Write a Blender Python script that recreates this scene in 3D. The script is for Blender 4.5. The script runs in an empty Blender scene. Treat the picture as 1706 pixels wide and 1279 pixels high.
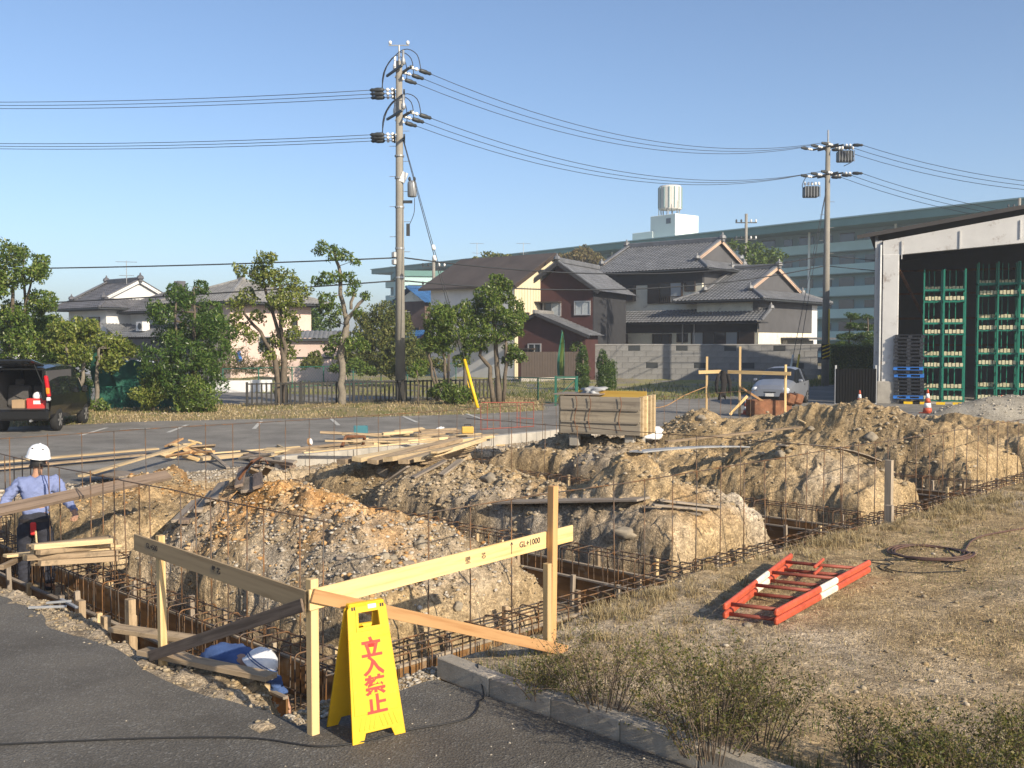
import bpy, bmesh, math, random
import numpy as np
from mathutils import Vector, Matrix

random.seed(7)
rng = np.random.default_rng(7)
S = bpy.context.scene
COL = S.collection
R = math.radians

# ------------------------------------------------------------------ camera
FPX, CX, CY, HOR, CAMH = 1700.0, 853.0, 639.5, 570.0, 2.55
PITCH = math.atan((CY - HOR) / FPX)
cam = bpy.data.cameras.new('camera')
cam.sensor_width = 36.0
cam.lens = FPX / 1706.0 * 36.0
cam.clip_start = 0.1
cam.clip_end = 6000
camo = bpy.data.objects.new('camera', cam)
COL.objects.link(camo)
camo.location = (0, 0, CAMH)
camo.rotation_euler = (math.pi / 2 - PITCH, 0, 0)
S.camera = camo

# ------------------------------------------------------------------ sky, sun, exposure
SUN_EL, SUN_AZ = R(26), math.atan2(0.66, -0.75)     # azimuth from +Y towards +X
w = bpy.data.worlds.new('World')
S.world = w
w.use_nodes = True
nt = w.node_tree
sky = nt.nodes.new('ShaderNodeTexSky')
sky.sky_type = 'NISHITA'
sky.sun_disc = False
sky.sun_elevation = SUN_EL
sky.sun_rotation = SUN_AZ
sky.air_density = 0.8
sky.dust_density = 1.1
sky.ozone_density = 2.7
bgn = nt.nodes['Background']
bgn.inputs['Strength'].default_value = 0.094
nt.links.new(sky.outputs['Color'], bgn.inputs['Color'])
sl = bpy.data.lights.new('sun', 'SUN')
sl.energy = 3.9
sl.angle = R(0.55)
sl.color = (1.0, 0.87, 0.68)
so = bpy.data.objects.new('sun', sl)
COL.objects.link(so)
_d = Vector((math.sin(SUN_AZ) * math.cos(SUN_EL), math.cos(SUN_AZ) * math.cos(SUN_EL), math.sin(SUN_EL)))
so.rotation_euler = _d.to_track_quat('Z', 'Y').to_euler()
so.location = (30, -30, 40)
S.view_settings.view_transform = 'Standard'
S.view_settings.look = 'None'
S.view_settings.exposure = 0.92
S.view_settings.gamma = 1.0
S.view_settings.use_curve_mapping = False
S.render.engine = 'CYCLES'
S.cycles.use_denoising = True
S.cycles.max_bounces = 6
S.cycles.transparent_max_bounces = 6

# ------------------------------------------------------------------ where things stand
def ray(px, py):
    a, b = (px - CX) / FPX, -(py - CY) / FPX
    return Vector((a, math.cos(PITCH) + b * math.sin(PITCH), -math.sin(PITCH) + b * math.cos(PITCH)))
def P(px, py, d):
    r = ray(px, py)
    return Vector((0, 0, CAMH)) + r * (d / r.y)
def G(px, py, z=0.0):
    r = ray(px, py)
    return Vector((0, 0, CAMH)) + r * ((z - CAMH) / r.z)
# the building plot: u runs along its right edge, v along its left edge
AU = R(45.6)
OU = Vector((math.cos(AU), math.sin(AU), 0))
OV = Vector((-math.sin(AU), math.cos(AU), 0))
OO = Vector((-1.39, 8.3, 0))
def W(u, v, z=0.0):
    p = OO + OU * u + OV * v
    return Vector((p.x, p.y, z))
def UV(p):
    q = Vector((p[0], p[1], 0)) - OO
    return q.dot(OU), q.dot(OV)

# ------------------------------------------------------------------ materials
MATS = {}
class NT:
    def __init__(s, name):
        s.m = bpy.data.materials.new(name); s.m.use_nodes = True
        s.t = s.m.node_tree; s.n = s.t.nodes; s.b = s.n['Principled BSDF']; s.o = s.n['Material Output']
        MATS[name] = s.m
        s.co = None
    def node(s, typ, **kw):
        x = s.n.new(typ)
        for k, v in kw.items(): setattr(x, k, v)
        return x
    def link(s, a, b): s.t.links.new(a, b)
    def coord(s, scale=(1, 1, 1), which='Object'):
        tc = s.node('ShaderNodeTexCoord'); mp = s.node('ShaderNodeMapping')
        mp.inputs['Scale'].default_value = scale
        s.link(tc.outputs[which], mp.inputs['Vector']); return mp.outputs['Vector']
    def pos(s, scale=(1, 1, 1)):
        g = s.node('ShaderNodeNewGeometry'); mp = s.node('ShaderNodeMapping')
        mp.inputs['Scale'].default_value = scale
        s.link(g.outputs['Position'], mp.inputs['Vector']); return mp.outputs['Vector']
    def noise(s, vec, scale, detail=4, rough=0.6):
        x = s.node('ShaderNodeTexNoise'); x.inputs['Scale'].default_value = scale
        x.inputs['Detail'].default_value = detail; x.inputs['Roughness'].default_value = rough
        s.link(vec, x.inputs['Vector']); return x.outputs['Fac']
    def voro(s, vec, scale, out='Color', feature='F1'):
        x = s.node('ShaderNodeTexVoronoi', feature=feature); x.inputs['Scale'].default_value = scale
        s.link(vec, x.inputs['Vector']); return x.outputs[out]
    def ramp(s, fac, stops):
        x = s.node('ShaderNodeValToRGB'); e = x.color_ramp.elements
        while len(e) < len(stops): e.new(0.5)
        for i, (p, c) in enumerate(stops):
            e[i].position = p; e[i].color = (*c, 1) if len(c) == 3 else c
        s.link(fac, x.inputs['Fac']); return x.outputs['Color']
    def mix(s, fac, a, b, mode='MIX'):
        x = s.node('ShaderNodeMix', data_type='RGBA', blend_type=mode)
        for sock, v in ((x.inputs['Factor'], fac), (x.inputs['A'], a), (x.inputs['B'], b)):
            if hasattr(v, 'is_linked') or hasattr(v, 'links'): s.link(v, sock)
            elif isinstance(v, (int, float)): sock.default_value = v
            else: sock.default_value = (*v, 1)
        return x.outputs['Result']
    def math(s, op, a, b=0.0):
        x = s.node('ShaderNodeMath', operation=op)
        for i, v in enumerate((a, b)):
            if hasattr(v, 'links'): s.link(v, x.inputs[i])
            else: x.inputs[i].default_value = v
        return x.outputs[0]
    def base(s, c):
        if hasattr(c, 'links'): s.link(c, s.b.inputs['Base Color'])
        else: s.b.inputs['Base Color'].default_value = (*c, 1)
    def bump(s, h, strength=0.4, dist=0.02):
        x = s.node('ShaderNodeBump'); x.inputs['Strength'].default_value = strength; x.inputs['Distance'].default_value = dist
        s.link(h, x.inputs['Height']); s.link(x.outputs['Normal'], s.b.inputs['Normal'])
    def set(s, rough=0.7, metal=0.0, spec=0.5):
        s.b.inputs['Roughness'].default_value = rough; s.b.inputs['Metallic'].default_value = metal
        s.b.inputs['Specular IOR Level'].default_value = spec

def simple(name, c, rough=0.7, metal=0.0, var=0.25, scale=3.0, bump=0.0, spec=0.4, wear=None, bscale=None):
    """a plain surface with uneven tone, a little grime and fine relief"""
    t = NT(name); t.set(rough, metal, spec)
    v = t.coord()
    n = t.noise(v, scale, 6, 0.65)
    lo = tuple(x * (1 - var) for x in c); hi = tuple(min(1, x * (1 + var * 0.7)) for x in c)
    col = t.ramp(n, [(0.3, lo), (0.7, hi)])
    oi = t.node('ShaderNodeObjectInfo')
    col = t.mix(1.0, col, t.ramp(oi.outputs['Random'], [(0, (0.88, 0.88, 0.88)), (1, (1.0, 1.0, 1.0))]), 'MULTIPLY')
    if wear:
        n2 = t.noise(v, scale * 2.3, 8, 0.75)
        col = t.mix(t.ramp(n2, [(0.56, (0, 0, 0)), (0.68, (1, 1, 1))]), col, wear)
    t.base(col)
    if bump: t.bump(t.noise(v, bscale or scale * 12, 5, 0.7), bump, 0.01)
    return t.m

def wood(name, c, c2, rough=0.75, grain=38.0, bump=0.25, dirt=0.0, dirtc=(0.09, 0.075, 0.055)):
    t = NT(name); t.set(rough, 0, 0.25)
    oi = t.node('ShaderNodeObjectInfo')
    tc = t.node('ShaderNodeTexCoord'); ad = t.node('ShaderNodeVectorMath', operation='ADD')
    sc = t.node('ShaderNodeVectorMath', operation='SCALE'); sc.inputs['Scale'].default_value = 37.0
    t.link(oi.outputs['Location'], sc.inputs[0]); t.link(tc.outputs['Object'], ad.inputs[0]); t.link(sc.outputs[0], ad.inputs[1])
    mp = t.node('ShaderNodeMapping'); mp.inputs['Scale'].default_value = (0.06, 1, 1); t.link(ad.outputs[0], mp.inputs['Vector'])
    n = t.noise(mp.outputs[0], grain, 6, 0.6)
    n1 = t.noise(mp.outputs[0], grain * 0.25, 3, 0.5)
    f = t.math('ADD', t.math('MULTIPLY', n, 0.5), t.math('MULTIPLY', n1, 0.5))
    col = t.ramp(f, [(0.36, c2), (0.5, c), (0.66, tuple(min(1, x * 1.15) for x in c))])
    col = t.mix(1.0, col, t.ramp(oi.outputs['Random'], [(0, (0.66, 0.66, 0.68)), (0.5, (0.9, 0.9, 0.9)), (1, (1.1, 1.08, 1.02))]), 'MULTIPLY')
    if dirt:
        n2 = t.noise(ad.outputs[0], 6, 6, 0.7)
        col = t.mix(t.ramp(n2, [(0.62 - dirt * 0.2, (0, 0, 0)), (0.78 - dirt * 0.15, (0.8, 0.8, 0.8))]), col, dirtc)
    t.base(col); t.bump(f, bump, 0.006)
    return t.m

def leafmat(name, cols, rough=0.5, trans=0.3):
    t = NT(name); t.set(rough, 0, 0.35)
    g = t.node('ShaderNodeNewGeometry')
    st = [(i / max(1, len(cols) - 1), c) for i, c in enumerate(cols)]
    col = t.ramp(g.outputs['Random Per Island'], st)
    n = t.noise(t.pos(), 1.4, 3, 0.5)
    col = t.mix(1.0, col, t.ramp(n, [(0.3, (0.7, 0.72, 0.7)), (0.7, (1.1, 1.08, 1.0))]), 'MULTIPLY')
    t.base(col)
    if trans:
        tr = t.node('ShaderNodeBsdfTranslucent'); t.link(col, tr.inputs['Color'])
        mx = t.node('ShaderNodeMixShader'); mx.inputs[0].default_value = trans
        t.link(t.b.outputs[0], mx.inputs[1]); t.link(tr.outputs[0], mx.inputs[2]); t.link(mx.outputs[0], t.o.inputs['Surface'])
    return t.m

def island(name, cols, rough=0.9, bump=0.5, bs=60):
    """many small pieces in one mesh, each with a tone of its own"""
    t = NT(name); t.set(rough, 0, 0.2)
    g = t.node('ShaderNodeNewGeometry')
    col = t.ramp(g.outputs['Random Per Island'], [(i / max(1, len(cols) - 1), c) for i, c in enumerate(cols)])
    n = t.noise(t.pos(), 25, 4, 0.6)
    col = t.mix(1.0, col, t.ramp(n, [(0.3, (0.75, 0.74, 0.72)), (0.7, (1.1, 1.08, 1.05))]), 'MULTIPLY')
    t.base(col); t.bump(t.noise(t.pos(), bs, 5, 0.7), bump, 0.01)
    return t.m

# ------------------------------------------------------------------ mesh helpers
def tag(o, label=None, cat=None, group=None, kind=None):
    if label: o['label'] = label
    if cat: o['category'] = cat
    if group: o['group'] = group
    if kind: o['kind'] = kind
    return o
def empty(name, loc, rz=0.0, label=None, cat=None, group=None, kind=None):
    o = bpy.data.objects.new(name, None); COL.objects.link(o)
    o.empty_display_size = 0.2
    o.location = loc; o.rotation_euler = (0, 0, rz)
    return tag(o, label, cat, group, kind)
def wm(o):
    """world matrix without waiting for the depsgraph"""
    m = Matrix.LocRotScale(o.location, o.rotation_euler, o.scale)
    return wm(o.parent) @ m if o.parent else m
def link(name, me, mat, parent=None, world=False):
    o = bpy.data.objects.new(name, me); COL.objects.link(o)
    if mat is not None:
        for m in (mat if isinstance(mat, (list, tuple)) else [mat]): 
            if len(me.materials) < (len(mat) if isinstance(mat, (list, tuple)) else 1): me.materials.append(MATS[m] if isinstance(m, str) else m)
    if parent:
        o.parent = parent
        if world:
            o.matrix_local = wm(parent).inverted()
    return o
def copy_tree(o, parent=None):
    c = o.copy(); COL.objects.link(c); c.parent = parent
    for ch in list(o.children): copy_tree(ch, c)
    return c

class MB:
    def __init__(s): s.v = []; s.f = []; s.mi = []; s.k = 0
    def add(s, vs, fs):
        n = len(s.v); s.v += [tuple(v) for v in vs]
        for f in fs: s.f.append(tuple(i + n for i in f)); s.mi.append(s.k)
    def box(s, c, size, M=None, bev=0.0):
        x, y, z = (k / 2 for k in size)
        if bev > 0:
            b = min(bev, x * .9, y * .9, z * .9)
            vs = []
            for sx in (-1, 1):
                for sy in (-1, 1):
                    for sz in (-1, 1):
                        vs += [(sx * x, sy * (y - b), sz * (z - b)), (sx * (x - b), sy * y, sz * (z - b)), (sx * (x - b), sy * (y - b), sz * z)]
            def i(sx, sy, sz, k): return ((sx > 0) * 4 + (sy > 0) * 2 + (sz > 0)) * 3 + k
            fs = []
            for q in (-1, 1):
                fs += [[i(q, -1, -1, 0), i(q, 1, -1, 0), i(q, 1, 1, 0), i(q, -1, 1, 0)][::q],
                       [i(-1, q, -1, 1), i(-1, q, 1, 1), i(1, q, 1, 1), i(1, q, -1, 1)][::q],
                       [i(-1, -1, q, 2), i(1, -1, q, 2), i(1, 1, q, 2), i(-1, 1, q, 2)][::q]]
                for r in (-1, 1):
                    fs += [[i(q, r, -1, 0), i(q, r, 1, 0), i(q, r, 1, 1), i(q, r, -1, 1)][::q * r],
                           [i(q, -1, r, 0), i(q, -1, r, 2), i(q, 1, r, 2), i(q, 1, r, 0)][::q * r],
                           [i(-1, q, r, 1), i(1, q, r, 1), i(1, q, r, 2), i(-1, q, r, 2)][::-q * r]]
                    for p in (-1, 1):
                        fs.append([i(q, r, p, 0), i(q, r, p, 1), i(q, r, p, 2)][::q * r * p])
        else:
            vs = [(sx * x, sy * y, sz * z) for sz in (-1, 1) for sx, sy in ((-1, -1), (1, -1), (1, 1), (-1, 1))]
            fs = [(3, 2, 1, 0), (4, 5, 6, 7), (0, 1, 5, 4), (1, 2, 6, 5), (2, 3, 7, 6), (3, 0, 4, 7)]
        c = Vector(c)
        if M is not None: vs = [M @ Vector(v) for v in vs]
        s.add([Vector(v) + c for v in vs], fs); return s
    def beam(s, p0, p1, w, h, up=(0, 0, 1), bev=0.0):
        p0, p1 = Vector(p0), Vector(p1)
        M, L = axes(p0, p1, up)
        return s.box((p0 + p1) / 2, (L, w, h), M, bev)
    def tube(s, path, r, n=6, cap=True):
        path = [Vector(p) for p in path]
        rs = r if isinstance(r, (list, tuple)) else [r] * len(path)
        T = [(path[min(i + 1, len(path) - 1)] - path[max(i - 1, 0)]).normalized() for i in range(len(path))]
        a = Vector((0, 0, 1)) if abs(T[0].z) < 0.9 else Vector((1, 0, 0))
        X = T[0].cross(a).normalized(); vs = []
        for i, p in enumerate(path):
            X = (X - T[i] * X.dot(T[i]))
            X = X.normalized() if X.length > 1e-6 else T[i].orthogonal().normalized()
            Y = T[i].cross(X)
            for k in range(n):
                an = 2 * math.pi * k / n
                vs.append(p + (X * math.cos(an) + Y * math.sin(an)) * rs[i])
        fs = [(i * n + k, i * n + (k + 1) % n, (i + 1) * n + (k + 1) % n, (i + 1) * n + k) for i in range(len(path) - 1) for k in range(n)]
        if cap: fs += [tuple(range(n))[::-1], tuple(range((len(path) - 1) * n, len(path) * n))]
        s.add(vs, fs); return s
    def lathe(s, c, prof, n=16, M=None):
        vs = []; c = Vector(c)
        for r, z in prof:
            for k in range(n):
                a = 2 * math.pi * k / n
                p = Vector((r * math.cos(a), r * math.sin(a), z))
                vs.append((M @ p if M is not None else p) + c)
        m = len(prof)
        fs = [(i * n + k, i * n + (k + 1) % n, (i + 1) * n + (k + 1) % n, (i + 1) * n + k) for i in range(m - 1) for k in range(n)]
        fs += [tuple(range(n))[::-1], tuple(range((m - 1) * n, m * n))]
        s.add(vs, fs); return s
    def prism(s, poly, d):
        """polygon (list of 3-D points) pushed along d"""
        n = len(poly); d = Vector(d); vs = [Vector(p) for p in poly]; vs += [v + d for v in vs]
        s.add(vs, [tuple(range(n))[::-1], tuple(range(n, 2 * n))] + [(k, (k + 1) % n, n + (k + 1) % n, n + k) for k in range(n)]); return s
    def mesh(s, name, smooth=False, fix=True):
        me = bpy.data.meshes.new(name); me.from_pydata(s.v, [], s.f)
        if any(s.mi): me.polygons.foreach_set('material_index', s.mi)
        if fix:
            bm = bmesh.new(); bm.from_mesh(me); bmesh.ops.recalc_face_normals(bm, faces=bm.faces); bm.to_mesh(me); bm.free()
        if smooth: me.polygons.foreach_set('use_smooth', [True] * len(me.polygons))
        me.update(); return me
    def build(s, name, mat, parent=None, world=False, smooth=False, **kw):
        o = link(name, s.mesh(name, smooth), mat, parent, world)
        return tag(o, **kw) if kw else o

def axes(p0, p1, up=(0, 0, 1)):
    d = p1 - p0; L = d.length; x = d / L
    up = Vector(up)
    if abs(x.dot(up)) > 0.98: up = Vector((0, 1, 0)) if abs(x.y) < 0.9 else Vector((1, 0, 0))
    y = up.cross(x).normalized(); z = x.cross(y)
    return Matrix((x, y, z)).transposed(), L
def plank(name, p0, p1, w, t, mat, parent=None, up=(0, 0, 1), roll=0.0, bev=0.002, warp=0.0, **kw):
    """a board from p0 to p1 (its centre line): local x is the grain"""
    p0, p1 = Vector(p0), Vector(p1)
    M, L = axes(p0, p1, up)
    mb = MB()
    if warp:
        n = 6
        for i in range(n):
            a, b = -L / 2 + L * i / n, -L / 2 + L * (i + 1) / n
            za, zb = (warp * (1 - (2 * q / L) ** 2) for q in (a, b))
            mb.add([(a, -w/2, za - t/2), (a, w/2, za - t/2), (a, w/2, za + t/2), (a, -w/2, za + t/2), (b, -w/2, zb - t/2), (b, w/2, zb - t/2), (b, w/2, zb + t/2), (b, -w/2, zb + t/2)],
                   [(0, 4, 5, 1), (1, 5, 6, 2), (2, 6, 7, 3), (3, 7, 4, 0)] + ([(0, 1, 2, 3)] if i == 0 else []) + ([(4, 7, 6, 5)] if i == n - 1 else []))
    else:
        mb.box((0, 0, 0), (L, w, t), None, bev)
    o = link(name, mb.mesh(name, fix=bool(warp)), mat)
    M4 = M.to_4x4() @ Matrix.Rotation(roll, 4, 'X'); M4.translation = (p0 + p1) / 2
    if parent:
        o.parent = parent; M4 = wm(parent).inverted() @ M4
    o.matrix_local = M4
    return tag(o, **kw) if kw else o
def npmesh(name, V, F, mat, parent=None, smooth=False, world=False, **kw):
    """big meshes straight from arrays; F is (n,3) or (n,4)"""
    me = bpy.data.meshes.new(name); V = np.asarray(V, np.float32); F = np.asarray(F, np.int32)
    k = F.shape[1]
    me.vertices.add(len(V)); me.vertices.foreach_set('co', V.ravel())
    me.loops.add(F.size); me.loops.foreach_set('vertex_index', F.ravel())
    me.polygons.add(len(F)); me.polygons.foreach_set('loop_start', np.arange(0, F.size, k, dtype=np.int32))
    if smooth: me.polygons.foreach_set('use_smooth', np.ones(len(F), bool))
    me.update(calc_edges=True)
    o = link(name, me, mat, parent, world)
    return tag(o, **kw) if kw else o
def sheet(name, poly, z, mat, **kw):
    return link(name, MB_poly(poly, z), mat) if not kw else tag(link(name, MB_poly(poly, z), mat), **kw)
def MB_poly(poly, z):
    me = bpy.data.meshes.new('sheet'); me.from_pydata([(p[0], p[1], z) for p in poly], [], [tuple(range(len(poly)))])
    if me.polygons[0].normal.z < 0: me.flip_normals()
    me.update(); return me

# vectorised value noise
def _h(i, j, s):
    n = (i.astype(np.int64) * 374761393 + j.astype(np.int64) * 668265263 + s * 974711) & 0x7fffffff
    n = (n ^ (n >> 13)) * 1274126177 & 0x7fffffff
    return ((n ^ (n >> 16)) & 0xffff) / 65535.0
def vn(x, y, s=0):
    i, j = np.floor(x), np.floor(y); fx, fy = x - i, y - j
    fx, fy = fx * fx * (3 - 2 * fx), fy * fy * (3 - 2 * fy)
    a, b, c, d = _h(i, j, s), _h(i + 1, j, s), _h(i, j + 1, s), _h(i + 1, j + 1, s)
    return (a + (b - a) * fx) * (1 - fy) + (c + (d - c) * fx) * fy
def fbm(x, y, s=0, o=4):
    t = 0.0; a = 0.5; f = 1.0
    for k in range(o):
        t = t + a * (vn(x * f + 17.3 * k, y * f - 9.1 * k, s + k) - 0.5); a *= 0.5; f *= 2.03
    return t * 2
def sst(a, b, x):
    t = np.clip((x - a) / (b - a), 0, 1); return t * t * (3 - 2 * t)

# ================================================================== the ground of the plot
# cells left standing between the foundation trenches: (u0, u1, v0, v1, base heap, bumps)
CELLS = [
    (0.55, 2.95, 0.55, 5.05, 0.16, [(1.75, 2.4, 0.85, 1.1, 0.66), (1.4, 3.8, 0.7, 0.9, 0.45), (1.25, 4.6, 0.7, 0.6, 0.30), (2.3, 1.3, 0.6, 0.6, 0.25), (1.1, 1.5, 0.5, 0.7, 0.20)]),
    (0.55, 3.6, 5.95, 9.1, 0.12, [(2.6, 8.0, 0.9, 0.8, 0.40), (1.4, 7.2, 0.8, 0.8, 0.18)]),
    (5.5, 7.8, 0.55, 9.1, 0.14, [(6.7, 2.2, 0.8, 0.9, 0.62), (6.6, 4.4, 0.8, 1.1, 0.12), (6.5, 6.8, 0.9, 1.3, 0.22), (7.1, 1.1, 0.5, 0.5, 0.25)]),
    (10.45, 12.75, 0.55, 9.1, 0.14, [(11.6, 2.0, 0.9, 0.9, 0.48), (11.5, 4.4, 0.8, 1.2, 0.2), (11.6, 7.0, 0.9, 1.1, 0.36), (12.1, 1.1, 0.5, 0.5, 0.2)]),
    (15.4, 17.9, 0.55, 9.1, 0.2, [(16.6, 3.3, 1.0, 1.5, 0.90), (16.6, 5.6, 1.0, 1.4, 0.60), (17.0, 1.5, 0.8, 0.7, 0.45), (16.6, 8.0, 1.0, 0.9, 0.55)]),
    (20.4, 22.8, 0.55, 9.1, 0.15, [(21.5, 3.0, 1.0, 1.5, 0.5), (21.5, 6.5, 1.0, 1.5, 0.4)]),
]
FLOOR = -0.72
def terr(u, v, parts=False):
    u = np.asarray(u, float); v = np.asarray(v, float)
    wu = u + 0.30 * fbm(u * 0.8, v * 0.8, 11, 2) + 0.05 * fbm(u * 4, v * 4, 12, 2); wv = v + 0.30 * fbm(u * 0.8, v * 0.8, 31, 2) + 0.05 * fbm(u * 4, v * 4, 32, 2)
    rough = fbm(u * 2.6, v * 2.6, 5, 5)
    fine = fbm(u * 9.0, v * 9.0, 77, 3)
    clod = 1 - np.abs(2 * fbm(u * 5.2, v * 5.2, 78, 2)) ** 0.7            # crumbly lumps
    clod2 = 1 - np.abs(2 * fbm(u * 12.0, v * 12.0, 79, 2)) ** 0.7
    z = FLOOR + 0.03 * rough
    which = np.full(u.shape, -1)
    for k, (a, b, c, e, h, bumps) in enumerate(CELLS):
        d = np.minimum(np.minimum(wu - a, b - wu), np.minimum(wv - c, e - wv))
        slope = np.clip((d - 0.03) / 0.95, 0, 1); slope = slope * (1.35 - 0.35 * slope)
        m = h * slope
        for bu, bv, su, sv, hh in bumps:
            m = m + hh * np.exp(-((u - bu) / su) ** 2 - ((v - bv) / sv) ** 2) * slope
        cut = 0.17 + 0.20 * fbm(u * 0.7, v * 0.7, 56, 3)                    # level of the cut edge
        on = sst(0.02, 0.3, d)
        top = cut + m * (0.84 + 0.35 * fbm(u * 0.9, v * 0.9, 55, 3)) + on * (0.14 * rough + 0.05 * fine + 0.07 * (clod - .6) + 0.035 * (clod2 - .6))
        zz = FLOOR + (top - FLOOR) * (0.86 * sst(-0.13, 0.12, d) + 0.14 * sst(0.0, 0.3, d)) + (0.16 * rough + 0.10 * (clod - .6) + 0.05 * (clod2 - .6)) * sst(-.12, 0, d) * (1 - on)
        z = np.where(d > -0.14, zz, z); which = np.where(d > -0.05, k, which)
    # banks round the trenches
    lawn = 0.075 + 0.05 * fbm(u * 0.7, v * 0.7, 90, 4) + 0.018 * fine + 0.10 * sst(-1.0, -6.0, v) * sst(1, 9, u)
    left = -0.02 + 0.06 * fine * sst(-1.6, -1.1, u) + 0.05 * rough * sst(-1.6, -1.1, u)
    back = 0.0 + 0.05 * rough + 0.03 * fine
    for d, top, bank in ((-0.46 - 0.22 * sst(3.2, 1.2, u) - wv, lawn * (0.25 + 0.75 * sst(0.4, 2.2, u)), 0), (-0.9 + 0.22 * np.exp(-((v - 0.35) / 0.8) ** 2) - wu, left, 1), (wv - 10.2, back, 0), (wu - 23.2, back, 0)):
        zz = FLOOR + (top - FLOOR) * (0.6 * sst(-0.05, 0.06, d) + 0.4 * sst(0.0, 0.22, d))
        z = np.where(d > -0.05, np.maximum(z, zz), z)
    z = z + 0.2 * np.exp(-((u - 0.05) / 0.5) ** 2 - ((v - 6.4) / 0.6) ** 2) * (z < -0.5)
    # under the asphalt
    asp = np.where((u < -1.42) | ((v < -1.05) & (u < 0.3)), 1.0, 0.0)
    z = np.where(asp > 0, np.minimum(z, -0.05), z)
    front = (v < -0.75) & (u < 0.35) & (u > -1.3)
    z = np.where(front & (asp == 0), np.minimum(z, -0.02), z)
    return (z, which) if parts else z
def TZ(u, v): return float(terr(np.array([u]), np.array([v]))[0])
def WT(u, v, dz=0.0): return W(u, v, TZ(u, v) + dz)

def soil_mat():
    t = NT('soil'); t.set(0.95, 0, 0.12)
    at = t.node('ShaderNodeVertexColor', layer_name='soil'); sep = t.node('ShaderNodeSeparateColor'); t.link(at.outputs[0], sep.inputs[0])
    p = t.pos()
    wn = t.node('ShaderNodeTexNoise'); wn.inputs['Scale'].default_value = 9; t.link(p, wn.inputs['Vector'])
    wp = t.mix(0.22, p, wn.outputs['Color'], 'ADD')
    n = t.noise(p, 2.2, 6, 0.65); n2 = t.noise(p, 11, 9, 0.75)
    tan = t.ramp(n, [(0.3, (0.20, 0.148, 0.082)), (0.5, (0.315, 0.238, 0.138)), (0.7, (0.42, 0.325, 0.20))])
    org = t.ramp(n, [(0.3, (0.30, 0.155, 0.05)), (0.5, (0.45, 0.25, 0.09)), (0.7, (0.52, 0.34, 0.16))])
    gry = t.ramp(n, [(0.3, (0.22, 0.188, 0.145)), (0.5, (0.34, 0.295, 0.235)), (0.7, (0.45, 0.40, 0.33))])
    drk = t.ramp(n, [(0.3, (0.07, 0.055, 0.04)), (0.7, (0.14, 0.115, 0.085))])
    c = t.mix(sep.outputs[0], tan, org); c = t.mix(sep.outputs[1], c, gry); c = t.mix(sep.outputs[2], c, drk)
    vo = t.voro(wp, 34, 'Color'); vs = t.node('ShaderNodeSeparateColor'); t.link(vo, vs.inputs[0])
    c = t.mix(1.0, c, t.ramp(vs.outputs[0], [(0, (0.66, 0.64, 0.62)), (0.6, (1.05, 1.05, 1.05)), (1, (1.5, 1.46, 1.4))]), 'MULTIPLY')
    c = t.mix(1.0, c, t.ramp(t.voro(wp, 95, 'Color'), [(0, (0.7, 0.7, 0.7)), (1, (1.35, 1.33, 1.3))]), 'MULTIPLY')
    c = t.mix(1.0, c, t.ramp(n2, [(0.3, (0.84, 0.82, 0.79)), (0.65, (1.26, 1.25, 1.23))]), 'MULTIPLY')
    t.base(c)
    vd = t.voro(wp, 34, 'Distance')
    h = t.math('SUBTRACT', t.math('MULTIPLY', n2, 2.0), t.math('MULTIPLY', vd, 0.6))
    t.bump(h, 0.7, 0.03)
    return t.m
soil_mat()

def axis_pts(parts):
    out = []
    for a, b, s in parts:
        out.append(np.arange(a, b - 1e-6, s))
    out.append(np.array([parts[-1][1]])); return np.concatenate(out)
US = axis_pts([(-1.7, 5.0, 0.033), (5.0, 11.0, 0.045), (11.0, 24.0, 0.075)])
VS = axis_pts([(-7.5, -2.5, 0.07), (-2.5, -0.8, 0.045), (-0.8, 5.6, 0.034), (5.6, 11.6, 0.055)])
gu, gv = np.meshgrid(US, VS, indexing='ij')
gz, gw = terr(gu, gv, True)
gx = OO.x + gu * OU.x + gv * OV.x; gy = OO.y + gu * OU.y + gv * OV.y
# sideways roughness so that banks are not straight sheets
jit = 0.045 * fbm(gz * 7 + gu * 2, gv * 6 + gz * 5, 201, 3)
jit2 = 0.075 * fbm(gz * 8 + gv * 2, gu * 6 - gz * 4, 202, 3) * sst(-0.7, -0.4, gz) * (gv > -0.4)
gx = gx + jit * OU.x + jit2 * OV.x; gy = gy + jit * OU.y + jit2 * OV.y
# soil kinds: r orange, g grey gravel, b darker: damp mottles, trench floor, lawn patch
def gauss(cu, cv, su, sv): return np.exp(-((gu - cu) / su) ** 2 - ((gv - cv) / sv) ** 2)
mott = 0.55 + 1.6 * fbm(gu * 1.3, gv * 1.3, 301, 4)
above = sst(0.0, 0.18, gz)
org = np.clip((1.2 * gauss(1.5, 3.6, 0.8, 0.9) + 1.1 * gauss(2.0, 2.2, 0.8, 0.9) + 0.7 * gauss(2.6, 8.0, 1.1, 1.0) + 0.3 * gauss(6.7, 2.5, 1.0, 2.0)) * mott * above * 1.5, 0, 1)
gry = np.clip((1.2 * gauss(1.0, 1.8, 0.6, 0.9) + 0.9 * gauss(1.9, 1.0, 0.8, 0.45) + 0.9 * gauss(0.8, 4.6, 0.45, 1.0)
              + 0.9 * gauss(10.8, 7.0, 0.7, 1.5) + 0.8 * gauss(5.8, 4, 0.5, 3) + 0.7 * gauss(7.3, 0.9, 0.7, 0.5) + 0.5 * gauss(11, 1.2, .8, .7)) * (0.7 + 1.2 * fbm(gu * 1.7, gv * 1.7, 320, 4)) * 1.5, 0, 1)
gry = np.maximum(gry, 0.75 * sst(0.9, 1.15, -gu) * (gv > -1.3)); gry = np.maximum(gry, 0.6 * sst(10.0, 10.5, gv))
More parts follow.
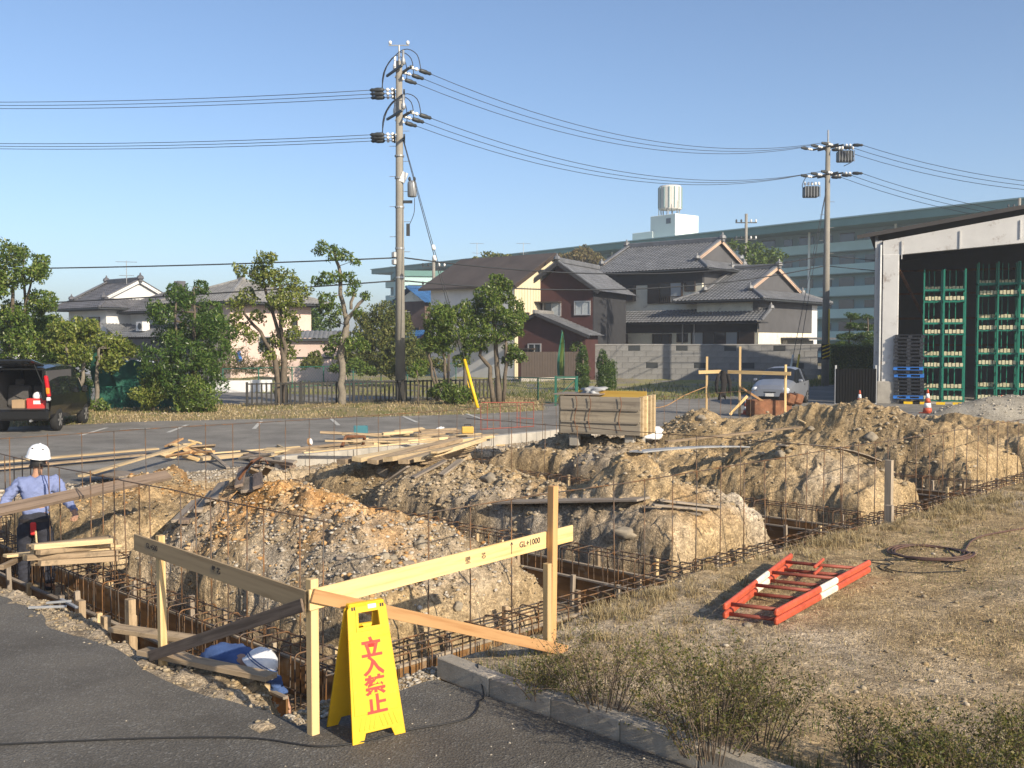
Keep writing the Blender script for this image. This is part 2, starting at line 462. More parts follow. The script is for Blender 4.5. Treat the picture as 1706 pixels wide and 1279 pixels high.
gry = np.maximum(gry, 0.5 * sst(-0.1, -0.5, gz) * (0.6 + fbm(gu, gv, 340, 3)))
gry = np.maximum(gry, (gv < -0.55) * (gu > 0.3) * np.clip(0.12 + 1.3 * fbm(gu * .5, gv * .5, 345, 5), 0, 0.8))
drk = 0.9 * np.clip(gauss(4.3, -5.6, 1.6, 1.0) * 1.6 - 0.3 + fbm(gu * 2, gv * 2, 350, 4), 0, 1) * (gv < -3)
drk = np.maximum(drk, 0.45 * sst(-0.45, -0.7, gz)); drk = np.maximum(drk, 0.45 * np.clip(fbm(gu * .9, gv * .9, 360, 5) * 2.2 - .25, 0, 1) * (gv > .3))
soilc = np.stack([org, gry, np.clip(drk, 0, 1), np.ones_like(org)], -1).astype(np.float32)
NUc, NVc = gu.shape
allV = np.stack([gx, gy, gz], -1).reshape(-1, 3)
ids = np.arange(NUc * NVc).reshape(NUc, NVc)
quads = np.stack([ids[:-1, :-1], ids[1:, :-1], ids[1:, 1:], ids[:-1, 1:]], -1).reshape(-1, 4)
fw = gw[:-1, :-1].reshape(-1)
def soil_piece(name, sel, **kw):
    q = quads[sel]; used, inv = np.unique(q, return_inverse=True)
    o = npmesh(name, allV[used], inv.reshape(-1, 4), 'soil', smooth=True, **kw)
    ca = o.data.color_attributes.new('soil', 'FLOAT_COLOR', 'POINT')
    ca.data.foreach_set('color', soilc.reshape(-1, 4)[used].ravel())
    return o
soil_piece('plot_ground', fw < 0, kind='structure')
ML = ['gravelly soil mound topped with orange earth and grey rubble behind the yellow sign',
      'low soil mound with broken timber on top, beside the standing worker',
      'long tan soil mound with a wide plank lying along its crest edge',
      'tan soil mound in the middle of the plot in front of the big wooden box',
      'tallest brown soil mound in front of the silver car and warehouse',
      'farthest low soil mound beside the grey gravel heap']
for k in range(6):
    soil_piece('soil_mound', fw == k, label=ML[k], cat='soil mound', group='mounds left between the foundation trenches')

# ---- far ground, asphalt, verge, empty lot
def asphalt(name, c, spk, pale, worn):
    t = NT(name); t.set(0.85, 0, 0.3)
    p = t.pos()
    n = t.noise(p, 0.35, 6, 0.6); n2 = t.noise(p, 90, 3, 0.6); vo = t.voro(p, 62, 'Color')
    sp = t.node('ShaderNodeSeparateColor'); t.link(vo, sp.inputs[0])
    col = t.ramp(n, [(0.3, tuple(x * .8 for x in c)), (0.7, tuple(x * 1.25 for x in c))])
    col = t.mix(t.ramp(sp.outputs[0], [(0.80, (0, 0, 0)), (0.97, (spk, spk, spk))]), col, pale)
    col = t.mix(t.ramp(t.noise(p, 1.3, 8, 0.75), [(0.55, (0, 0, 0)), (0.75, (worn, worn, worn))]), col, pale)
    col = t.mix(1.0, col, t.ramp(n2, [(0.3, (0.6, 0.6, 0.6)), (0.7, (1.25, 1.25, 1.25))]), 'MULTIPLY')
    col = t.mix(1.0, col, t.ramp(t.noise(p, 0.9, 9, 0.72), [(0.36, (0.72, 0.71, 0.70)), (0.55, (1, 1, 1)), (0.7, (1.18, 1.17, 1.14))]), 'MULTIPLY')
    t.base(col)
    h = t.math('ADD', t.voro(p, 62, 'Distance'), t.math('MULTIPLY', n2, 0.5))
    t.bump(h, 0.55, 0.012)
    return t.m
asphalt('asphalt_dark', (0.115, 0.106, 0.092), 0.6, (0.21, 0.205, 0.19), 0.12)
asphalt('asphalt_lot', (0.22, 0.207, 0.185), 0.35, (0.2, 0.195, 0.18), 0.35)
asphalt('asphalt_old', (0.20, 0.19, 0.17), 0.4, (0.33, 0.31, 0.27), 0.5)
def dirt(name, stops, sc=0.8, fine=30, b=0.5):
    t = NT(name); t.set(0.95, 0, 0.1); p = t.pos()
    c = t.ramp(t.noise(p, sc, 7, 0.68), stops)
    c = t.mix(1.0, c, t.ramp(t.noise(p, fine, 4, 0.7), [(0.3, (0.6, 0.6, 0.58)), (0.7, (1.25, 1.25, 1.25))]), 'MULTIPLY')
    t.base(c); t.bump(t.noise(p, fine, 5, 0.7), b, 0.03); return t.m
dirt('far_ground', [(0.3, (0.12, 0.10, 0.06)), (0.5, (0.2, 0.17, 0.1)), (0.7, (0.13, 0.14, 0.06))], 0.1, 3)
dirt('lot_gravel', [(0.30, (0.20, 0.175, 0.13)), (0.44, (0.27, 0.235, 0.17)), (0.53, (0.29, 0.265, 0.11)), (0.72, (0.18, 0.20, 0.06))], 0.22, 12)
dirt('heap_gravel', [(0.3, (0.21, 0.19, 0.155)), (0.5, (0.30, 0.275, 0.23)), (0.7, (0.38, 0.35, 0.30))], 1.5, 26, 0.9)
dirt('verge_soil', [(0.3, (0.21, 0.16, 0.085)), (0.5, (0.27, 0.22, 0.12)), (0.62, (0.17, 0.17, 0.06)), (0.75, (0.30, 0.25, 0.16))], 0.9, 20)

# outer ground: a ring round the plot
uA, uB, vA, vB = US[0], US[-1], VS[0], VS[-1]
inner = [W(uA, vA), W(uB, vA), W(uB, vB), W(uA, vB)]
outer = [W(-850, -850), W(850, -850), W(850, 850), W(-850, 850)]
mb = MB(); mb.add([(p.x, p.y, -0.06) for p in inner + outer], [(0, 4, 5, 1), (1, 5, 6, 2), (2, 6, 7, 3), (3, 7, 4, 0)])
mb.build('ground', 'far_ground', kind='structure')
# foreground asphalt with a broken edge towards the plot
edge = []
for v in np.arange(16.0, -1.16, -0.06):
    edge.append(W(-1.30 + 0.13 * sst(1.0, -1.0, v) + 0.12 * float(fbm(np.array([v * 1.3]), np.array([0.]), 401, 4)[0]) - 0.02, v))
for u in np.arange(-1.1, 0.02, 0.06):
    edge.append(W(u, -1.12 + 0.10 * float(fbm(np.array([u * 2.1]), np.array([5.]), 402, 4)[0]) + 0.07 * sst(-0.8, 0, u)))
edge += [W(0.10, -1.06), W(0.13, -18)]
poly = edge + [W(-22, -18), W(-22, 16)]
o = sheet('asphalt_drive', poly, 0.0, 'asphalt_dark', kind='structure')
mb = MB()                                    # its broken thickness
for a, b in zip(edge[:-1], edge[1:]): mb.add([(a.x, a.y, 0), (b.x, b.y, 0), (b.x, b.y, -0.07), (a.x, a.y, -0.07)], [(0, 1, 2, 3)])
mb.build('broken_edge', 'asphalt_dark', o)
# parking lot behind and right of the plot
sheet('parking_lot', [W(-22, 16), W(-1.7, 16), W(-1.7, vB), W(uB, vB), W(uB, -40), W(95, -40), W(95, 75), W(-22, 75)], 0.002, 'asphalt_lot', kind='structure')
# older, paler patch of the lot beside the plot
pp = [G(-120, 742), G(60, 741), G(150, 744), G(232, 752), G(245, 758), G(120, 775), G(-200, 790)]
sheet('old_pavement', pp, 0.008, 'asphalt_old', kind='structure')

# thin warm air over the whole place
mb = MB().box((0, 0, 14.5), (2600, 2600, 32)); hz = mb.build('haze', None, kind='stuff')
hm = bpy.data.materials.new('haze'); hm.use_nodes = True; hm.node_tree.nodes.remove(hm.node_tree.nodes['Principled BSDF'])
pv = hm.node_tree.nodes.new('ShaderNodeVolumePrincipled'); pv.inputs['Color'].default_value = (.86, .9, .95, 1); pv.inputs['Density'].default_value = 0.0010; pv.inputs['Anisotropy'].default_value = 0.2
hm.node_tree.links.new(pv.outputs[0], hm.node_tree.nodes['Material Output'].inputs['Volume']); hz.data.materials.append(hm); MATS['haze'] = hm

# ================================================================== placing on the plot
def GT(px, py, dz=0.0):
    """where the sight line through a pixel meets the plot's soil (plus dz)"""
    r = ray(px, py); t = np.arange(5.0, 60.0, 0.02) / r.y
    x, y, z = r.x * t, r.y * t, CAMH + r.z * t
    dx, dy = x - OO.x, y - OO.y
    u, v = dx * OU.x + dy * OU.y, dx * OV.x + dy * OV.y
    h = np.where((u > US[0]) & (u < US[-1]) & (v > VS[0]) & (v < VS[-1]), terr(u, v), 0.0) + dz
    k = int(np.argmax(z < h))
    return Vector((x[k], y[k], h[k]))

# ------------------------------------------------------------------ materials of the plot
def rebar_mat():
    t = NT('rebar'); t.set(0.6, 0.55, 0.4); p = t.pos()
    c = t.ramp(t.noise(p, 5, 6, 0.7), [(0.38, (0.10, 0.095, 0.09)), (0.52, (0.16, 0.10, 0.06)), (0.66, (0.26, 0.125, 0.045))])
    t.base(c); t.bump(t.noise(p, 180, 2, 0.5), 0.4, 0.003)
rebar_mat()
simple('rust_plate', (0.20, 0.085, 0.04), 0.75, 0.2, 0.45, 4, 0.3, wear=(0.30, 0.20, 0.12))
wood('pine', (0.66, 0.47, 0.23), (0.50, 0.31, 0.12), 0.6, 30, 0.15)
wood('pine_red', (0.50, 0.29, 0.13), (0.38, 0.19, 0.075), 0.6, 30, 0.15)
wood('pine_shaded', (0.40, 0.29, 0.165), (0.28, 0.19, 0.10), 0.7, 30, 0.2)  # pine with the shade on the left board put into its colour
wood('old_wood', (0.36, 0.27, 0.175), (0.20, 0.145, 0.09), 0.85, 45, 0.45, 0.35)
wood('grey_wood', (0.33, 0.275, 0.215), (0.20, 0.165, 0.125), 0.85, 50, 0.5, 0.3)
wood('pale_wood', (0.60, 0.46, 0.27), (0.44, 0.31, 0.16), 0.8, 40, 0.3, 0.2, (0.25, 0.2, 0.14))
wood('dark_plank', (0.20, 0.15, 0.115), (0.115, 0.085, 0.065), 0.8, 45, 0.4, 0.2)
wood('form_board', (0.23, 0.125, 0.05), (0.13, 0.07, 0.03), 0.7, 12, 0.2, 0.4, (0.30, 0.26, 0.2))
wood('form_box', (0.27, 0.235, 0.185), (0.17, 0.145, 0.115), 0.8, 25, 0.3, 0.3, (0.16, 0.13, 0.10))
wood('yellow_ply', (0.62, 0.40, 0.09), (0.50, 0.30, 0.06), 0.6, 10, 0.1)
simple('concrete', (0.38, 0.355, 0.31), 0.9, 0, 0.22, 3, 0.4, wear=(0.30, 0.28, 0.24))
simple('kerb_concrete', (0.36, 0.32, 0.26), 0.95, 0, 0.3, 5, 0.8, wear=(0.20, 0.185, 0.16), bscale=70)
simple('sign_yellow', (0.70, 0.44, 0.018), 0.5, 0, 0.10, 5, 0.08, 0.35, wear=(0.62, 0.38, 0.03))
simple('sign_red', (0.72, 0.045, 0.03), 0.5, 0, 0.05, 4)
simple('steel_nail', (.12, .10, .09), .5, .5, .1)
simple('ink', (0.035, 0.03, 0.03), 0.7, 0, 0.1)
simple('paper_white', (0.75, 0.74, 0.70), 0.6, 0, 0.1)
simple('ladder_red', (0.50, 0.085, 0.038), 0.5, 0.0, 0.3, 7, 0.15, wear=(0.30, 0.11, 0.07))
simple('ladder_white', (0.74, 0.68, 0.55), 0.6, 0, 0.15, 8, 0.1, wear=(0.45, 0.22, 0.12))
simple('frame_red', (0.27, 0.07, 0.045), 0.6, 0.1, 0.3, 6, 0.2, wear=(0.25, 0.10, 0.06))
simple('black_rubber', (0.02, 0.02, 0.021), 0.6, 0, 0.2)
simple('hose_brown', (0.10, 0.055, 0.04), 0.6, 0, 0.3)
simple('blue_plastic', (0.05, 0.19, 0.23), 0.5, 0, 0.15)
simple('white_plastic', (0.78, 0.78, 0.78), 0.4, 0, 0.08)
simple('shirt', (0.20, 0.245, 0.44), 0.9, 0, 0.12, 9, 0.5, bscale=30)
simple('shirt_blue', (0.06, 0.115, 0.28), 0.85, 0, 0.15, 9, 0.4, bscale=30)
simple('trousers', (0.03, 0.032, 0.045), 0.9, 0, 0.3, 9, 0.4, bscale=30)
simple('skin', (0.42, 0.235, 0.15), 0.55, 0, 0.1)
simple('hair', (0.012, 0.011, 0.011), 0.6, 0, 0.2)
simple('helmet', (0.82, 0.82, 0.83), 0.3, 0, 0.03, 3, 0, 0.5)
simple('red_cloth', (0.55, 0.03, 0.03), 0.8, 0, 0.2)
simple('grey_plastic', (0.35, 0.36, 0.37), 0.6, 0, 0.2)
simple('black_cloth', (0.022, 0.02, 0.02), 0.95, 0, 0.3, 8, 0.5)
island('stones', [(0.20, 0.165, 0.115), (0.29, 0.24, 0.165), (0.37, 0.31, 0.22), (0.31, 0.23, 0.13), (0.46, 0.41, 0.33)])
island('grey_stones', [(0.22, 0.195, 0.16), (0.32, 0.29, 0.245), (0.41, 0.375, 0.32), (0.52, 0.48, 0.42)])
island('orange_stones', [(0.34, 0.18, 0.07), (0.46, 0.27, 0.11), (0.55, 0.38, 0.2), (0.45, 0.36, 0.25)])
simple('boulder', (0.30, 0.255, 0.19), 0.95, 0, 0.3, 9, 0.6, bscale=60)
island('straw', [(0.20, 0.15, 0.075), (0.34, 0.26, 0.14), (0.46, 0.38, 0.23), (0.26, 0.21, 0.10)], 0.9, 0)
leafmat('grass', [(0.07, 0.10, 0.02), (0.12, 0.15, 0.035), (0.20, 0.2, 0.06), (0.30, 0.25, 0.1)], 0.7, 0.3)
leafmat('azalea', [(0.06, 0.08, 0.016), (0.11, 0.12, 0.026), (0.17, 0.155, 0.045), (0.22, 0.165, 0.07)], 0.5, 0.3)
simple('twig', (0.16, 0.12, 0.085), 0.9, 0, 0.3, 12)

# ------------------------------------------------------------------ reinforcement and formwork
def stirrup_mesh(w=0.40, z0=-0.62, z1=-0.07, r=0.0075):
    pts = []
    def arc(cx, cz, a0, a1, rr=0.045):
        for k in range(4):
            a = R(a0 + (a1 - a0) * k / 3); pts.append((cx + rr * math.cos(a), 0, cz + rr * math.sin(a)))
    h = w / 2 - 0.045
    arc(h, z0 + .045, -90, 0); arc(h, z1 - .045, 0, 90); arc(-h, z1 - .045, 90, 180); arc(-h, z0 + .045, 180, 270)
    pts.append(pts[0])
    return MB().tube(pts, r, 5).mesh('stirrup', smooth=True, fix=False)
ST = stirrup_mesh(); ST.materials.append(MATS['rebar'])
def frame_uv(p0, p1):
    a, b = W(*p0), W(*p1); d = (b - a); return a, b, d.length, math.atan2(d.y, d.x)
def bar_mesh(L, r, n=5):
    m = MB().tube([(0, 0, 0), (0, 0, L)], r, n).mesh('bar', True, False); m.materials.append(MATS['rebar']); return m
def cage(p0, p1, label, step=0.22):
    a, b, L, ang = frame_uv(p0, p1)
    root = empty('rebar_cage', (a.x, a.y, 0), ang, label, 'rebar cage', 'reinforcement cages lying in the trenches')
    n = int(L / step)
    for k in range(n + 1):
        o = bpy.data.objects.new('stirrup', ST); COL.objects.link(o); o.parent = root
        o.location = (k * step + random.uniform(-.02, .02), random.uniform(-.012, .012), random.uniform(-.015, .015))
        o.rotation_euler = (0, random.uniform(-.03, .03), math.pi / 2 + random.uniform(-.04, .04))
    for y in (-0.175, 0.0, 0.175):
        for z in (-0.085, -0.60):
            MB().tube([(-0.1, y, z), (L * .5, y + random.uniform(-.01, .01), z - 0.012), (L + 0.1, y, z)], 0.0085, 5).build('long_bar', 'rebar', root)
    return root
def tall_bars(p0, p1, step, z1, label, z0=-0.6, skip=()):
    a, b, L, ang = frame_uv(p0, p1)
    root = empty('rebar_wall', (a.x, a.y, 0), ang, label, 'rebar', 'rows of upright bars for the foundation walls')
    me = bar_mesh(z1 - z0, 0.0072)
    n = int(L / step)
    for k in range(n + 1):
        if k in skip: continue
        o = bpy.data.objects.new('upright_bar', me); COL.objects.link(o); o.parent = root
        o.location = (k * step + random.uniform(-.03, .03), 0.012, z0 + random.uniform(-.03, 0.015))
        o.rotation_euler = (random.uniform(-.012, .012), random.uniform(-.015, .015), 0)
    pts = [(-0.12 + (L + .3) * k / 14, random.uniform(-.008, .008), z1 - 0.03 + random.uniform(-.012, .012)) for k in range(15)]
    MB().tube(pts, 0.0072, 5).build('top_bar', 'rebar', root, smooth=True)
    return root
def formwork(p0, p1, label, off=(0.31, -0.31), stakes=0.75, zt=-0.40, tall=(0.0, 0.26), seg=1.82):
    a, b, L, ang = frame_uv(p0, p1)
    root = empty('formwork', (a.x, a.y, 0), ang, label, 'formwork', 'formwork boards in the trenches')
    for y in off:
        x = 0.0
        while x < L - 0.3:
            e = min(x + seg, L)
            M = wm(root)
            plank('form_panel', M @ Vector((x + .004, y, (zt - .72) / 2)), M @ Vector((e - .004, y, (zt - .72) / 2)), 0.022, 0.72 + zt, 'form_board', root)
            plank('top_rail', M @ Vector((x + .004, y + math.copysign(.014, y), zt + .014)), M @ Vector((e - .004, y + math.copysign(.014, y), zt + .014)), 0.05, 0.024, 'grey_wood', root)
            x = e
        x = 0.25
        while x < L:
            h = zt + random.uniform(*tall) + 0.05
            q = wm(root) @ Vector((x, y + math.copysign(0.06, y), -0.75)); q2 = q + Vector((random.uniform(-.02, .02), random.uniform(-.02, .02), 0.75 + h))
            plank('stake', q, q2, 0.055, 0.045, random.choice(['old_wood', 'pale_wood', 'grey_wood']), root, up=(math.cos(ang), math.sin(ang), 0))
            x += stakes * random.uniform(0.6, 1.4)
    return root
cage((0, -0.25), (0, 9.6), 'rebar cage in the trench beside the dark asphalt drive')
cage((-0.2, 0), (22.6, 0), 'long rebar cage in the trench beside the dry lawn', 0.25)
cage((4.95, 0.4), (4.95, 9.3), 'rebar cage in the trench behind the orange soil mound', 0.25)
cage((9.95, 0.4), (9.95, 9.3), 'rebar cage in the trench behind the mound with the wide plank', 0.27)
cage((14.9, 0.4), (14.9, 9.3), 'rebar cage in the farthest trench before the tallest mound', 0.3)
cage((0.4, 5.42), (4.9, 5.42), 'short rebar cage in the cross trench by the standing worker', 0.25)
cage((0.3, 9.72), (22.6, 9.72), 'rebar cage in the back trench by the parking lot', 0.3)
tall_bars((0, 0.3), (0, 9.6), 0.30, 1.07, 'rusty upright bars with a top rail above the trench along the asphalt', skip=(2, 9, 16, 17))
tall_bars((0.95, 0), (22.4, 0), 0.52, 1.07, 'rusty upright bars with a top rail above the trench along the lawn', skip=(4, 19))
tall_bars((0.3, 9.72), (22.5, 9.72), 0.55, 1.1, 'thin upright bars standing at the back edge by the parking lot')
tall_bars((9.95, 0.6), (9.95, 9.0), 0.9, 0.95, 'sparse upright bars rising from the middle trench', skip=(1, 5))
formwork((0, 0.35), (0, 9.4), 'brown form boards in the trench beside the asphalt drive')
formwork((0.35, 0), (22.4, 0), 'brown form boards and stakes in the trench along the lawn', (0.31, -0.31), 0.8)
formwork((4.95, 0.5), (4.95, 9.0), 'brown form boards in the trench behind the orange mound')
formwork((9.95, 0.5), (9.95, 9.0), 'brown form boards in the trench behind the wide plank mound')
formwork((14.9, 0.5), (14.9, 9.0), 'brown form boards in the trench before the tallest mound')
# two tall square stakes standing out of the right trench
for (u, v, h) in ((9.35, -0.42, 0.85), (9.2, -0.5, 0.22)):
    plank('stake', W(u, v, -0.72), W(u, v, h), 0.1, 0.08, 'grey_wood', up=OU, label='tall weathered square stake in the long trench beside dry grass' if h > .5 else 'short weathered stake next to the tall square stake', cat='stake')
for (px, py, h) in ((183, 1033, 0.16), (88, 1000, -0.05), (133, 1017, -0.1)):
    p = G(px, py, 0); u, v = UV(p); u = max(u, -0.82)
    plank('stake', W(u + .1, v, -0.72), W(u + .1, v, h), 0.085, 0.07, 'old_wood', up=OU, label={0.16: 'tall split wooden stake in the trench near the asphalt', -0.05: 'short square stake farthest along the asphalt trench', -0.1: 'short square stake between two others in the asphalt trench'}[h], cat='stake', group='stakes in the trench')

# ------------------------------------------------------------------ kerb
kr = empty('kerb', W(0.2, -1.0), 0, kind='structure')
v = -0.98; k = 0
while v > -9:
    L = 0.6
    a, b = W(0.205, v, 0.045), W(0.205, v - L + 0.005, 0.045)
    if k == 0: a, b = a + Vector((0.02, .02, 0.012)), b + Vector((0, 0, 0.0))
    plank('kerb_stone', a, b, 0.14, 0.16, 'kerb_concrete', kr, bev=0.007)
    v -= L; k += 1

# ------------------------------------------------------------------ batter board with braces
def text_mesh(body, size, off=0.0, ext=0.0006):
    cu = bpy.data.curves.new('lettering', 'FONT'); cu.body = body; cu.size = size; cu.align_x = 'CENTER'; cu.align_y = 'CENTER'
    cu.offset = off; cu.extrude = ext; cu.resolution_u = 3
    ob = bpy.data.objects.new('lettering', cu); COL.objects.link(ob)
    dg = bpy.context.evaluated_depsgraph_get(); me = bpy.data.meshes.new_from_object(ob.evaluated_get(dg))
    bpy.data.objects.remove(ob); return me
def lettering(body, size, o, x, n, mat, parent, off=0.0, tilt=0.0, sx=1.0, name='lettering'):
    """flat writing centred at o, running along x, facing n"""
    me = text_mesh(body, size, off); ob = link(name, me, mat)
    x = Vector(x).normalized(); n = Vector(n).normalized(); y = n.cross(x).normalized(); x = y.cross(n)
    M = Matrix((x, y, n)).transposed().to_4x4() @ Matrix.Rotation(tilt, 4, 'Z') @ Matrix.Diagonal((sx, 1, 1, 1)); M.translation = Vector(o)
    ob.parent = parent; ob.matrix_local = wm_any(parent).inverted() @ M
    return ob
def wm_any(o):
    m = o.matrix_local if o.matrix_basis is None else o.matrix_basis
    return (wm_any(o.parent) @ o.matrix_basis) if o.parent else o.matrix_basis.copy()
pm, pl, pr = G(522, 1222), G(272, 1103), G(917, 1092)
bt = empty('batter_board', pm, 0, 'pine batter board with two rails and slanting braces behind the yellow sign', 'batter board')
dl = (pl - pm).normalized(); dr = (pr - pm).normalized(); Z = Vector((0, 0, 1))
nr = Vector((dr.y, -dr.x, 0)); nl = Vector((dl.y, -dl.x, 0)) * -1        # outward (towards the camera side)
if nr.y > 0: nr = -nr
if nl.y > 0: nl = -nl
plank('post', pm - Z * .25, pm + Z * 1.02, 0.06, 0.06, 'pine', bt, up=dr, bev=.003)
plank('post', pl - Z * .25, pl + Z * 1.02 + Vector((-.01, 0, 0)), 0.055, 0.055, 'pine', bt, up=dl, bev=.003)
plank('post', pr - Z * .3, pr + Z * 1.39 + Vector((.02, 0, 0)), 0.065, 0.06, 'pine_red', bt, up=dr, bev=.003)
plank('post', pr + nr * .02 - dr * .062 - Z * .3, pr - dr * .06 + nr * .02 + Z * .77, 0.055, 0.05, 'pine', bt, up=dr, bev=.003)
b0 = pm - dr * .055 + nr * .042 + Z * .895; b1 = pr + dr * .33 - nr * .052 + Z * .955
rb = plank('board', b0, b1, 0.018, 0.135, 'pine', bt, bev=.002)
c0 = pm + nl * .045 - dl * 0.0 + Z * .88; c1 = pl + dl * .38 + nl * .045 + Z * .92
lb = plank('board', c0, c1, 0.018, 0.135, 'pine_shaded', bt, bev=.002)
plank('brace', pm - dr * .045 + nr * .068 + Z * .93, pr + dr * .12 + nr * .072 + Z * .03, 0.018, 0.085, 'pine_red', bt, bev=.002)
plank('brace', pm + nl * .073 + Z * .86 - dl * .0, pl + dl * .1 + nl * .066 + Z * .04, 0.018, 0.085, 'dark_plank', bt, bev=.002)
for q_, n_ in ((pm + nr * .053 + Z * .93, nr), (pm + nr * .053 + Z * .87 + dr * .03, nr), (pl + nl * .056 + Z * .93, nl), (pl + nl * .056 + Z * .88 + dl * .02, nl), (pr - dr * .3 - nr * .042 + Z * .96, nr), (pr - dr * .9 - nr * .02 + Z * .93, nr)):
    MB().lathe(q_, [(.004, 0), (.004, .004)], 8, n_.to_track_quat('Z', 'Y').to_matrix()).build('nail', 'steel_nail', bt, True)
def on_board(t, b0, b1, n, dz=0.0): return b0.lerp(b1, t) + n * .0105 + Z * dz
rx = (b1 - b0).normalized(); rn = rx.cross(Z); rn = rn if rn.y < 0 else -rn
lettering('GL+1000', 0.066, on_board(.795, b0, b1, rn, .012), rx, rn, 'ink', rb, 0.0012)
for q0, q1 in (((0, -.045), (0, .045)), ((-.014, .025), (0, .047)), ((.014, .025), (0, .047))):
    f0, f1 = (on_board(.715, b0, b1, rn, .005) + rx * q[0] + Z * q[1] for q in (q0, q1)); ar = MB().beam(f0, f1, .0012, .006, rn.cross(f1 - f0)).build('arrow_mark', 'ink'); ar.parent = rb; ar.matrix_local = wm_any(rb).inverted()
lettering('\u58c1', 0.058, on_board(.535, b0, b1, rn, -.005), rx, rn, 'ink', rb, 0.0004)
lettering('\u82af', 0.05, on_board(.598, b0, b1, rn, .0), rx, rn, 'ink', rb, 0.0004)
lx = (c0 - c1).normalized(); ln = lx.cross(Z); ln = ln if ln.y < 0 else -ln
lettering('GL+500', 0.06, on_board(.87, c0, c1, ln, .008), lx, ln, 'ink', lb, 0.0006)
lettering('\u58c1 \u82af', 0.055, on_board(.46, c0, c1, ln, .0), lx, ln, 'ink', lb, 0.0006)

# ------------------------------------------------------------------ yellow folding sign
def plate(loops, depth, bevel=0.003):
    cu = bpy.data.curves.new('plate', 'CURVE'); cu.dimensions = '2D'; cu.fill_mode = 'BOTH'; cu.extrude = depth / 2 - bevel; cu.bevel_depth = bevel; cu.bevel_resolution = 1
    for lp in loops:
        s = cu.splines.new('POLY'); s.points.add(len(lp) - 1); s.use_cyclic_u = True
        for i, q in enumerate(lp): s.points[i].co = (q[0], q[1], 0, 1)
    ob = bpy.data.objects.new('plate', cu); COL.objects.link(ob)
    dg = bpy.context.evaluated_depsgraph_get(); me = bpy.data.meshes.new_from_object(ob.evaluated_get(dg)); bpy.data.objects.remove(ob)
    return me
fb = (G(585, 1242) + G(677, 1219)) / 2
wd = (G(677, 1219) - G(585, 1242)).normalized(); sn = Vector((wd.y, -wd.x, 0))
if sn.y > 0: sn = -sn
SH, LEAN = 0.86, 0.19
sg = empty('safety_sign', fb - sn * LEAN, 0, 'yellow folding floor sign with red vertical characters on the asphalt', 'sign')
HB, HT = 0.188, 0.138                           # half widths
outl = [(-HB, 0), (-HB + .075, 0), (-HB + .095, .055), (HB - .095, .055), (HB - .075, 0), (HB, 0), (HT, SH - .03), (HT - .02, SH), (-HT + .02, SH), (-HT, SH - .03)]
hole = [(-.075, SH - .15), (.085, SH - .15), (.078, SH - .05), (-.068, SH - .05)][::-1]
def sign_panel(name, sgn, full):
    top = fb - sn * LEAN + Z * (SH * .985) + sn * sgn * 0.014
    bot = fb - sn * LEAN + sn * sgn * LEAN
    y = (top - bot).normalized(); x = wd if sgn > 0 else -wd; n = x.cross(y)
    M = Matrix((x, y, n)).transposed().to_4x4(); M.translation = bot
    o = link(name, plate([outl, hole], 0.014), 'sign_yellow'); o.parent = sg; o.matrix_local = wm(sg).inverted() @ M
    def sub(nm, me, mt, dx, dy, dz, rot=0.0):
        q = link(nm, me, mt); q.parent = o; m = Matrix.Rotation(rot, 4, 'Z'); m.translation = (dx, dy, dz); q.matrix_local = m; return q
    # raised inner panel, ribs near the foot, rim of the handle
    t = .17
    sub('raised_panel', plate([[(-HB + .03, .17), (HB - .03, .17), (HT + .004, SH - .22), (-HT - .004, SH - .22)]], 0.006, .002), 'sign_yellow', 0, 0, .007)
    for k in range(-4, 5):
        if abs(k) < 1: continue
        sub('rib', plate([[(0, 0), (.008, 0), (.008, .075), (0, .075)]], 0.006, .0015), 'sign_yellow', k * .034, .075, .007, R(18 if k > 0 else -18))
    sub('handle_rim', plate([[(-.09, SH - .17), (.10, SH - .17), (.092, SH - .035), (-.082, SH - .035)], hole], .006, .002), 'sign_yellow', 0, 0, .008)
    for sx in (-1, 1):
        for q in (0, 1): sub('slot', plate([[(0, 0), (.009, 0), (.009, .02), (0, .02)]], .003, .001), 'ink', sx * (.095 + q * .016), SH - .032, .0085)
    if full:
        for ch, (cx, cy), sz in zip('\u7acb\u5165\u7981\u6b62', ((.002, SH - .29), (.004, SH - .405), (.004, SH - .53), (.004, SH - .65)), (.155, .15, .15, .15)):
            q = link('character', text_mesh(ch, sz, .0052, .0008), 'sign_red'); q.parent = o; m = Matrix.Diagonal((1.0, .86, 1, 1)); m.translation = (cx, cy, .0112); q.matrix_local = m
        sub('sticker', plate([[(-.028, -.02), (.03, -.02), (.03, .018), (-.028, .018)]], .003, .0006), 'paper_white', .035, SH - .025, .0085)
        sub('latch', plate([[(-.035, .02), (.035, .02), (.02, -.004), (.006, -.012), (.006, -.035), (-.006, -.035), (-.006, -.012), (-.02, -.004)]], .008, .002), 'sign_yellow', .0, SH - .15, -.016)
    return o
sign_panel('front_panel', 1, True); sign_panel('rear_panel', -1, False)
MB().beam(fb - sn * LEAN + Z * (SH * .975) - wd * .13, fb - sn * LEAN + Z * (SH * .975) + wd * .13, .05, .03, bev=.008).build('hinge_grip', 'sign_yellow', sg, True)

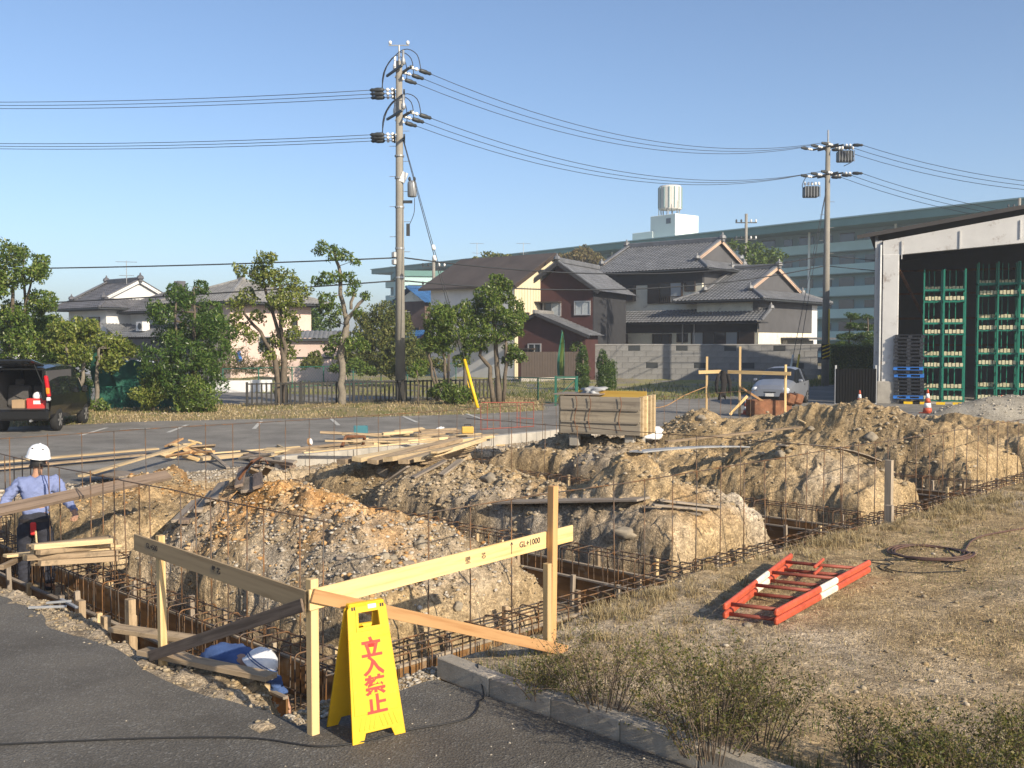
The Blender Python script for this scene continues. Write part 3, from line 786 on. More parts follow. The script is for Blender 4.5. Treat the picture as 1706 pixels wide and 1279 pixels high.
# black extension cord on the asphalt
def cable(name, pts, r, mat, label, cat, parent=None, n=6, sub=6, group=None):
    q = []
    pts = [Vector(p) for p in pts]
    for i in range(len(pts) - 1):
        p0, p1, p2, p3 = pts[max(i - 1, 0)], pts[i], pts[i + 1], pts[min(i + 2, len(pts) - 1)]
        for k in range(sub):
            t = k / sub
            q.append(0.5 * ((2 * p1) + (p2 - p0) * t + (2 * p0 - 5 * p1 + 4 * p2 - p3) * t * t + (3 * p1 - p0 - 3 * p2 + p3) * t ** 3))
    q.append(pts[-1])
    return MB().tube(q, r, n).build(name, mat, parent, smooth=True, **({} if parent else dict(label=label, cat=cat, group=group)))
cable('power_cord', [G(x, y, .009) for x, y in ((-60, 1243), (60, 1237), (150, 1233), (270, 1229), (380, 1228), (440, 1231), (500, 1240), (540, 1243), (600, 1236), (680, 1216), (740, 1206), (780, 1196), (796, 1180), (798, 1168), (806, 1158))] + [W(.24, -1.35, .137), W(.33, -1.3, .10)],
      0.006, 'black_rubber', 'thin black power cord lying across the asphalt behind the yellow sign', 'cord')

# ------------------------------------------------------------------ ladder on the lawn
l0, l1, r0, r1 = GT(1207, 1026, .06), GT(1318, 938, .06), GT(1292, 1036, .06), GT(1448, 949, .06)
ld = empty('ladder', (l0 + r0) / 2, 0, 'orange red two-section ladder with white bands lying on dry lawn', 'ladder')
for lay in (0, 1):
    dz = Z * (.075 * lay)
    for a, b in ((l0, l1), (r0, r1)):
        for t0, t1, m in ((0, .42, 'ladder_red'), (.42, .60, 'ladder_white'), (.60, 1, 'ladder_red')):
            MB().beam(a.lerp(b, t0) + dz, a.lerp(b, t1) + dz, .045, .066, bev=.016).build('rail' if m == 'ladder_red' else 'white_band', m, ld, True)
    for t in (.03, .36, .61, .84):
        MB().tube([l0.lerp(l1, t + .02 * lay) + dz, r0.lerp(r1, t + .02 * lay) + dz], .018, 8).build('rung', 'frame_red', ld, True, True)
q = l0.lerp(l1, .72).lerp(r0.lerp(r1, .72), .55); q2 = l0.lerp(l1, .9).lerp(r0.lerp(r1, .9), .5)
MB().beam(q + Z * .12, q2 + Z * .12, .03, .03, bev=.008).build('stay_arm', 'ladder_red', ld, True)
MB().beam(q + Z * .05, q2 + Z * .05, .03, .03, bev=.008).build('stay_arm', 'ladder_red', ld, True)
# hose coil
pts = []
c = GT(1545, 922, .02)
for k in range(60):
    a = k * .33; rr = .42 + .07 * math.sin(k * .37) ; p = c + Vector((rr * math.cos(a), rr * math.sin(a) * 1.15, 0)); pts.append((p.x, p.y, TZ(*UV(p)) + .012 + .006 * (k % 19) / 3))
for px, py in ((1600, 930), (1615, 905), (1640, 892), (1706, 880), (1760, 872)): pts.append(GT(px, py, .012))
cable('hose_coil', pts, .011, 'hose_brown', 'brown hose lying in a loose coil on the lawn', 'hose', sub=3)
pts = []
c = GT(1530, 940, .02)
for k in range(26):
    a = k * .41; rr = .2 + .25 * (k % 7) / 7; p = c + Vector((rr * math.cos(a) * 1.6, rr * math.sin(a), 0)); pts.append((p.x, p.y, TZ(*UV(p)) + .01))
cable('wire_offcut', pts, .006, 'black_rubber', 'tangled thin black wire beside the hose coil', 'wire', sub=3)

# ================================================================== timber and gear lying on the plot
ORD = ['first', 'second', 'third', 'fourth', 'fifth', 'sixth', 'seventh', 'eighth', 'ninth', 'tenth', 'eleventh', 'twelfth', 'thirteenth', 'fourteenth', 'fifteenth', 'sixteenth', 'seventeenth', 'eighteenth', 'nineteenth', 'twentieth'] + ['twenty-' + x for x in ('first', 'second', 'third', 'fourth', 'fifth', 'sixth', 'seventh')]
def number(objs, fmt):
    """labels by place, counted from the left of the view"""
    for i, o in enumerate(sorted(objs, key=lambda q: q.location.x / q.location.y)): o['label'] = fmt % ORD[i]
def ingroup(g): return [o for o in COL.objects if o.get('group') == g]

def lump(name, c, r, mat, seed, sq=(1, 1, 1), sub=3, amp=.35, **kw):
    bm = bmesh.new(); bmesh.ops.create_icosphere(bm, subdivisions=sub, radius=1.0)
    rr = random.Random(seed); off = Vector((rr.uniform(0, 50), rr.uniform(0, 50), rr.uniform(0, 50)))
    from mathutils import noise as mn
    for vv in bm.verts:
        f = 1 + amp * mn.fractal(vv.co * 1.3 + off, 1.0, 2.0, 3)
        vv.co = Vector((vv.co.x * sq[0], vv.co.y * sq[1], vv.co.z * sq[2])) * (r * f)
    me = bpy.data.meshes.new(name); bm.to_mesh(me); bm.free()
    me.polygons.foreach_set('use_smooth', [True] * len(me.polygons))
    o = link(name, me, mat); o.location = c; o.rotation_euler = (0, 0, rr.uniform(0, 6))
    return tag(o, **kw) if kw else o
def gplank(p0, p1, w, t, mat, label, group=None, name='plank', cat='plank', dz=(None, None), roll=0.0, warp=0.0, ext=0.0):
    """a loose board between two spots seen on the soil; dz lifts each end"""
    a = GT(*p0, (dz[0] if dz[0] is not None else t / 2 + .004)); b = GT(*p1, (dz[1] if dz[1] is not None else t / 2 + .004))
    return plank(name, a, b, w, t, mat, roll=roll, warp=warp, label=label, cat=cat, group=group)
# the dark plank across the trench by the worker
a = P(-60, 862, 11.0); b = P(281, 791, 12.9)
b.z = max(b.z, TZ(*UV(b)) + .03)
plank('plank', a, b, 0.16, 0.045, 'dark_plank', roll=.5, label='long dark plank spanning the trench in front of the standing worker', cat='plank')
sh = empty('sawhorse', (a.x - .25, a.y - .05, 0), R(45), 'wooden sawhorse carrying the long dark plank end', 'sawhorse')
for sx in (-1, 1):
    for sy in (-1, 1): MB().beam((sx * .28, sy * .22, 0), (sx * .22, sy * .03, a.z - .1), .05, .04).build('leg', 'old_wood', sh)
MB().beam((-.4, 0, a.z - .08), (.4, 0, a.z - .08), .08, .06).build('top_beam', 'old_wood', sh)
# plank along the asphalt edge
for i, (p0, p1, z, w, m) in enumerate(((( 238, 1084), (452, 1128), .045, .13, 'old_wood'), ((190, 1046), (330, 1066), .0, .15, 'old_wood'))):
    plank('plank', G(*p0, z), G(*p1, z + .01), w, .04, m, label=('worn plank on the asphalt edge before the crouching worker', 'rough plank bedded in gravel behind the shorter batter post')[i], cat='plank')
# tied timber over the left trench
for k in range(11):
    r_, q_ = k % 4, k // 4
    plank('timber', P(52 + random.uniform(-12, 14), 938 + 0 - r_ * 9 , 10.6 + q_ * .12), P(178 + random.uniform(-18, 24), 930 - r_ * 10 - q_ * 4, 11.3 + q_ * .12), .075, .055, random.choice(['old_wood', 'pale_wood', 'old_wood']), label='squared timber in the stack laid across the trench by the asphalt', cat='timber', group='timber stack across the asphalt trench')
plank('plank', P(8, 926, 10.9), P(200, 908, 11.9), .1, .03, 'pale_wood', label='thin pale board on top of the timber stack by the asphalt', cat='plank')
plank('plank', P(2, 945, 10.6), P(60, 918, 11.6), .05, .05, 'old_wood', label='short stick leaning beside the timber stack by the asphalt', cat='plank')
# bundle of fanned boards on the first mound
BL = 'weathered board in the chained fan of boards on the first mound'
BG = 'fan of old boards on the first mound'
fan = [((296, 872), (385, 800)), ((306, 876), (392, 806)), ((330, 862), (400, 800)), ((352, 848), (412, 796)), ((398, 826), (418, 770)), ((412, 822), (425, 775)), ((430, 820), (428, 778)),
       ((405, 756), (474, 784)), ((410, 764), (488, 796)), ((418, 772), (492, 790)), ((424, 782), (462, 798)), ((420, 792), (450, 808)), ((428, 776), (505, 806)), ((400, 770), (455, 772)), ((440, 800), (500, 812))]
for k, (p0, p1) in enumerate(fan):
    lift = .04 + .035 * (k % 5)
    a, b = GT(*p0, .03), GT(*p1, .03)
    if (a - b).length > 2.6: b = a + (b - a).normalized() * 1.9
    a.z += lift * .6; b.z += lift + .05
    plank('board', a, b, random.choice([.10, .12, .15]), random.choice([.035, .05]), random.choice(['grey_wood', 'old_wood', 'grey_wood', 'dark_plank']), roll=random.uniform(-.4, .4), label=BL, cat='board', group=BG)
ch = [GT(398, 800, .18), GT(412, 782, .26), GT(424, 768, .30), GT(437, 763, .26), GT(446, 772, .16)]
cable('chain', ch, .02, 'rust_plate', 'rusty chain wrapped round the fan of boards', 'chain', n=5)
# boards on the other mounds
gplank((832, 838), (1072, 832), .34, .03, 'grey_wood', 'wide flat grey plank lying along the second mound', dz=(.10, .10))
for k, (p0, p1) in enumerate((((1070, 845), (1168, 858)), ((1098, 835), (1200, 848)), ((1088, 842), (1180, 850)))):
    gplank(p0, p1, .10, .025, 'grey_wood', 'narrow grey board in the trio beside the wide plank', 'three narrow boards on the second mound', dz=(.05 + .02 * k, .05 + .02 * k))
gplank((560, 930), (690, 938), .07, .03, 'grey_wood', 'short grey stick on rubble at the front of the first mound', dz=(.05, .05))
gplank((1060, 754), (1240, 745), .22, .02, 'grey_plastic', 'long grey board on the crest of the third mound', dz=(.1, .08), warp=.03)
gplank((1300, 742), (1462, 768), .2, .02, 'grey_wood', 'bowed grey board running down the third mound', dz=(.08, .05), warp=.12)
gplank((1110, 736), (1335, 712), .1, .04, 'old_wood', 'brown plank slanting up the tallest mound', dz=(.08, .12))
gplank((1330, 700), (1342, 706), .06, .03, 'pale_wood', 'short pale offcut on the tallest mound', dz=(.05, .05))
# timber by the back edge
BK = 'boards heaped at the back edge of the plot'
def heap(n, x0, x1, y0, y1, z0, z1, L, mats, label, group, slope=6):
    for k in range(n):
        x, y = random.uniform(x0, x1), random.uniform(y0, y1); z = random.uniform(z0, z1)
        c = G(x, y, z); l = random.uniform(*L) / 2; an = random.gauss(R(38), R(22)) if random.random() < .75 else random.uniform(0, math.pi)
        d = Vector((math.cos(an), math.sin(an), random.uniform(-.06, .06)))
        plank('board', c - d * l, c + d * l, random.choice([.06, .09, .12]), random.choice([.03, .045, .06]), random.choice(mats), roll=random.uniform(-.3, .3), label=label, cat='board', group=group)
heap(27, 585, 790, 722, 746, .02, .36, (1.0, 2.9), ['pale_wood', 'pale_wood', 'old_wood'], 'pale offcut board in the heap beside the blue crate', BK)
heap(16, 400, 560, 742, 756, .03, .15, (1.2, 3.2), ['pale_wood', 'old_wood'], 'flat pale board on the ground beyond the fan of boards', 'boards laid on the ground beyond the fan')
heap(9, 640, 770, 716, 724, .03, .3, (.5, 1.1), ['pale_wood', 'old_wood'], 'short block of timber on the pavement beside the blue crate', 'timber blocks by the crate')
# large beams overhanging the cross trench
for k in range(6):
    a = P(568 + k * 26, 769 - (k % 2) * 4, 17.6 - k * .1); b = P(738 + k * 13, 742 - (k % 3) * 5, 20.8)
    plank('beam', a, b, .19, .08, ('old_wood', 'pale_wood')[k % 2], label='thick beam in the stack overhanging the second trench', cat='beam', group='beams overhanging the second trench', roll=random.uniform(-.15, .15))
for k, (p0, p1) in enumerate((((688, 796), (742, 768)), ((735, 792), (768, 766)), ((640, 806), (680, 778)))):
    gplank(p0, p1, .13, .03, 'grey_wood', 'grey board leaning on the second mound below the beams', 'boards leaning below the beams', dz=(.04, .12))
for k in range(7):
    gplank((706 + k * 3, 772 - k * 3), (776 + k * 4, 758 - k * 4), .13, .035, random.choice(['pale_wood', 'old_wood']), 'board of the chained stack on the second mound', 'chained stack of boards', dz=(.06 + k * .035, .06 + k * .035))
# long pale boards at the left back
for k, (p0, p1, w, z, m, lb) in enumerate((((135, 793), (309, 742), .12, .25, 'pale_wood', 'long pale board sloping up beyond the standing worker'), ((-30, 772), (262, 747), .2, .1, 'pale_wood', 'long brown board on the ground beyond the standing worker'),
                                        ((-30, 783), (240, 757), .2, .06, 'old_wood', 'dark long board beside the brown board beyond the worker'), ((150, 786), (222, 792), .6, .15, 'grey_wood', 'square plywood offcut lying beyond the standing worker'))):
    plank('plank', G(*p0, z), G(*p1, z + (.12 if k == 0 else .02)), w, .035, m, label=lb, cat='plank')
for k in range(16):
    p = GT(random.uniform(262, 345), random.uniform(742, 764), .05); an = random.uniform(0, math.pi); l = random.uniform(.15, .45); d = Vector((math.cos(an), math.sin(an), random.uniform(-.3, .3)))
    p.z += random.uniform(0, .14)
    plank('offcut', p - d * l, p + d * l, random.choice([.08, .1, .13]), .04, random.choice(['pale_wood', 'pine', 'old_wood', 'pine_red']), roll=random.uniform(-.6, .6), label='short broken timber offcut on the low mound past the worker', cat='offcut', group='offcuts on the low mound')
gplank((345, 750), (380, 780), .08, .03, 'grey_wood', 'thin grey lath leaning off the low mound', dz=(.2, .04))

number(ingroup('timber stack across the asphalt trench'), '%s timber from the left in the stack across the asphalt trench')
number(ingroup(BG), '%s board from the left in the chained fan on the first mound')
number(ingroup(BK), '%s pale board from the left in the heap by the blue crate')
number(ingroup('boards laid on the ground beyond the fan'), '%s board from the left lying flat beyond the fan of boards')
number(ingroup('timber blocks by the crate'), '%s short block from the left on the pavement by the crate')
number(ingroup('offcuts on the low mound'), '%s timber offcut from the left on the low mound')
number(ingroup('beams overhanging the second trench'), '%s thick beam from the left in the overhanging stack')
number(ingroup('boards leaning below the beams'), '%s grey board from the left leaning below the overhanging beams')
number(ingroup('chained stack of boards'), '%s board from the left in the chained stack on the second mound')
number(ingroup('three narrow boards on the second mound'), '%s narrow grey board from the left beside the wide plank')
# ---- low concrete footing along the back
mb = MB(); root = empty('concrete_footing', W(8, 11.3), 0, 'low pale concrete footing along the back edge of the plot', 'footing')
for k in range(7):
    a, b = W(6.4 + k * 1.85, 10.95 + .05 * k, .12), W(6.4 + k * 1.85 + 1.83, 10.95 + .05 * (k + 1), .12)
    plank('footing_block', a, b, .24, .26, 'concrete', root, bev=.01)

# ---- big wooden form box on blocks
bx = G(1010, 718, .62); bx = GT(1012, 722, .1)
bu, bvv = UV(bx)
root = empty('form_box', bx, R(-23), 'big weathered wooden form box with chains, standing on the third mound', 'wooden box')
LX, LY, HZ = 1.72, 1.05, .78
for k in range(3):
    for sy in (-1, 1):
        MB().box((0, sy * LY / 2, .14 + k * .262), (LX, .03, .25), bev=.006).build('side_board', 'form_box', root)
for k in range(2):
    for sy in (-1, 1): MB().box((0, sy * (LY / 2 + .03), .265 + k * .262), (LX - .06, .035, .035)).build('batten', 'form_box', root)
for sx in (-1, 1):
    MB().box((sx * (LX / 2 - .04), 0, .4), (.03, LY - .06, HZ)).build('end_panel', 'form_box', root)
    for k in range(4): MB().box((sx * (LX / 2 + .01), -LY / 2 + .08 + k * (LY - .16) / 3, .4), (.07, .1, HZ + .03), bev=.006).build('end_post', 'pale_wood', root)
MB().box((.1, 0, HZ - .02), (LX * .86, .03, .26)).build('inner_divider', 'yellow_ply', root)
MB().box((0, 0, .05), (LX - .1, LY - .08, .03)).build('bottom', 'form_box', root)
MB().box((-.55, -.05, HZ + .045), (1.0, .95, .018), Matrix.Rotation(.05, 3, 'Z')).build('lid_sheet', 'grey_wood', root)
MB().box((.1, .3, HZ + .07), (1.3, .12, .02), Matrix.Rotation(-.1, 3, 'Z')).build('loose_lath', 'pale_wood', root)
for x in (-.5, -.2, .45):
    pts = [(x + .03 * math.sin(k), -LY / 2 - .062, HZ + .02 - k * .1) for k in range(8)]
    MB().tube(pts, .008, 5).build('chain', 'rust_plate', root)
q = lump('cloth_bundle', (-.35, 0, HZ + .1), .17, 'grey_plastic', 21, (1.5, 1, .5), 3, .9); q.parent = root
for sx in (-.6, .6):
    for sy in (-.35, .35): MB().box((sx, sy, -.12), (.2, .2, .28), bev=.02).build('foot_block', 'concrete', root)

lump('plastic_bag', GT(1088, 722, .08), .2, 'white_plastic', 3, (1.5, .9, .7), 3, .95, label='crumpled white plastic bag against the end of the wooden box', cat='bag')
lump('plastic_bag', G(732, 716, .06), .13, 'white_plastic', 4, (1.3, .8, .7), 3, .95, label='small white plastic bag on the timber heap by the lot', cat='bag')

# rusty tray with tarp, by the car
root = empty('rusty_tray', P(1285, 690, 35.0) * 1, R(8), 'rusty brown steel tray with bundled sacks near the silver car', 'tray')
tz = root.location; root.location = (tz.x, tz.y, max(0.0, TZ(*UV(tz))) if UV(tz)[0] < 24 else 0)
for sy in (-1, 1): MB().box((-.1, sy * .4, .3), (1.3, .03, .55)).build('side_plate', 'rust_plate', root)
for sx in (-1, 1): MB().box((-.1 + sx * .65, 0, .3), (.03, .8, .55)).build('end_plate', 'rust_plate', root)
MB().box((-.1, 0, .03), (1.3, .8, .03)).build('bottom_plate', 'rust_plate', root)
for k in range(2): MB().box((.5 + .28 * k, -.15, .62), (.3, .8, .35), Matrix.Rotation(.3, 3, 'Y'), .05).build('sack', 'rust_plate', root)

# red steel frame lying upright by the lot
root = empty('scaffold_frame', G(845, 714), 0, 'thin red scaffold frame standing on its side by the lot', 'scaffold frame')
f0, f1 = G(801, 716), G(889, 711)
for h in (.02, .74): MB().tube([f0 + Z * (h + (.0 if h < .5 else .06)), f1 + Z * h], .014, 6).build('rail', 'frame_red', root, True)
for t in (0, .12, .36, .68, .74, 1.0): q = f0.lerp(f1, t); MB().tube([q, q + Z * .74], .013, 6).build('upright', 'frame_red', root, True)
for t in (0, .66): MB().tube([f0.lerp(f1, t) + Z * .3, f0.lerp(f1, t + .34) + Z * .25], .012, 6).build('stay', 'frame_red', root, True)
root = empty('trestle', G(592, 765), 0, 'rusty leaning trestle frame in front of the blue crate', 'trestle')
t0, t1, t2, t3 = G(562, 764), P(576, 727, 22.6), P(608, 727, 22.6), G(600, 758)
for a, b in ((t0, t1), (t1, t2), (t2, t3)): MB().beam(a, b, .06, .06, bev=.01).build('bar', 'rust_plate', root, True)
# blue crate, reel, yellow box
root = empty('plastic_crate', G(601, 728, .10), R(10), 'small blue plastic crate among the timber by the lot', 'crate')
for k in range(4): MB().box(((-.17, .17, 0, 0)[k], (0, 0, -.13, .13)[k], .15), ((.02, .28, .28), (.02, .28, .28), (.34, .02, .28), (.34, .02, .28))[k]).build('wall', 'blue_plastic', root)
MB().box((0, 0, .02), (.34, .26, .02)).build('bottom', 'blue_plastic', root)
for k in range(4): MB().box((-.12 + k * .08, -.143, .14), (.012, .012, .22)).build('rib', 'blue_plastic', root)
lump('sack_cloth', G(588, 728, .32), .16, 'old_wood', 9, (1.6, 1, .5), label='brown cloth draped beside the blue crate', cat='cloth')
root = empty('cord_reel', G(516, 744, .02), R(75), 'white and orange cord reel standing by the back boards', 'reel')
Mx = Matrix.Rotation(R(80), 3, 'X')
MB().lathe((0, 0, .12), [(.03, -.04), (.075, -.04), (.075, -.03), (.03, -.028), (.03, .028), (.075, .03), (.075, .04), (.03, .04)], 16, Mx).build('drum', 'white_plastic', root)
MB().lathe((0, 0, .12), [(.035, -.027), (.09, -.027), (.09, .027), (.035, .027)], 16, Mx).build('wound_cord', 'pine_red', root)
root = empty('tool_box', G(779, 722, .25), R(5), 'small yellow tool box on the timber by the red frame', 'tool box')
MB().box((0, 0, .09), (.3, .2, .18), bev=.02).build('case', 'yellow_ply', root); MB().tube([(-.08, 0, .18), (-.08, 0, .23), (.08, 0, .23), (.08, 0, .18)], .012, 6).build('handle', 'ink', root)

# second batter board at the back, with a jacket
q1, q2, q3 = G(1177, 691), G(1232, 692), G(1312, 664)
q3 = q2 + (q2 - q1) * 1.15 + Vector((0, -.9, 0))
root = empty('batter_board', q1, 0, 'far pine batter board with a jacket hung on it, beside the silver car', 'batter board')
for q, h in ((q1, 2.05), (q2, 2.4), (q3, 1.8)): plank('post', q, q + Z * h, .075, .06, 'pine', root)
plank('board', q1 - Vector((.3, .06, -1.5)), q1.lerp(q2, .42) + Vector((0, -.06, 1.53)), .02, .12, 'pine', root)
plank('board', q1.lerp(q2, .62) + Vector((0, -.06, 1.52)), q2.lerp(q3, 1.1) + Vector((0, -.06, 1.5)), .02, .12, 'pine', root)
plank('brace', q2 + Vector((0, -.08, 1.0)), q2 + Vector((1.4, -.3, .1)), .02, .07, 'pine_red', root)
plank('brace', q2 + Vector((0.2, -.3, .7)), q2 + Vector((-.4, -.3, .05)), .03, .09, 'pine', root)
cable('rope', [q1 + Z * 1.0, q1.lerp(G(1100, 700), .5) + Z * .75, G(1105, 700) + Z * .45, G(1060, 706) + Z * .5], .015, 'pine_red', 'tan rope slung from the far batter board to the wooden box', 'rope')
jc = q1.lerp(q2, .48) + Vector((0, -.1, 0))
bm = MB(); nn = 14
for i in range(nn):
    t = i / (nn - 1); z = 1.56 - t * (.95 + .0); hw = .07 + .05 * min(1, t * 4) + .03 * math.sin(t * 7)
    for k in range(10):
        a = k * .6283; fold = 1 + .18 * math.sin(3 * a + t * 5); bm.v.append((jc.x + hw * math.cos(a) * fold + .03 * math.sin(t * 4), jc.y + .06 * math.sin(a) * fold, z - (.10 * math.sin(a * 2 + 1) * (i == nn - 1))))
for i in range(nn - 1):
    for k in range(10): bm.f.append((i * 10 + k, i * 10 + (k + 1) % 10, i * 10 + 10 + (k + 1) % 10, i * 10 + 10 + k)); bm.mi.append(0)
jk = bm.build('jacket', 'black_cloth', None, smooth=True, label='black jacket hanging from the far batter board rail', cat='jacket')
for sx in (-1, 1): MB().tube([jc + Vector((sx * .15, 0, 1.45)), jc + Vector((sx * .24, -.03, 1.1)), jc + Vector((sx * .22, -.04, .78))], [.07, .06, .05], 7).build('sleeve', 'black_cloth', jk, smooth=True)
def cone(p, h, label):
    root = empty('traffic_cone', p, random.uniform(0, 3), label, 'traffic cone', 'traffic cones beyond the plot')
    MB().box((0, 0, .02), (h * .5, h * .5, .04), bev=.01).build('base', 'ladder_red', root)
    n = 5; r = lambda t: .16 * h * (1 - t) + .03 * h
    for k in range(n):
        t0, t1 = k / n, (k + 1) / n
        MB().lathe((0, 0, .04), [(r(t0), t0 * h), (r(t1), t1 * h)], 14).build('band', ('ladder_red', 'white_plastic')[k % 2], root, smooth=True)
cone(P(1545, 688, 36.5) * Vector((1, 1, 0)).length * 0 + Vector((P(1545, 688, 36.5).x, 36.5, 0)), .85, 'red and white cone standing in front of the green racks')
cone(Vector((P(1432, 680, 37.5).x, 37.5, 0)), .75, 'red cone peeking over the tallest mound before the black gate')
cone(Vector((P(1668, 690, 34).x, 34, 0)), .75, 'red cone standing behind the grey gravel heap')
cone(Vector((P(1243, 690, 36).x, 36, 0)), .6, 'small red cone next to the rusty tray')
# grey gravel heap at the far right
nx, ny = 60, 40
hx_, hy_ = np.meshgrid(np.linspace(-4.2, 4.2, nx), np.linspace(-2.6, 2.6, ny), indexing='ij')
hz_ = np.clip(.95 * np.exp(-(hx_ / 2.3) ** 2 - (hy_ / 1.3) ** 2) + .22 * fbm(hx_ * 1.2, hy_ * 1.2, 500, 5) * np.exp(-(hx_ / 2.8) ** 2 - (hy_ / 1.6) ** 2) - .03, -.03, 2)
hc = Vector((P(1668, 700, 31.0).x, 31.0, 0)); idg = np.arange(nx * ny).reshape(nx, ny)
o = npmesh('gravel_heap', np.stack([hx_, hy_, hz_], -1).reshape(-1, 3), np.stack([idg[:-1, :-1], idg[1:, :-1], idg[1:, 1:], idg[:-1, 1:]], -1).reshape(-1, 4), 'heap_gravel', smooth=True,
           label='pale grey gravel heap in front of the warehouse racks', cat='gravel heap')
o.location = hc

# ================================================================== stones, grass, shrubs
def stones(name, U, V_, size, mat, kind='stuff', sink=.25, label=None, zfun=None):
    n = len(U); ico = bmesh.new(); bmesh.ops.create_icosphere(ico, subdivisions=1, radius=1.0)
    bv = np.array([v.co[:] for v in ico.verts]); bf = np.array([[v.index for v in f.verts] for f in ico.faces]); ico.free()
    z = terr(U, V_) if zfun is None else zfun
    x = OO.x + U * OU.x + V_ * OV.x; y = OO.y + U * OU.y + V_ * OV.y
    sc = size[:, None] * rng.uniform(.6, 1.3, (n, 3)); sc[:, 2] *= .6
    an = rng.uniform(0, 6.28, n); c, s = np.cos(an), np.sin(an)
    vv = bv[None] * rng.uniform(.72, 1.25, (n, len(bv), 1)) * sc[:, None]
    X = vv[..., 0] * c[:, None] - vv[..., 1] * s[:, None]; Y = vv[..., 0] * s[:, None] + vv[..., 1] * c[:, None]
    vv = np.stack([X + x[:, None], Y + y[:, None], vv[..., 2] + (z + size * (0.5 - sink))[:, None]], -1).reshape(-1, 3)
    ff = (bf[None] + (np.arange(n) * len(bv))[:, None, None]).reshape(-1, 3)
    return npmesh(name, vv, ff, mat, kind=kind, **(dict(label=label) if label else {}))
def pick(n, u0, u1, v0, v1, w=None):
    U, V_ = rng.uniform(u0, u1, n), rng.uniform(v0, v1, n)
    if w is not None:
        k = rng.uniform(0, 1, n) < w(U, V_); U, V_ = U[k], V_[k]
    return U, V_
def gs(U, V_, cu, cv, su, sv): return np.exp(-((U - cu) / su) ** 2 - ((V_ - cv) / sv) ** 2)
lum = lambda U, V_, f=1.2, s=600: np.clip(.5 + 1.6 * fbm(U * f, V_ * f, s, 3), 0, 1)
def psize(n, a, b, k=2.6): return a + (b - a) * rng.uniform(0, 1, n) ** k
U, V_ = pick(14000, .5, 3.6, .5, 9.2, lambda u, v: lum(u, v, 1.3) ** 2.2); stones('gravel_pebbles', U, V_, psize(len(U), .005, .028, 4), 'stones')
U, V_ = pick(8000, .5, 3.0, .5, 5.2, lambda u, v: np.clip(1.2 * gs(u, v, 1.0, 1.8, .6, .9) + gs(u, v, 1.9, 1.0, .8, .45) + .5 * gs(u, v, .8, 4.4, .5, .9), 0, 1)); stones('grey_rubble', U, V_, psize(len(U), .006, .033, 2.8), 'grey_stones')
U, V_ = pick(8000, .6, 3.4, .7, 9, lambda u, v: np.clip(gs(u, v, 1.5, 3.6, .9, 1.0) + gs(u, v, 2.0, 2.2, .9, 1.0) + .6 * gs(u, v, 2.6, 8, 1.1, 1.0), 0, 1)); stones('orange_clods', U, V_, psize(len(U), .007, .038, 3), 'orange_stones')
U, V_ = pick(12000, 5.4, 7.9, .4, 9.2, lambda u, v: lum(u, v, 1.1, 610) ** 2.2); stones('mound_gravel', U, V_, psize(len(U), .008, .05, 4), 'stones')
U, V_ = pick(13000, 10.3, 18.2, .4, 9.2, lambda u, v: lum(u, v, .9, 620) ** 2.2 * ((u < 12.9) | (u > 15.2))); stones('far_mound_gravel', U, V_, psize(len(U), .012, .065, 4), 'stones')
U, V_ = pick(9000, -1.5, -.75, -1.2, 10, lambda u, v: sst(-1.5, -1.2, u) * (.25 + .75 * lum(u, v, 1.5, 605))); stones('edge_gravel', U, V_, psize(len(U), .004, .026, 3.5), 'stones')
U, V_ = pick(1500, -1.3, .3, -1.25, -.7); stones('corner_gravel', U, V_, psize(len(U), .006, .025, 3), 'grey_stones')
U, V_ = pick(9000, .35, 16, -7.2, -.6, lambda u, v: lum(u, v, .8, 630) * (.25 + .75 * np.exp(-u / 6))); stones('lawn_pebbles', U, V_, psize(len(U), .006, .030, 4), 'stones')
U, V_ = pick(4500, -.5, 23, 10.2, 11.6); stones('back_gravel', U, V_, psize(len(U), .012, .05, 3), 'grey_stones')
U, V_ = pick(260, -1.6, .3, -7, -1.3); stones('loose_grit', U, V_, psize(len(U), .003, .010, 2), 'grey_stones', zfun=np.zeros(len(U)))
U, V_ = pick(420, -6, -1.2, -3, 8, lambda u, v: np.exp((u + 1.2) / 1.2)); stones('drive_grit', U, V_, psize(len(U), .003, .011, 2), 'grey_stones', zfun=np.zeros(len(U)))
# boulders one can point at
for k, (px, py, r, sq, lb) in enumerate(((699, 912, .105, (.75, .8, 1.2), 'egg shaped grey boulder on the front mound near its right end'), (655, 932, .07, (1, 1, .8), 'angular pale stone at the front of the rubble mound'), (763, 1018, .075, (1.1, .8, .9), 'round stone stuck in the cut face of the front mound'),
        (1043, 893, .17, (1.4, 1, .7), 'large smooth boulder in the cut face of the second mound'), (640, 930, .08, (1, 1, .7), 'flat grey stone on the rubble behind the pine rail'), (640, 788, .16, (1.2, 1, .8), 'yellowish round boulder on the bank below the beams'), (818, 800, .18, (1.2, 1, .8), 'brown boulder half sunk at the front of the second mound'),
        (1168, 698, .16, (1.3, 1, .7), 'tan boulder on the ridge before the far batter board'), (1452, 730, .2, (1.1, 1, .9), 'rounded boulder on the face of the tallest mound'), (1352, 715, .12, (1, 1, .8), 'small boulder on the left slope of the tallest mound'), (1300, 760, .12, (1.2, 1, .8), 'pale boulder on top of the third mound'),
        (140, 1028, .07, (1.2, 1, .8), 'white rock on the gravel edge beside the asphalt'), (155, 1034, .05, (1, 1, .8), 'smaller white rock on the gravel edge near the steel offcuts'), (1245, 1043, .06, (1.3, 1, .6), 'pale flat rock by the foot of the orange ladder'))):
    r *= .72; p = GT(px, py, -r * .25); lump('boulder', p, r, 'boulder', 40 + k, sq, 3, .4, label=lb, cat='boulder')
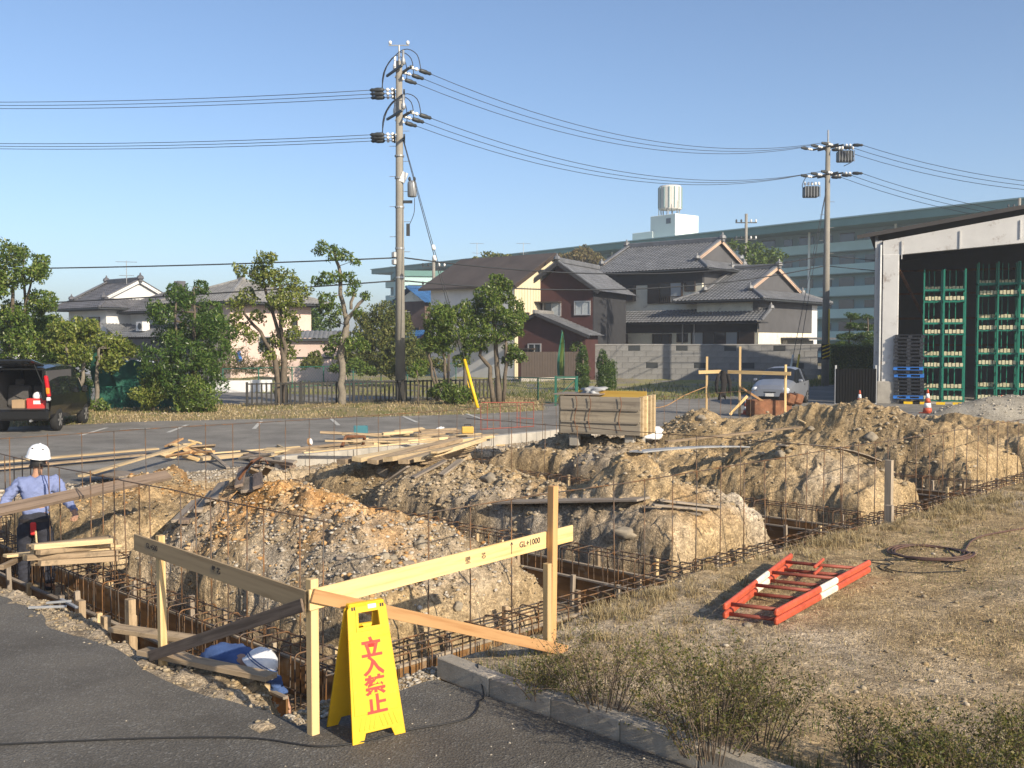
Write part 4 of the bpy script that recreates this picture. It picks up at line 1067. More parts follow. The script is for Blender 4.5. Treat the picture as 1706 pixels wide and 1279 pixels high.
# steel offcuts at the asphalt edge
for k, (p0, p1) in enumerate((((48, 1012), (110, 1010)), ((78, 1004), (118, 1001)), ((102, 998), (128, 1012)))):
    plank('steel_offcut', G(*p0, .015), G(*p1, .04), .03, .02, 'grey_plastic', label='%s grey metal offcut on the gravel at the asphalt edge' % ('longest', 'upper', 'tilted')[k], cat='metal offcut', group='metal offcuts at the asphalt edge')

def blades(name, U, V_, h, mat, z=None, wid=.0035, lean=.6, n=2, XY=None, label=None):
    m = len(U)
    if XY is None:
        x = OO.x + U * OU.x + V_ * OV.x; y = OO.y + U * OU.y + V_ * OV.y
        z = terr(U, V_) if z is None else z
    else: x, y = XY
    a = rng.uniform(0, 6.28, m); l = rng.uniform(.15, 1, m) * lean * h
    dx, dy = np.cos(a), np.sin(a); wx, wy = -dy * wid * rng.uniform(.6, 1.4, m), dx * wid * rng.uniform(.6, 1.4, m)
    v0 = np.stack([x - wx, y - wy, z - .004], -1); v1 = np.stack([x + wx, y + wy, z - .004], -1)
    mx, my, mz = x + dx * l * .35, y + dy * l * .35, z + h * .6
    v2 = np.stack([mx + wx * .7, my + wy * .7, mz], -1); v3 = np.stack([mx - wx * .7, my - wy * .7, mz], -1)
    v4 = np.stack([x + dx * l, y + dy * l, z + h * rng.uniform(.75, 1, m)], -1)
    V = np.stack([v0, v1, v2, v3, v4], 1).reshape(-1, 3); b = np.arange(m)[:, None] * 5
    F = np.concatenate([b + np.array([[0, 1, 2]]), b + np.array([[0, 2, 3]]), b + np.array([[3, 2, 4]])])
    return npmesh(name, V, F, mat, kind='stuff', **(dict(label=label) if label else {}))
den = lambda u, v: np.clip(.12 + 1.5 * np.clip(fbm(u * .55, v * .55, 700, 4) + .08, 0, 1) + .5 * sst(-1.2, -.6, v) * lum(u, v, .6, 710), 0, 1)
U, V_ = pick(60000, .4, 11, -7.3, -.55, den); blades('dry_grass', U, V_, rng.uniform(.012, .05, len(U)), 'straw', wid=.0022, lean=1.3)
U, V_ = pick(26000, 9, 22, -6, -.55, den); blades('far_dry_grass', U, V_, rng.uniform(.02, .07, len(U)), 'straw', wid=.004, lean=1.2)
nt_ = 520; tu, tv = pick(nt_ * 4, .5, 15, -1.9, -.5, lambda u, v: .9 * gs(u, v, 2.6, -.95, .9, .35) + .7 * gs(u, v, 6.6, -.85, 1.0, .35) + gs(u, v, 10.6, -1.1, 1.5, .45) + .08)
nb_ = rng.integers(10, 60, len(tu)); ix = np.repeat(np.arange(len(tu)), nb_); th = rng.uniform(.03, .13, len(tu))
blades('grass_tufts', tu[ix] + rng.normal(0, .035, len(ix)), tv[ix] + rng.normal(0, .035, len(ix)), th[ix] * rng.uniform(.5, 1.2, len(ix)), 'straw', wid=.0024, lean=1.5)
U, V_ = pick(16000, .36, 1.3, -7, -1.2, lambda u, v: np.exp(-(u - .36) / .35) * lum(u, v, 1.2, 720)); blades('kerb_grass', U, V_, rng.uniform(.03, .16, len(U)), 'grass', wid=.0028, lean=.8)
U, V_ = pick(14000, .4, 9, -7, -1.2, lambda u, v: np.clip(fbm(u * .5, v * .5, 740, 4) * 2, 0, 1)); blades('green_sprouts', U, V_, rng.uniform(.012, .04, len(U)), 'grass', wid=.003, lean=1.1)

def leaves(name, C, size, mat, parent, asp=.5, up=.35, world=True):
    """C: leaf centres (n,3); each leaf a folded rhombus"""
    n = len(C); d = rng.normal(size=(n, 3)); d[:, 2] += up; d /= np.linalg.norm(d, axis=1)[:, None]
    nr = rng.normal(size=(n, 3)); nr -= d * (nr * d).sum(1)[:, None]; nr /= np.linalg.norm(nr, axis=1)[:, None]
    sd = np.cross(d, nr); s = (size * rng.uniform(.6, 1.25, n))[:, None]
    v0 = C - d * s * .5; v2 = C + d * s * .5; v1 = C + sd * s * asp * .5 + nr * s * .08; v3 = C - sd * s * asp * .5 + nr * s * .08
    V = np.stack([v0, v1, v2, v3], 1).reshape(-1, 3); F = np.arange(n * 4).reshape(-1, 4)
    return npmesh(name, V, F, mat, parent, world=world)
def shrub(p, h, rad, nst, label, seed, leafn=26, ls=.02, mat='azalea', fill=.45):
    rr = random.Random(seed); root = empty('azalea_shrub', p, 0, label, 'shrub', 'azalea shrubs along the kerb')
    tw = MB(); C = []
    for k in range(nst):
        a = rr.uniform(0, 6.28); sp = rr.uniform(.15, 1) ** .7
        base = Vector((rad * .35 * sp * math.cos(a), rad * .35 * sp * math.sin(a), 0)); hh = h * rr.uniform(.65, 1.05) * (1 - .25 * sp)
        tip = Vector((math.cos(a) * rad * sp, math.sin(a) * rad * sp, hh))
        mid = base.lerp(tip, .5) + Vector((rr.uniform(-.04, .04), rr.uniform(-.04, .04), h * .06))
        tw.tube([base, mid, tip], [.0045, .003, .001], 4, False)
        for j in range(7):
            t = rr.uniform(.12, .97); q = base.lerp(tip, t) + Vector((0, 0, h * .06 * (1 - abs(2 * t - 1))))
            e = q + Vector((rr.gauss(0, .09) + .04 * math.cos(a), rr.gauss(0, .09) + .04 * math.sin(a), rr.uniform(.02, .16))) * (h / .6)
            tw.tube([q, q.lerp(e, .5) + Vector((0, 0, .01)), e], [.0022, .0015, .0007], 3, False)
            for i in range(int(leafn * .85)):
                s = rr.uniform(.35, 1.05); c = q.lerp(e, s); C.append((c.x + rr.gauss(0, .016), c.y + rr.gauss(0, .016), c.z + rr.gauss(0, .016)))
        for i in range(int(leafn * fill)):
            s = rr.uniform(.2, 1); c = base.lerp(tip, s); C.append((c.x + rr.gauss(0, .03), c.y + rr.gauss(0, .03), c.z + rr.gauss(0, .03)))
    o = tw.build('twigs', 'twig', root)
    leaves('crown', np.array(C), ls, mat, root, .5, .4, world=False)
shrub(G(1005, 1185, .08), .62, .42, 30, 'sparse azalea with bare twigs at the foot of the tall batter post', 1, 14)
shrub(G(905, 1165, .06), .34, .26, 18, 'small twiggy azalea growing beside the end of the pine brace', 5, 12)
shrub(G(1185, 1262, .08), .72, .50, 46, 'largest leafy azalea in the row along the kerb', 2, 26)
shrub(G(1265, 1240, .08), .55, .36, 22, 'twiggy azalea spreading beside the largest one', 8, 18)
shrub(G(1432, 1300, .1), .48, .26, 18, 'upright narrow azalea standing apart in the dry lawn', 3, 14)
shrub(G(1600, 1330, .1), .46, .42, 40, 'low dense azalea at the bottom corner of the lawn', 4, 26)
shrub(G(1725, 1290, .1), .40, .36, 30, 'low azalea cut off by the edge of the picture', 6, 22)
shrub(G(1530, 1345, .1), .42, .3, 24, 'low azalea just in front of the dense corner one', 7, 20)

# ================================================================== workers
def skin(name, J, E, rootv, mat, parent, sub=2, crease=0.0):
    from mathutils import noise as mn
    if crease: sub = 3
    """J: {name: ((x,y,z), radius or (rx,ry))}; E: edges by name"""
    keys = list(J); me = bpy.data.meshes.new(name); me.from_pydata([J[k][0] for k in keys], [(keys.index(a), keys.index(b)) for a, b in E], [])
    ob = bpy.data.objects.new(name, me); COL.objects.link(ob)
    ob.modifiers.new('s', 'SKIN'); 
    for i, k in enumerate(keys):
        sv = me.skin_vertices[0].data[i]; r = J[k][1]; sv.radius = r if isinstance(r, tuple) else (r, r); sv.use_root = (k == rootv)
    m = ob.modifiers.new('b', 'SUBSURF'); m.levels = sub; m.render_levels = sub
    dg = bpy.context.evaluated_depsgraph_get(); out = bpy.data.meshes.new_from_object(ob.evaluated_get(dg)); bpy.data.objects.remove(ob)
    if crease:
        nv = [v.normal.copy() for v in out.vertices]
        for v, n in zip(out.vertices, nv):
            q = Vector((v.co.x * 9 + v.co.z * 4, v.co.y * 9, v.co.z * 15 - v.co.x * 5)); v.co += n * crease * (abs(mn.noise(q)) * 1.6 + .7 * mn.noise(q * 2.3) - .4)
        out.update()
    out.polygons.foreach_set('use_smooth', [True] * len(out.polygons))
    return link(name, out, mat, parent)
def hard_hat(parent, c, M, scale=1.0, brim_front=True):
    prof = [(.001, .155), (.05, .15), (.09, .13), (.12, .09), (.135, .04), (.138, 0.0), (.15, -.012), (.15, -.018), (.13, -.012)]
    hat = MB().lathe(c, [(r * scale, z * scale) for r, z in prof], 20, M).build('hard_hat', 'helmet', parent, smooth=True)
    rm = MB()
    rm.tube([Vector(c) + M @ Vector((.0, (-.1 + k * .04) * scale, (.157 - .9 * (-.1 + k * .04) ** 2 * 4) * scale)) for k in range(6)], .012 * scale, 6)
    rm.build('ridge', 'helmet', hat, smooth=True)
    for sx in ((-1, 1) if brim_front else ()): MB().lathe(Vector(c) + M @ Vector((sx * .06, -.085 * scale, .105 * scale)), [(.012, 0), (.012, .012)], 8, M).build('vent', 'ink', hat)
    return hat
w0 = P(58, 905, 12.6); w0.z = 0
root = empty('person', (w0.x, w0.y, -.60), R(12), 'worker in blue shirt and white hard hat standing in the trench, back turned', 'person')
Y = -.02
J = {'pelvis': ((0, 0, .92), (.15, .11)), 'waist': ((0, .05, 1.08), (.14, .10)), 'chest': ((0, .13, 1.29), (.17, .11)), 'neck0': ((0, .18, 1.46), .065), 'neck': ((0, .21, 1.54), .052), 'head': ((.01, .235, 1.65), (.082, .095)), 'crown': ((.01, .23, 1.74), (.075, .085)),
     'hipL': ((-.1, 0, .86), .095), 'kneeL': ((-.13, .06, .48), .066), 'ankL': ((-.14, 0, .09), .045), 'toeL': ((-.15, .14, .04), .04),
     'hipR': ((.1, 0, .86), .095), 'kneeR': ((.14, .05, .48), .066), 'ankR': ((.16, 0, .09), .045), 'toeR': ((.18, .14, .04), .04),
     'shL': ((-.20, .15, 1.40), .062), 'elL': ((-.35, .08, 1.17), .047), 'wrL': ((-.42, -.08, .99), .032), 'hdL': ((-.42, -.15, .95), (.042, .024)),
     'shR': ((.20, .15, 1.40), .062), 'elR': ((.36, .08, 1.18), .047), 'wrR': ((.50, -.08, 1.02), .032), 'hdR': ((.51, -.15, .98), (.042, .024))}
E = [('pelvis', 'waist'), ('waist', 'chest'), ('chest', 'neck0'), ('neck0', 'neck'), ('neck', 'head'), ('head', 'crown'), ('pelvis', 'hipL'), ('hipL', 'kneeL'), ('kneeL', 'ankL'), ('ankL', 'toeL'), ('pelvis', 'hipR'), ('hipR', 'kneeR'), ('kneeR', 'ankR'), ('ankR', 'toeR'),
     ('chest', 'shL'), ('shL', 'elL'), ('elL', 'wrL'), ('wrL', 'hdL'), ('chest', 'shR'), ('shR', 'elR'), ('elR', 'wrR'), ('wrR', 'hdR')]
for sd in ('L', 'R'):
    h = Vector(J['hd' + sd][0]); s = -1 if sd == 'L' else 1
    for f, (dx, l) in enumerate(((-.026, .062), (-.009, .075), (.009, .07), (.025, .055))):
        J['f%s%d' % (sd, f)] = ((h.x + dx, h.y - .05, h.z + .004), .0095); J['g%s%d' % (sd, f)] = ((h.x + dx, h.y - .05 - l * .45, h.z - l * .5), .008)
        E += [('hd' + sd, 'f%s%d' % (sd, f)), ('f%s%d' % (sd, f), 'g%s%d' % (sd, f))]
    J['t' + sd] = ((h.x - s * .045, h.y - .02, h.z - .01), .011); J['u' + sd] = ((h.x - s * .05, h.y - .055, h.z - .025), .009); E += [('wr' + sd, 't' + sd), ('t' + sd, 'u' + sd)]
skin('body', J, E, 'pelvis', 'skin', root)
def scaled(keys, add, over={}):
    out = {}
    for k in keys:
        p, r = J[k]; r = r if isinstance(r, tuple) else (r, r); out[k] = (over.get(k, p), (r[0] + add, r[1] + add))
    return out
SK = ['pelvis', 'waist', 'chest', 'neck0', 'shL', 'elL', 'wrL', 'shR', 'elR', 'wrR']
Js = scaled(SK, .022); Js['pelvis'] = ((0, .01, .95), (.178, .138)); Js['neck0'] = ((0, .175, 1.455), (.075, .07)); Js['wrL'] = ((-.415, -.06, 1.01), (.045, .045)); Js['wrR'] = ((.49, -.06, 1.04), (.045, .045))
Js['fold1'] = ((0.01, .085, 1.17), (.175, .13)); Js['elL'] = (J['elL'][0], (.068, .064)); Js['elR'] = (J['elR'][0], (.068, .064)); Js['foL'] = ((-.275, .12, 1.30), (.082, .075)); Js['foR'] = ((.28, .12, 1.30), (.08, .078))
skin('shirt', Js, [('pelvis', 'waist'), ('waist', 'fold1'), ('fold1', 'chest'), ('chest', 'neck0'), ('chest', 'shL'), ('shL', 'foL'), ('foL', 'elL'), ('elL', 'wrL'), ('chest', 'shR'), ('shR', 'foR'), ('foR', 'elR'), ('elR', 'wrR')], 'chest', 'shirt', root, crease=.022)
TK = ['pelvis', 'hipL', 'kneeL', 'ankL', 'hipR', 'kneeR', 'ankR']
Jt = scaled(TK, .026, {'ankL': (-.14, 0, .13), 'ankR': (.16, 0, .13)}); Jt['top'] = ((0, .03, 1.07), (.162, .120))
skin('trousers', Jt, [('top', 'pelvis'), ('pelvis', 'hipL'), ('hipL', 'kneeL'), ('kneeL', 'ankL'), ('pelvis', 'hipR'), ('hipR', 'kneeR'), ('kneeR', 'ankR')], 'pelvis', 'trousers', root, crease=.016)
skin('hair', {'a': ((.01, .20, 1.61), (.086, .075)), 'b': ((.01, .205, 1.68), (.092, .092)), 'c': ((.01, .22, 1.73), (.08, .09))}, [('a', 'b'), ('b', 'c')], 'b', 'hair', root)
for s in (-1, 1): skin('boot', {'a': ((s * .15, 0, .12), .056), 'b': ((s * .15, .02, .05), .055), 'c': ((s * .165, .16, .04), .046)}, [('a', 'b'), ('b', 'c')], 'b', 'black_rubber', root)
hard_hat(root, (.01, .225, 1.715), Matrix.Rotation(R(6), 3, 'X') @ Matrix.Rotation(R(8), 3, 'Y'))
MB().lathe((0, .01, .93), [(.178, 0), (.186, .0), (.186, .04), (.178, .04)], 20, Matrix.Diagonal((1, .76, 1))).build('belt', 'ink', root)
MB().box((.02, -.15, .86), (.07, .03, .16), bev=.02).build('red_pouch', 'red_cloth', root)
MB().tube([(.05, -.16, .84), (.06, -.17, .7), (.12, -.18, .55), (.2, -.2, .42)], .012, 5).build('hanging_rope', 'pale_wood', root)
for s in (-1, 1): MB().lathe((.01 + s * .09, .23, 1.635), [(.001, -.02), (.02, -.012), (.022, .02), (.001, .03)], 8, Matrix.Diagonal((.5, 1, 1.1))).build('ear', 'skin', root, smooth=True)

# the crouching one
hp = G(405, 1100, .06) + OU * .16 + OV * .05
root = empty('person', (hp.x, hp.y, 0), 0, 'crouching worker in bright blue with white hard hat, low in the trench', 'person')
J = {'pelvis': ((-.50, .40, -.22), (.15, .13)), 'waist': ((-.40, .32, -.02), (.14, .11)), 'chest': ((-.22, .18, .0), (.17, .115)), 'neck': ((-.10, .08, -.05), .06), 'head': ((0, 0, -.06), (.085, .09)), 'face': ((.05, -.02, -.13), (.06, .065)),
     'hipL': ((-.46, .50, -.28), .095), 'kneeL': ((-.12, .48, -.36), .07), 'ankL': ((-.38, .50, -.64), .045), 'toeL': ((-.25, .46, -.68), .04),
     'hipR': ((-.52, .30, -.28), .095), 'kneeR': ((-.22, .18, -.42), .07), 'ankR': ((-.45, .28, -.64), .045), 'toeR': ((-.32, .22, -.68), .04),
     'shL': ((-.13, .30, -.09), .065), 'elL': ((.0, .46, -.28), .048), 'wrL': ((.10, .46, -.45), .034), 'hdL': ((.14, .44, -.52), (.04, .025)),
     'shR': ((-.24, .07, -.10), .065), 'elR': ((-.20, .22, -.34), .048), 'wrR': ((-.04, .32, -.48), .034), 'hdR': ((.01, .35, -.55), (.04, .025))}
E = [('pelvis', 'waist'), ('waist', 'chest'), ('chest', 'neck'), ('neck', 'head'), ('head', 'face')]
for s in 'LR': E += [('pelvis', 'hip' + s), ('hip' + s, 'knee' + s), ('knee' + s, 'ank' + s), ('ank' + s, 'toe' + s), ('chest', 'sh' + s), ('sh' + s, 'el' + s), ('el' + s, 'wr' + s), ('wr' + s, 'hd' + s)]
for sd in 'LR':
    h = Vector(J['hd' + sd][0])
    for f, dx in enumerate((-.026, -.009, .009, .025)):
        J['f%s%d' % (sd, f)] = ((h.x + .02, h.y + dx, h.z - .045), .0095); J['g%s%d' % (sd, f)] = ((h.x + .005, h.y + dx, h.z - .085), .008); E += [('hd' + sd, 'f%s%d' % (sd, f)), ('f%s%d' % (sd, f), 'g%s%d' % (sd, f))]
    J['t' + sd] = ((h.x + .03, h.y - .04, h.z - .01), .011); E += [('wr' + sd, 't' + sd)]
skin('body', J, E, 'pelvis', 'skin', root)
Js = scaled(['pelvis', 'waist', 'chest', 'neck', 'shL', 'elL', 'wrL', 'shR', 'elR', 'wrR'], .022); Js['neck'] = ((-.13, .10, -.05), (.09, .08))
skin('jacket', Js, [('pelvis', 'waist'), ('waist', 'chest'), ('chest', 'neck'), ('chest', 'shL'), ('shL', 'elL'), ('elL', 'wrL'), ('chest', 'shR'), ('shR', 'elR'), ('elR', 'wrR')], 'chest', 'shirt_blue', root, crease=.022)
skin('trousers', scaled(['pelvis', 'hipL', 'kneeL', 'ankL', 'hipR', 'kneeR', 'ankR'], .028), [('pelvis', 'hipL'), ('hipL', 'kneeL'), ('kneeL', 'ankL'), ('pelvis', 'hipR'), ('hipR', 'kneeR'), ('kneeR', 'ankR')], 'pelvis', 'trousers', root, crease=.016)
MH = Matrix.Rotation(R(-35), 3, 'Y').inverted() @ Matrix.Rotation(R(-10), 3, 'X')
hat = hard_hat(root, (.01, 0, -.04), MH, brim_front=False)
for q in (.052, .07): MB().lathe(Vector((.01, 0, -.04)), [(.1375 - .0 * q, q - .004 - .02), (.1385, q - .02), (.1365, q + .004 - .02)], 24, MH).build('blue_stripe', 'shirt_blue', hat)

# ================================================================== beyond the plot: materials
def tile_mat(name, c):
    t = NT(name); t.set(0.5, 0.0, 0.45); p = t.pos()
    col = t.ramp(t.noise(p, 1.1, 5, .65), [(.3, tuple(x * .7 for x in c)), (.7, tuple(x * 1.25 for x in c))])
    col = t.mix(1.0, col, t.ramp(t.noise(p, 9, 3, .6), [(.3, (.75, .75, .75)), (.7, (1.2, 1.2, 1.2))]), 'MULTIPLY')
    t.base(col); return t.m
tile_mat('roof_tile', (.135, .14, .15)); tile_mat('roof_dark', (.10, .10, .11)); tile_mat('roof_light', (.22, .215, .205)); tile_mat('roof_blue', (.035, .115, .27))
simple('slate_brown', (.075, .06, .052), .8, 0, .3, .6, .2)
simple('plaster_cream', (.80, .75, .61), .9, 0, .15, .8, .1, wear=(.42, .37, .28))
simple('plaster_white', (.66, .66, .65), .9, 0, .1, .7, .1)
simple('plaster_pink', (.62, .48, .42), .9, 0, .1, .7, .1)
simple('wall_grey', (.085, .085, .09), .85, 0, .2, .9, .1)
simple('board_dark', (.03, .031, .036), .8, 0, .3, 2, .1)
simple('siding_cream', (.60, .53, .37), .8, 0, .1, .8, .1)
simple('maroon', (.062, .022, .02), .8, 0, .25, 1.2, .2)
simple('rust_sheet', (.13, .085, .07), .85, 0, .4, 1.1, .2)
simple('barge', (.52, .36, .26), .7, 0, .15)
simple('frame_brown', (.05, .035, .026), .5, 0, .2)
simple('alu', (.5, .5, .5), .4, .6, .1)
def glass_mat(name, c, r=.06):
    t = NT(name); t.set(r, 0, .8); t.base(c); return t.m
glass_mat('glass', (.03, .036, .042)); glass_mat('glass_pale', (.30, .33, .35), .15); glass_mat('car_glass', (.012, .014, .016), .04)
simple('block_wall', (.22, .218, .212), .95, 0, .3, .9, .4, wear=(.085, .085, .085))
simple('block_light', (.27, .265, .255), .95, 0, .2, .9, .3)
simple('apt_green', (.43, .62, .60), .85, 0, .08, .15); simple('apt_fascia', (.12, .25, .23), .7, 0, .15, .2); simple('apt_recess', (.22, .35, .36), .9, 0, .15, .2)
simple('apt_white', (.70, .75, .70), .8, 0, .06, .2); simple('tank', (.62, .60, .55), .6, 0, .12, .5)
simple('pole_concrete', (.25, .235, .205), .9, 0, .15, 1.3, .2); simple('steel_grey', (.35, .36, .37), .5, .4, .15); simple('steel_dark', (.045, .05, .052), .5, .2, .2)
simple('insulator', (.80, .79, .76), .25, 0, .05); simple('wire_black', (.03, .032, .035), .6, 0, .1)
simple('fence_dark', (.016, .015, .013), .6, .1, .3, 5); simple('fence_green', (.012, .11, .075), .5, 0, .2); simple('net_green', (.008, .075, .05), .8, 0, .3, 2, .2)
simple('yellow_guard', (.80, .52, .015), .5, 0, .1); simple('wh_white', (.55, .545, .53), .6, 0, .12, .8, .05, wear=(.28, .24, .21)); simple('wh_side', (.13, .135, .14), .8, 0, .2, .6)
simple('wh_roof', (.055, .05, .048), .7, .1, .2, .8); simple('rack_green', (.010, .17, .115), .5, 0, .15, 4); simple('chock', (.58, .54, .36), .8, 0, .2, 8)
simple('pallet_black', (.022, .026, .036), .6, 0, .3, 5); simple('pallet_blue', (.03, .17, .55), .5, 0, .1, 5); simple('gate_black', (.007, .0075, .008), .9, 0, .2, 3, 0, .1)
simple('van_black', (.012, .0125, .013), .15, 0, .1, 2, 0, .6); simple('car_silver', (.30, .32, .36), .28, .5, .05, 1, 0, .6); simple('car_white', (.6, .64, .66), .3, 0, .05)
simple('tyre', (.015, .015, .015), .85, 0, .2); simple('rim', (.42, .42, .42), .35, .7, .1); simple('lamp_red', (.5, .012, .02), .15, 0, .1); simple('lamp_amber', (.8, .25, .02), .15, 0, .05); simple('lamp_clear', (.75, .78, .8), .1, 0, .05)
simple('seat_cloth', (.075, .072, .072), .95, 0, .25, 20); simple('crate_red', (.62, .045, .04), .5, 0, .1); simple('card', (.35, .24, .14), .9, 0, .1)
simple('bark', (.13, .105, .078), .95, 0, .35, 6, .8, bscale=40); simple('bark_pale', (.19, .165, .13), .95, 0, .3, 6, .8, bscale=40)
leafmat('leaf_a', [(.045, .085, .014), (.09, .155, .026), (.15, .215, .042), (.24, .27, .08)], .36, .32)
leafmat('leaf_b', [(.075, .115, .02), (.14, .185, .034), (.21, .25, .055), (.29, .29, .085)], .36, .32)
leafmat('leaf_dark', [(.028, .065, .014), (.052, .11, .022), (.095, .16, .034), (.16, .22, .06)], .36, .32)
leafmat('leaf_olive', [(.06, .085, .018), (.10, .13, .028), (.15, .165, .042), (.20, .19, .06)], .6, .3)
leafmat('leaf_brown', [(.13, .10, .045), (.17, .13, .06), (.12, .12, .04), (.21, .16, .08)], .7, .3)
leafmat('leaf_fresh', [(.07, .12, .02), (.11, .17, .03), (.16, .21, .05)], .5, .35)
simple('road_paint', (.50, .49, .45), .8, 0, .25, 3, 0, wear=(.13, .13, .12))

# ------------------------------------------------------------------ verge, empty lot, bay lines
def bumpy(name, front, back, n, m, z0, amp, mat, **kw):
    V = []
    for i in range(n + 1):
        s = i / n * (len(front) - 1); k = min(int(s), len(front) - 2); a = front[k].lerp(front[k + 1], s - k); b = back[k].lerp(back[k + 1], s - k)
        for j in range(m + 1):
            p = a.lerp(b, j / m); V.append((p.x, p.y, p.z))
    V = np.array(V); e = np.tile(np.minimum(np.arange(m + 1) / m * 5, 1), n + 1)
    V[:, 2] = V[:, 2] * 0 + .004 + e * (z0 + amp * fbm(V[:, 0] * .8, V[:, 1] * .8, 801, 4))
    V[:, :2] += (.25 * fbm(V[:, 0] * 1.3, V[:, 1] * 1.3, 805, 3))[:, None]
    q = np.arange((n + 1) * (m + 1)).reshape(n + 1, m + 1)
    return npmesh(name, V, np.stack([q[:-1, :-1], q[1:, :-1], q[1:, 1:], q[:-1, 1:]], -1).reshape(-1, 4), mat, smooth=True, **kw), V
vf = [G(x, y) for x, y in ((-500, 735), (-50, 713), (130, 707), (260, 701), (400, 698), (600, 695), (800, 689), (905, 683))]
vb = [G(x, y) for x, y in ((-500, 702), (-50, 690), (130, 685), (260, 683), (400, 678), (600, 671), (800, 664), (905, 664))]
vo, VV = bumpy('verge', vf, vb, 260, 14, .09, .09, 'verge_soil', kind='structure')
sel = rng.integers(0, len(VV), 16000); jx = rng.normal(0, .12, (16000, 2)); k_ = fbm(VV[sel, 0] * .6, VV[sel, 1] * .6, 811, 3) > -.12; sel, jx = sel[k_], jx[k_]
blades('verge_grass', sel, sel, rng.uniform(.03, .13, len(sel)), 'straw', z=VV[sel, 2], wid=.010, lean=1.0, XY=(VV[sel, 0] + jx[:, 0], VV[sel, 1] + jx[:, 1]))
sel = rng.integers(0, len(VV), 9000); jx = rng.normal(0, .15, (9000, 2)); k_ = fbm(VV[sel, 0] * .5, VV[sel, 1] * .5, 812, 3) > .0; sel, jx = sel[k_], jx[k_]
blades('verge_green', sel, sel, rng.uniform(.03, .14, len(sel)), 'grass', z=VV[sel, 2], wid=.010, lean=1.0, XY=(VV[sel, 0] + jx[:, 0], VV[sel, 1] + jx[:, 1]))
sel = rng.integers(0, len(VV), 3500); jx = rng.normal(0, .12, (3500, 2))
def wstones(name, X, Y_, Z_, size, mat):
    dx, dy = X - OO.x, Y_ - OO.y
    return stones(name, dx * OU.x + dy * OU.y, dx * OV.x + dy * OV.y, size, mat, zfun=Z_)
wstones('verge_pebbles', VV[sel, 0] + jx[:, 0], VV[sel, 1] + jx[:, 1] , VV[sel, 2], psize(len(sel), .015, .05, 2), 'stones')
lot = [G(430, 655), G(830, 664), G(960, 672), G(1180, 663), G(1290, 652), G(1375, 640)]
lotb = [G(330, 606), G(700, 618), G(960, 622), G(1180, 622), G(1290, 624), G(1375, 626)]
o, VL = bumpy('empty_lot', lot, lotb, 150, 40, .03, .16, 'lot_gravel', kind='structure')
m_ = 34000; sel = rng.integers(0, len(VL), m_); jx = rng.normal(0, .3, (m_, 2)); jj = (sel % 41) / 40
keep = rng.uniform(0, 1, m_) < np.clip(np.abs(jj - .55) * 2.4 - .35 + fbm(VL[sel, 0] * .2, VL[sel, 1] * .2, 821, 3), 0.03, 1); sel, jx = sel[keep], jx[keep]
blades('lot_grass', sel, sel, rng.uniform(.06, .3, len(sel)), 'grass', z=VL[sel, 2], wid=.018, lean=.9, XY=(VL[sel, 0] + jx[:, 0], VL[sel, 1] + jx[:, 1]))
for k, (p0, p1) in enumerate((((134, 726), (178, 713)), ((280, 721), (312, 708)), ((423, 715), (435, 702)), ((564, 709), (552, 698)), ((695, 704), (672, 694)), ((802, 698), (772, 688)), ((200, 716), (250, 714)))):
    a, b = G(*p0), G(*p1); d = (b - a).normalized(); n_ = Vector((-d.y, d.x, 0)) * .06
    sheet('bay_line', [a - n_, a + n_, b + n_, b - n_], .014 if k != 6 else .018, 'road_paint', kind='structure')

ge = rng.integers(0, hx_.size, 3500); wstones('heap_pebbles', hc.x + hx_.ravel()[ge] + rng.normal(0, .05, 3500), hc.y + hy_.ravel()[ge] + rng.normal(0, .05, 3500), hz_.ravel()[ge], psize(3500, .012, .05, 3), 'grey_stones')
# ------------------------------------------------------------------ houses
def tile_plane(mb, E0, E1, Sv, tmax=None, per=.30, amp=.05, course=.32):
    E0, E1, Sv = Vector(E0), Vector(E1), Vector(Sv); L = (E1 - E0).length; e = (E1 - E0) / L
    nrm = e.cross(Sv).normalized(); nrm = nrm if nrm.z > 0 else -nrm
    nc = max(3, int(L / per)); nr = max(2, int(Sv.length / course)); cols = nc * 3; base = len(mb.v); rows = 2 * nr
    for i in range(cols + 1):
        s = L * i / cols; tm = tmax(s, L) if tmax else 1.0; bump = (0, amp, amp)[i % 3]
        for j in range(rows + 1):
            c, h = divmod(j, 2); t = min((c + (0.97 if h else 0)) / nr, 1.0)
            z = bump + (0.0 if h else .035) if t < tm else bump
            t = min(t, tm); p = E0 + e * s + Sv * t + nrm * z; mb.v.append((p.x, p.y, p.z))
    for i in range(cols):
        for j in range(rows):
            a = base + i * (rows + 1) + j; mb.f.append((a, a + rows + 1, a + rows + 2, a + 1)); mb.mi.append(mb.k)
def hip(g0, g1):
    return lambda s, L: min(1.0, s / g0 if g0 > 0 else 1, (L - s) / g1 if g1 > 0 else 1)
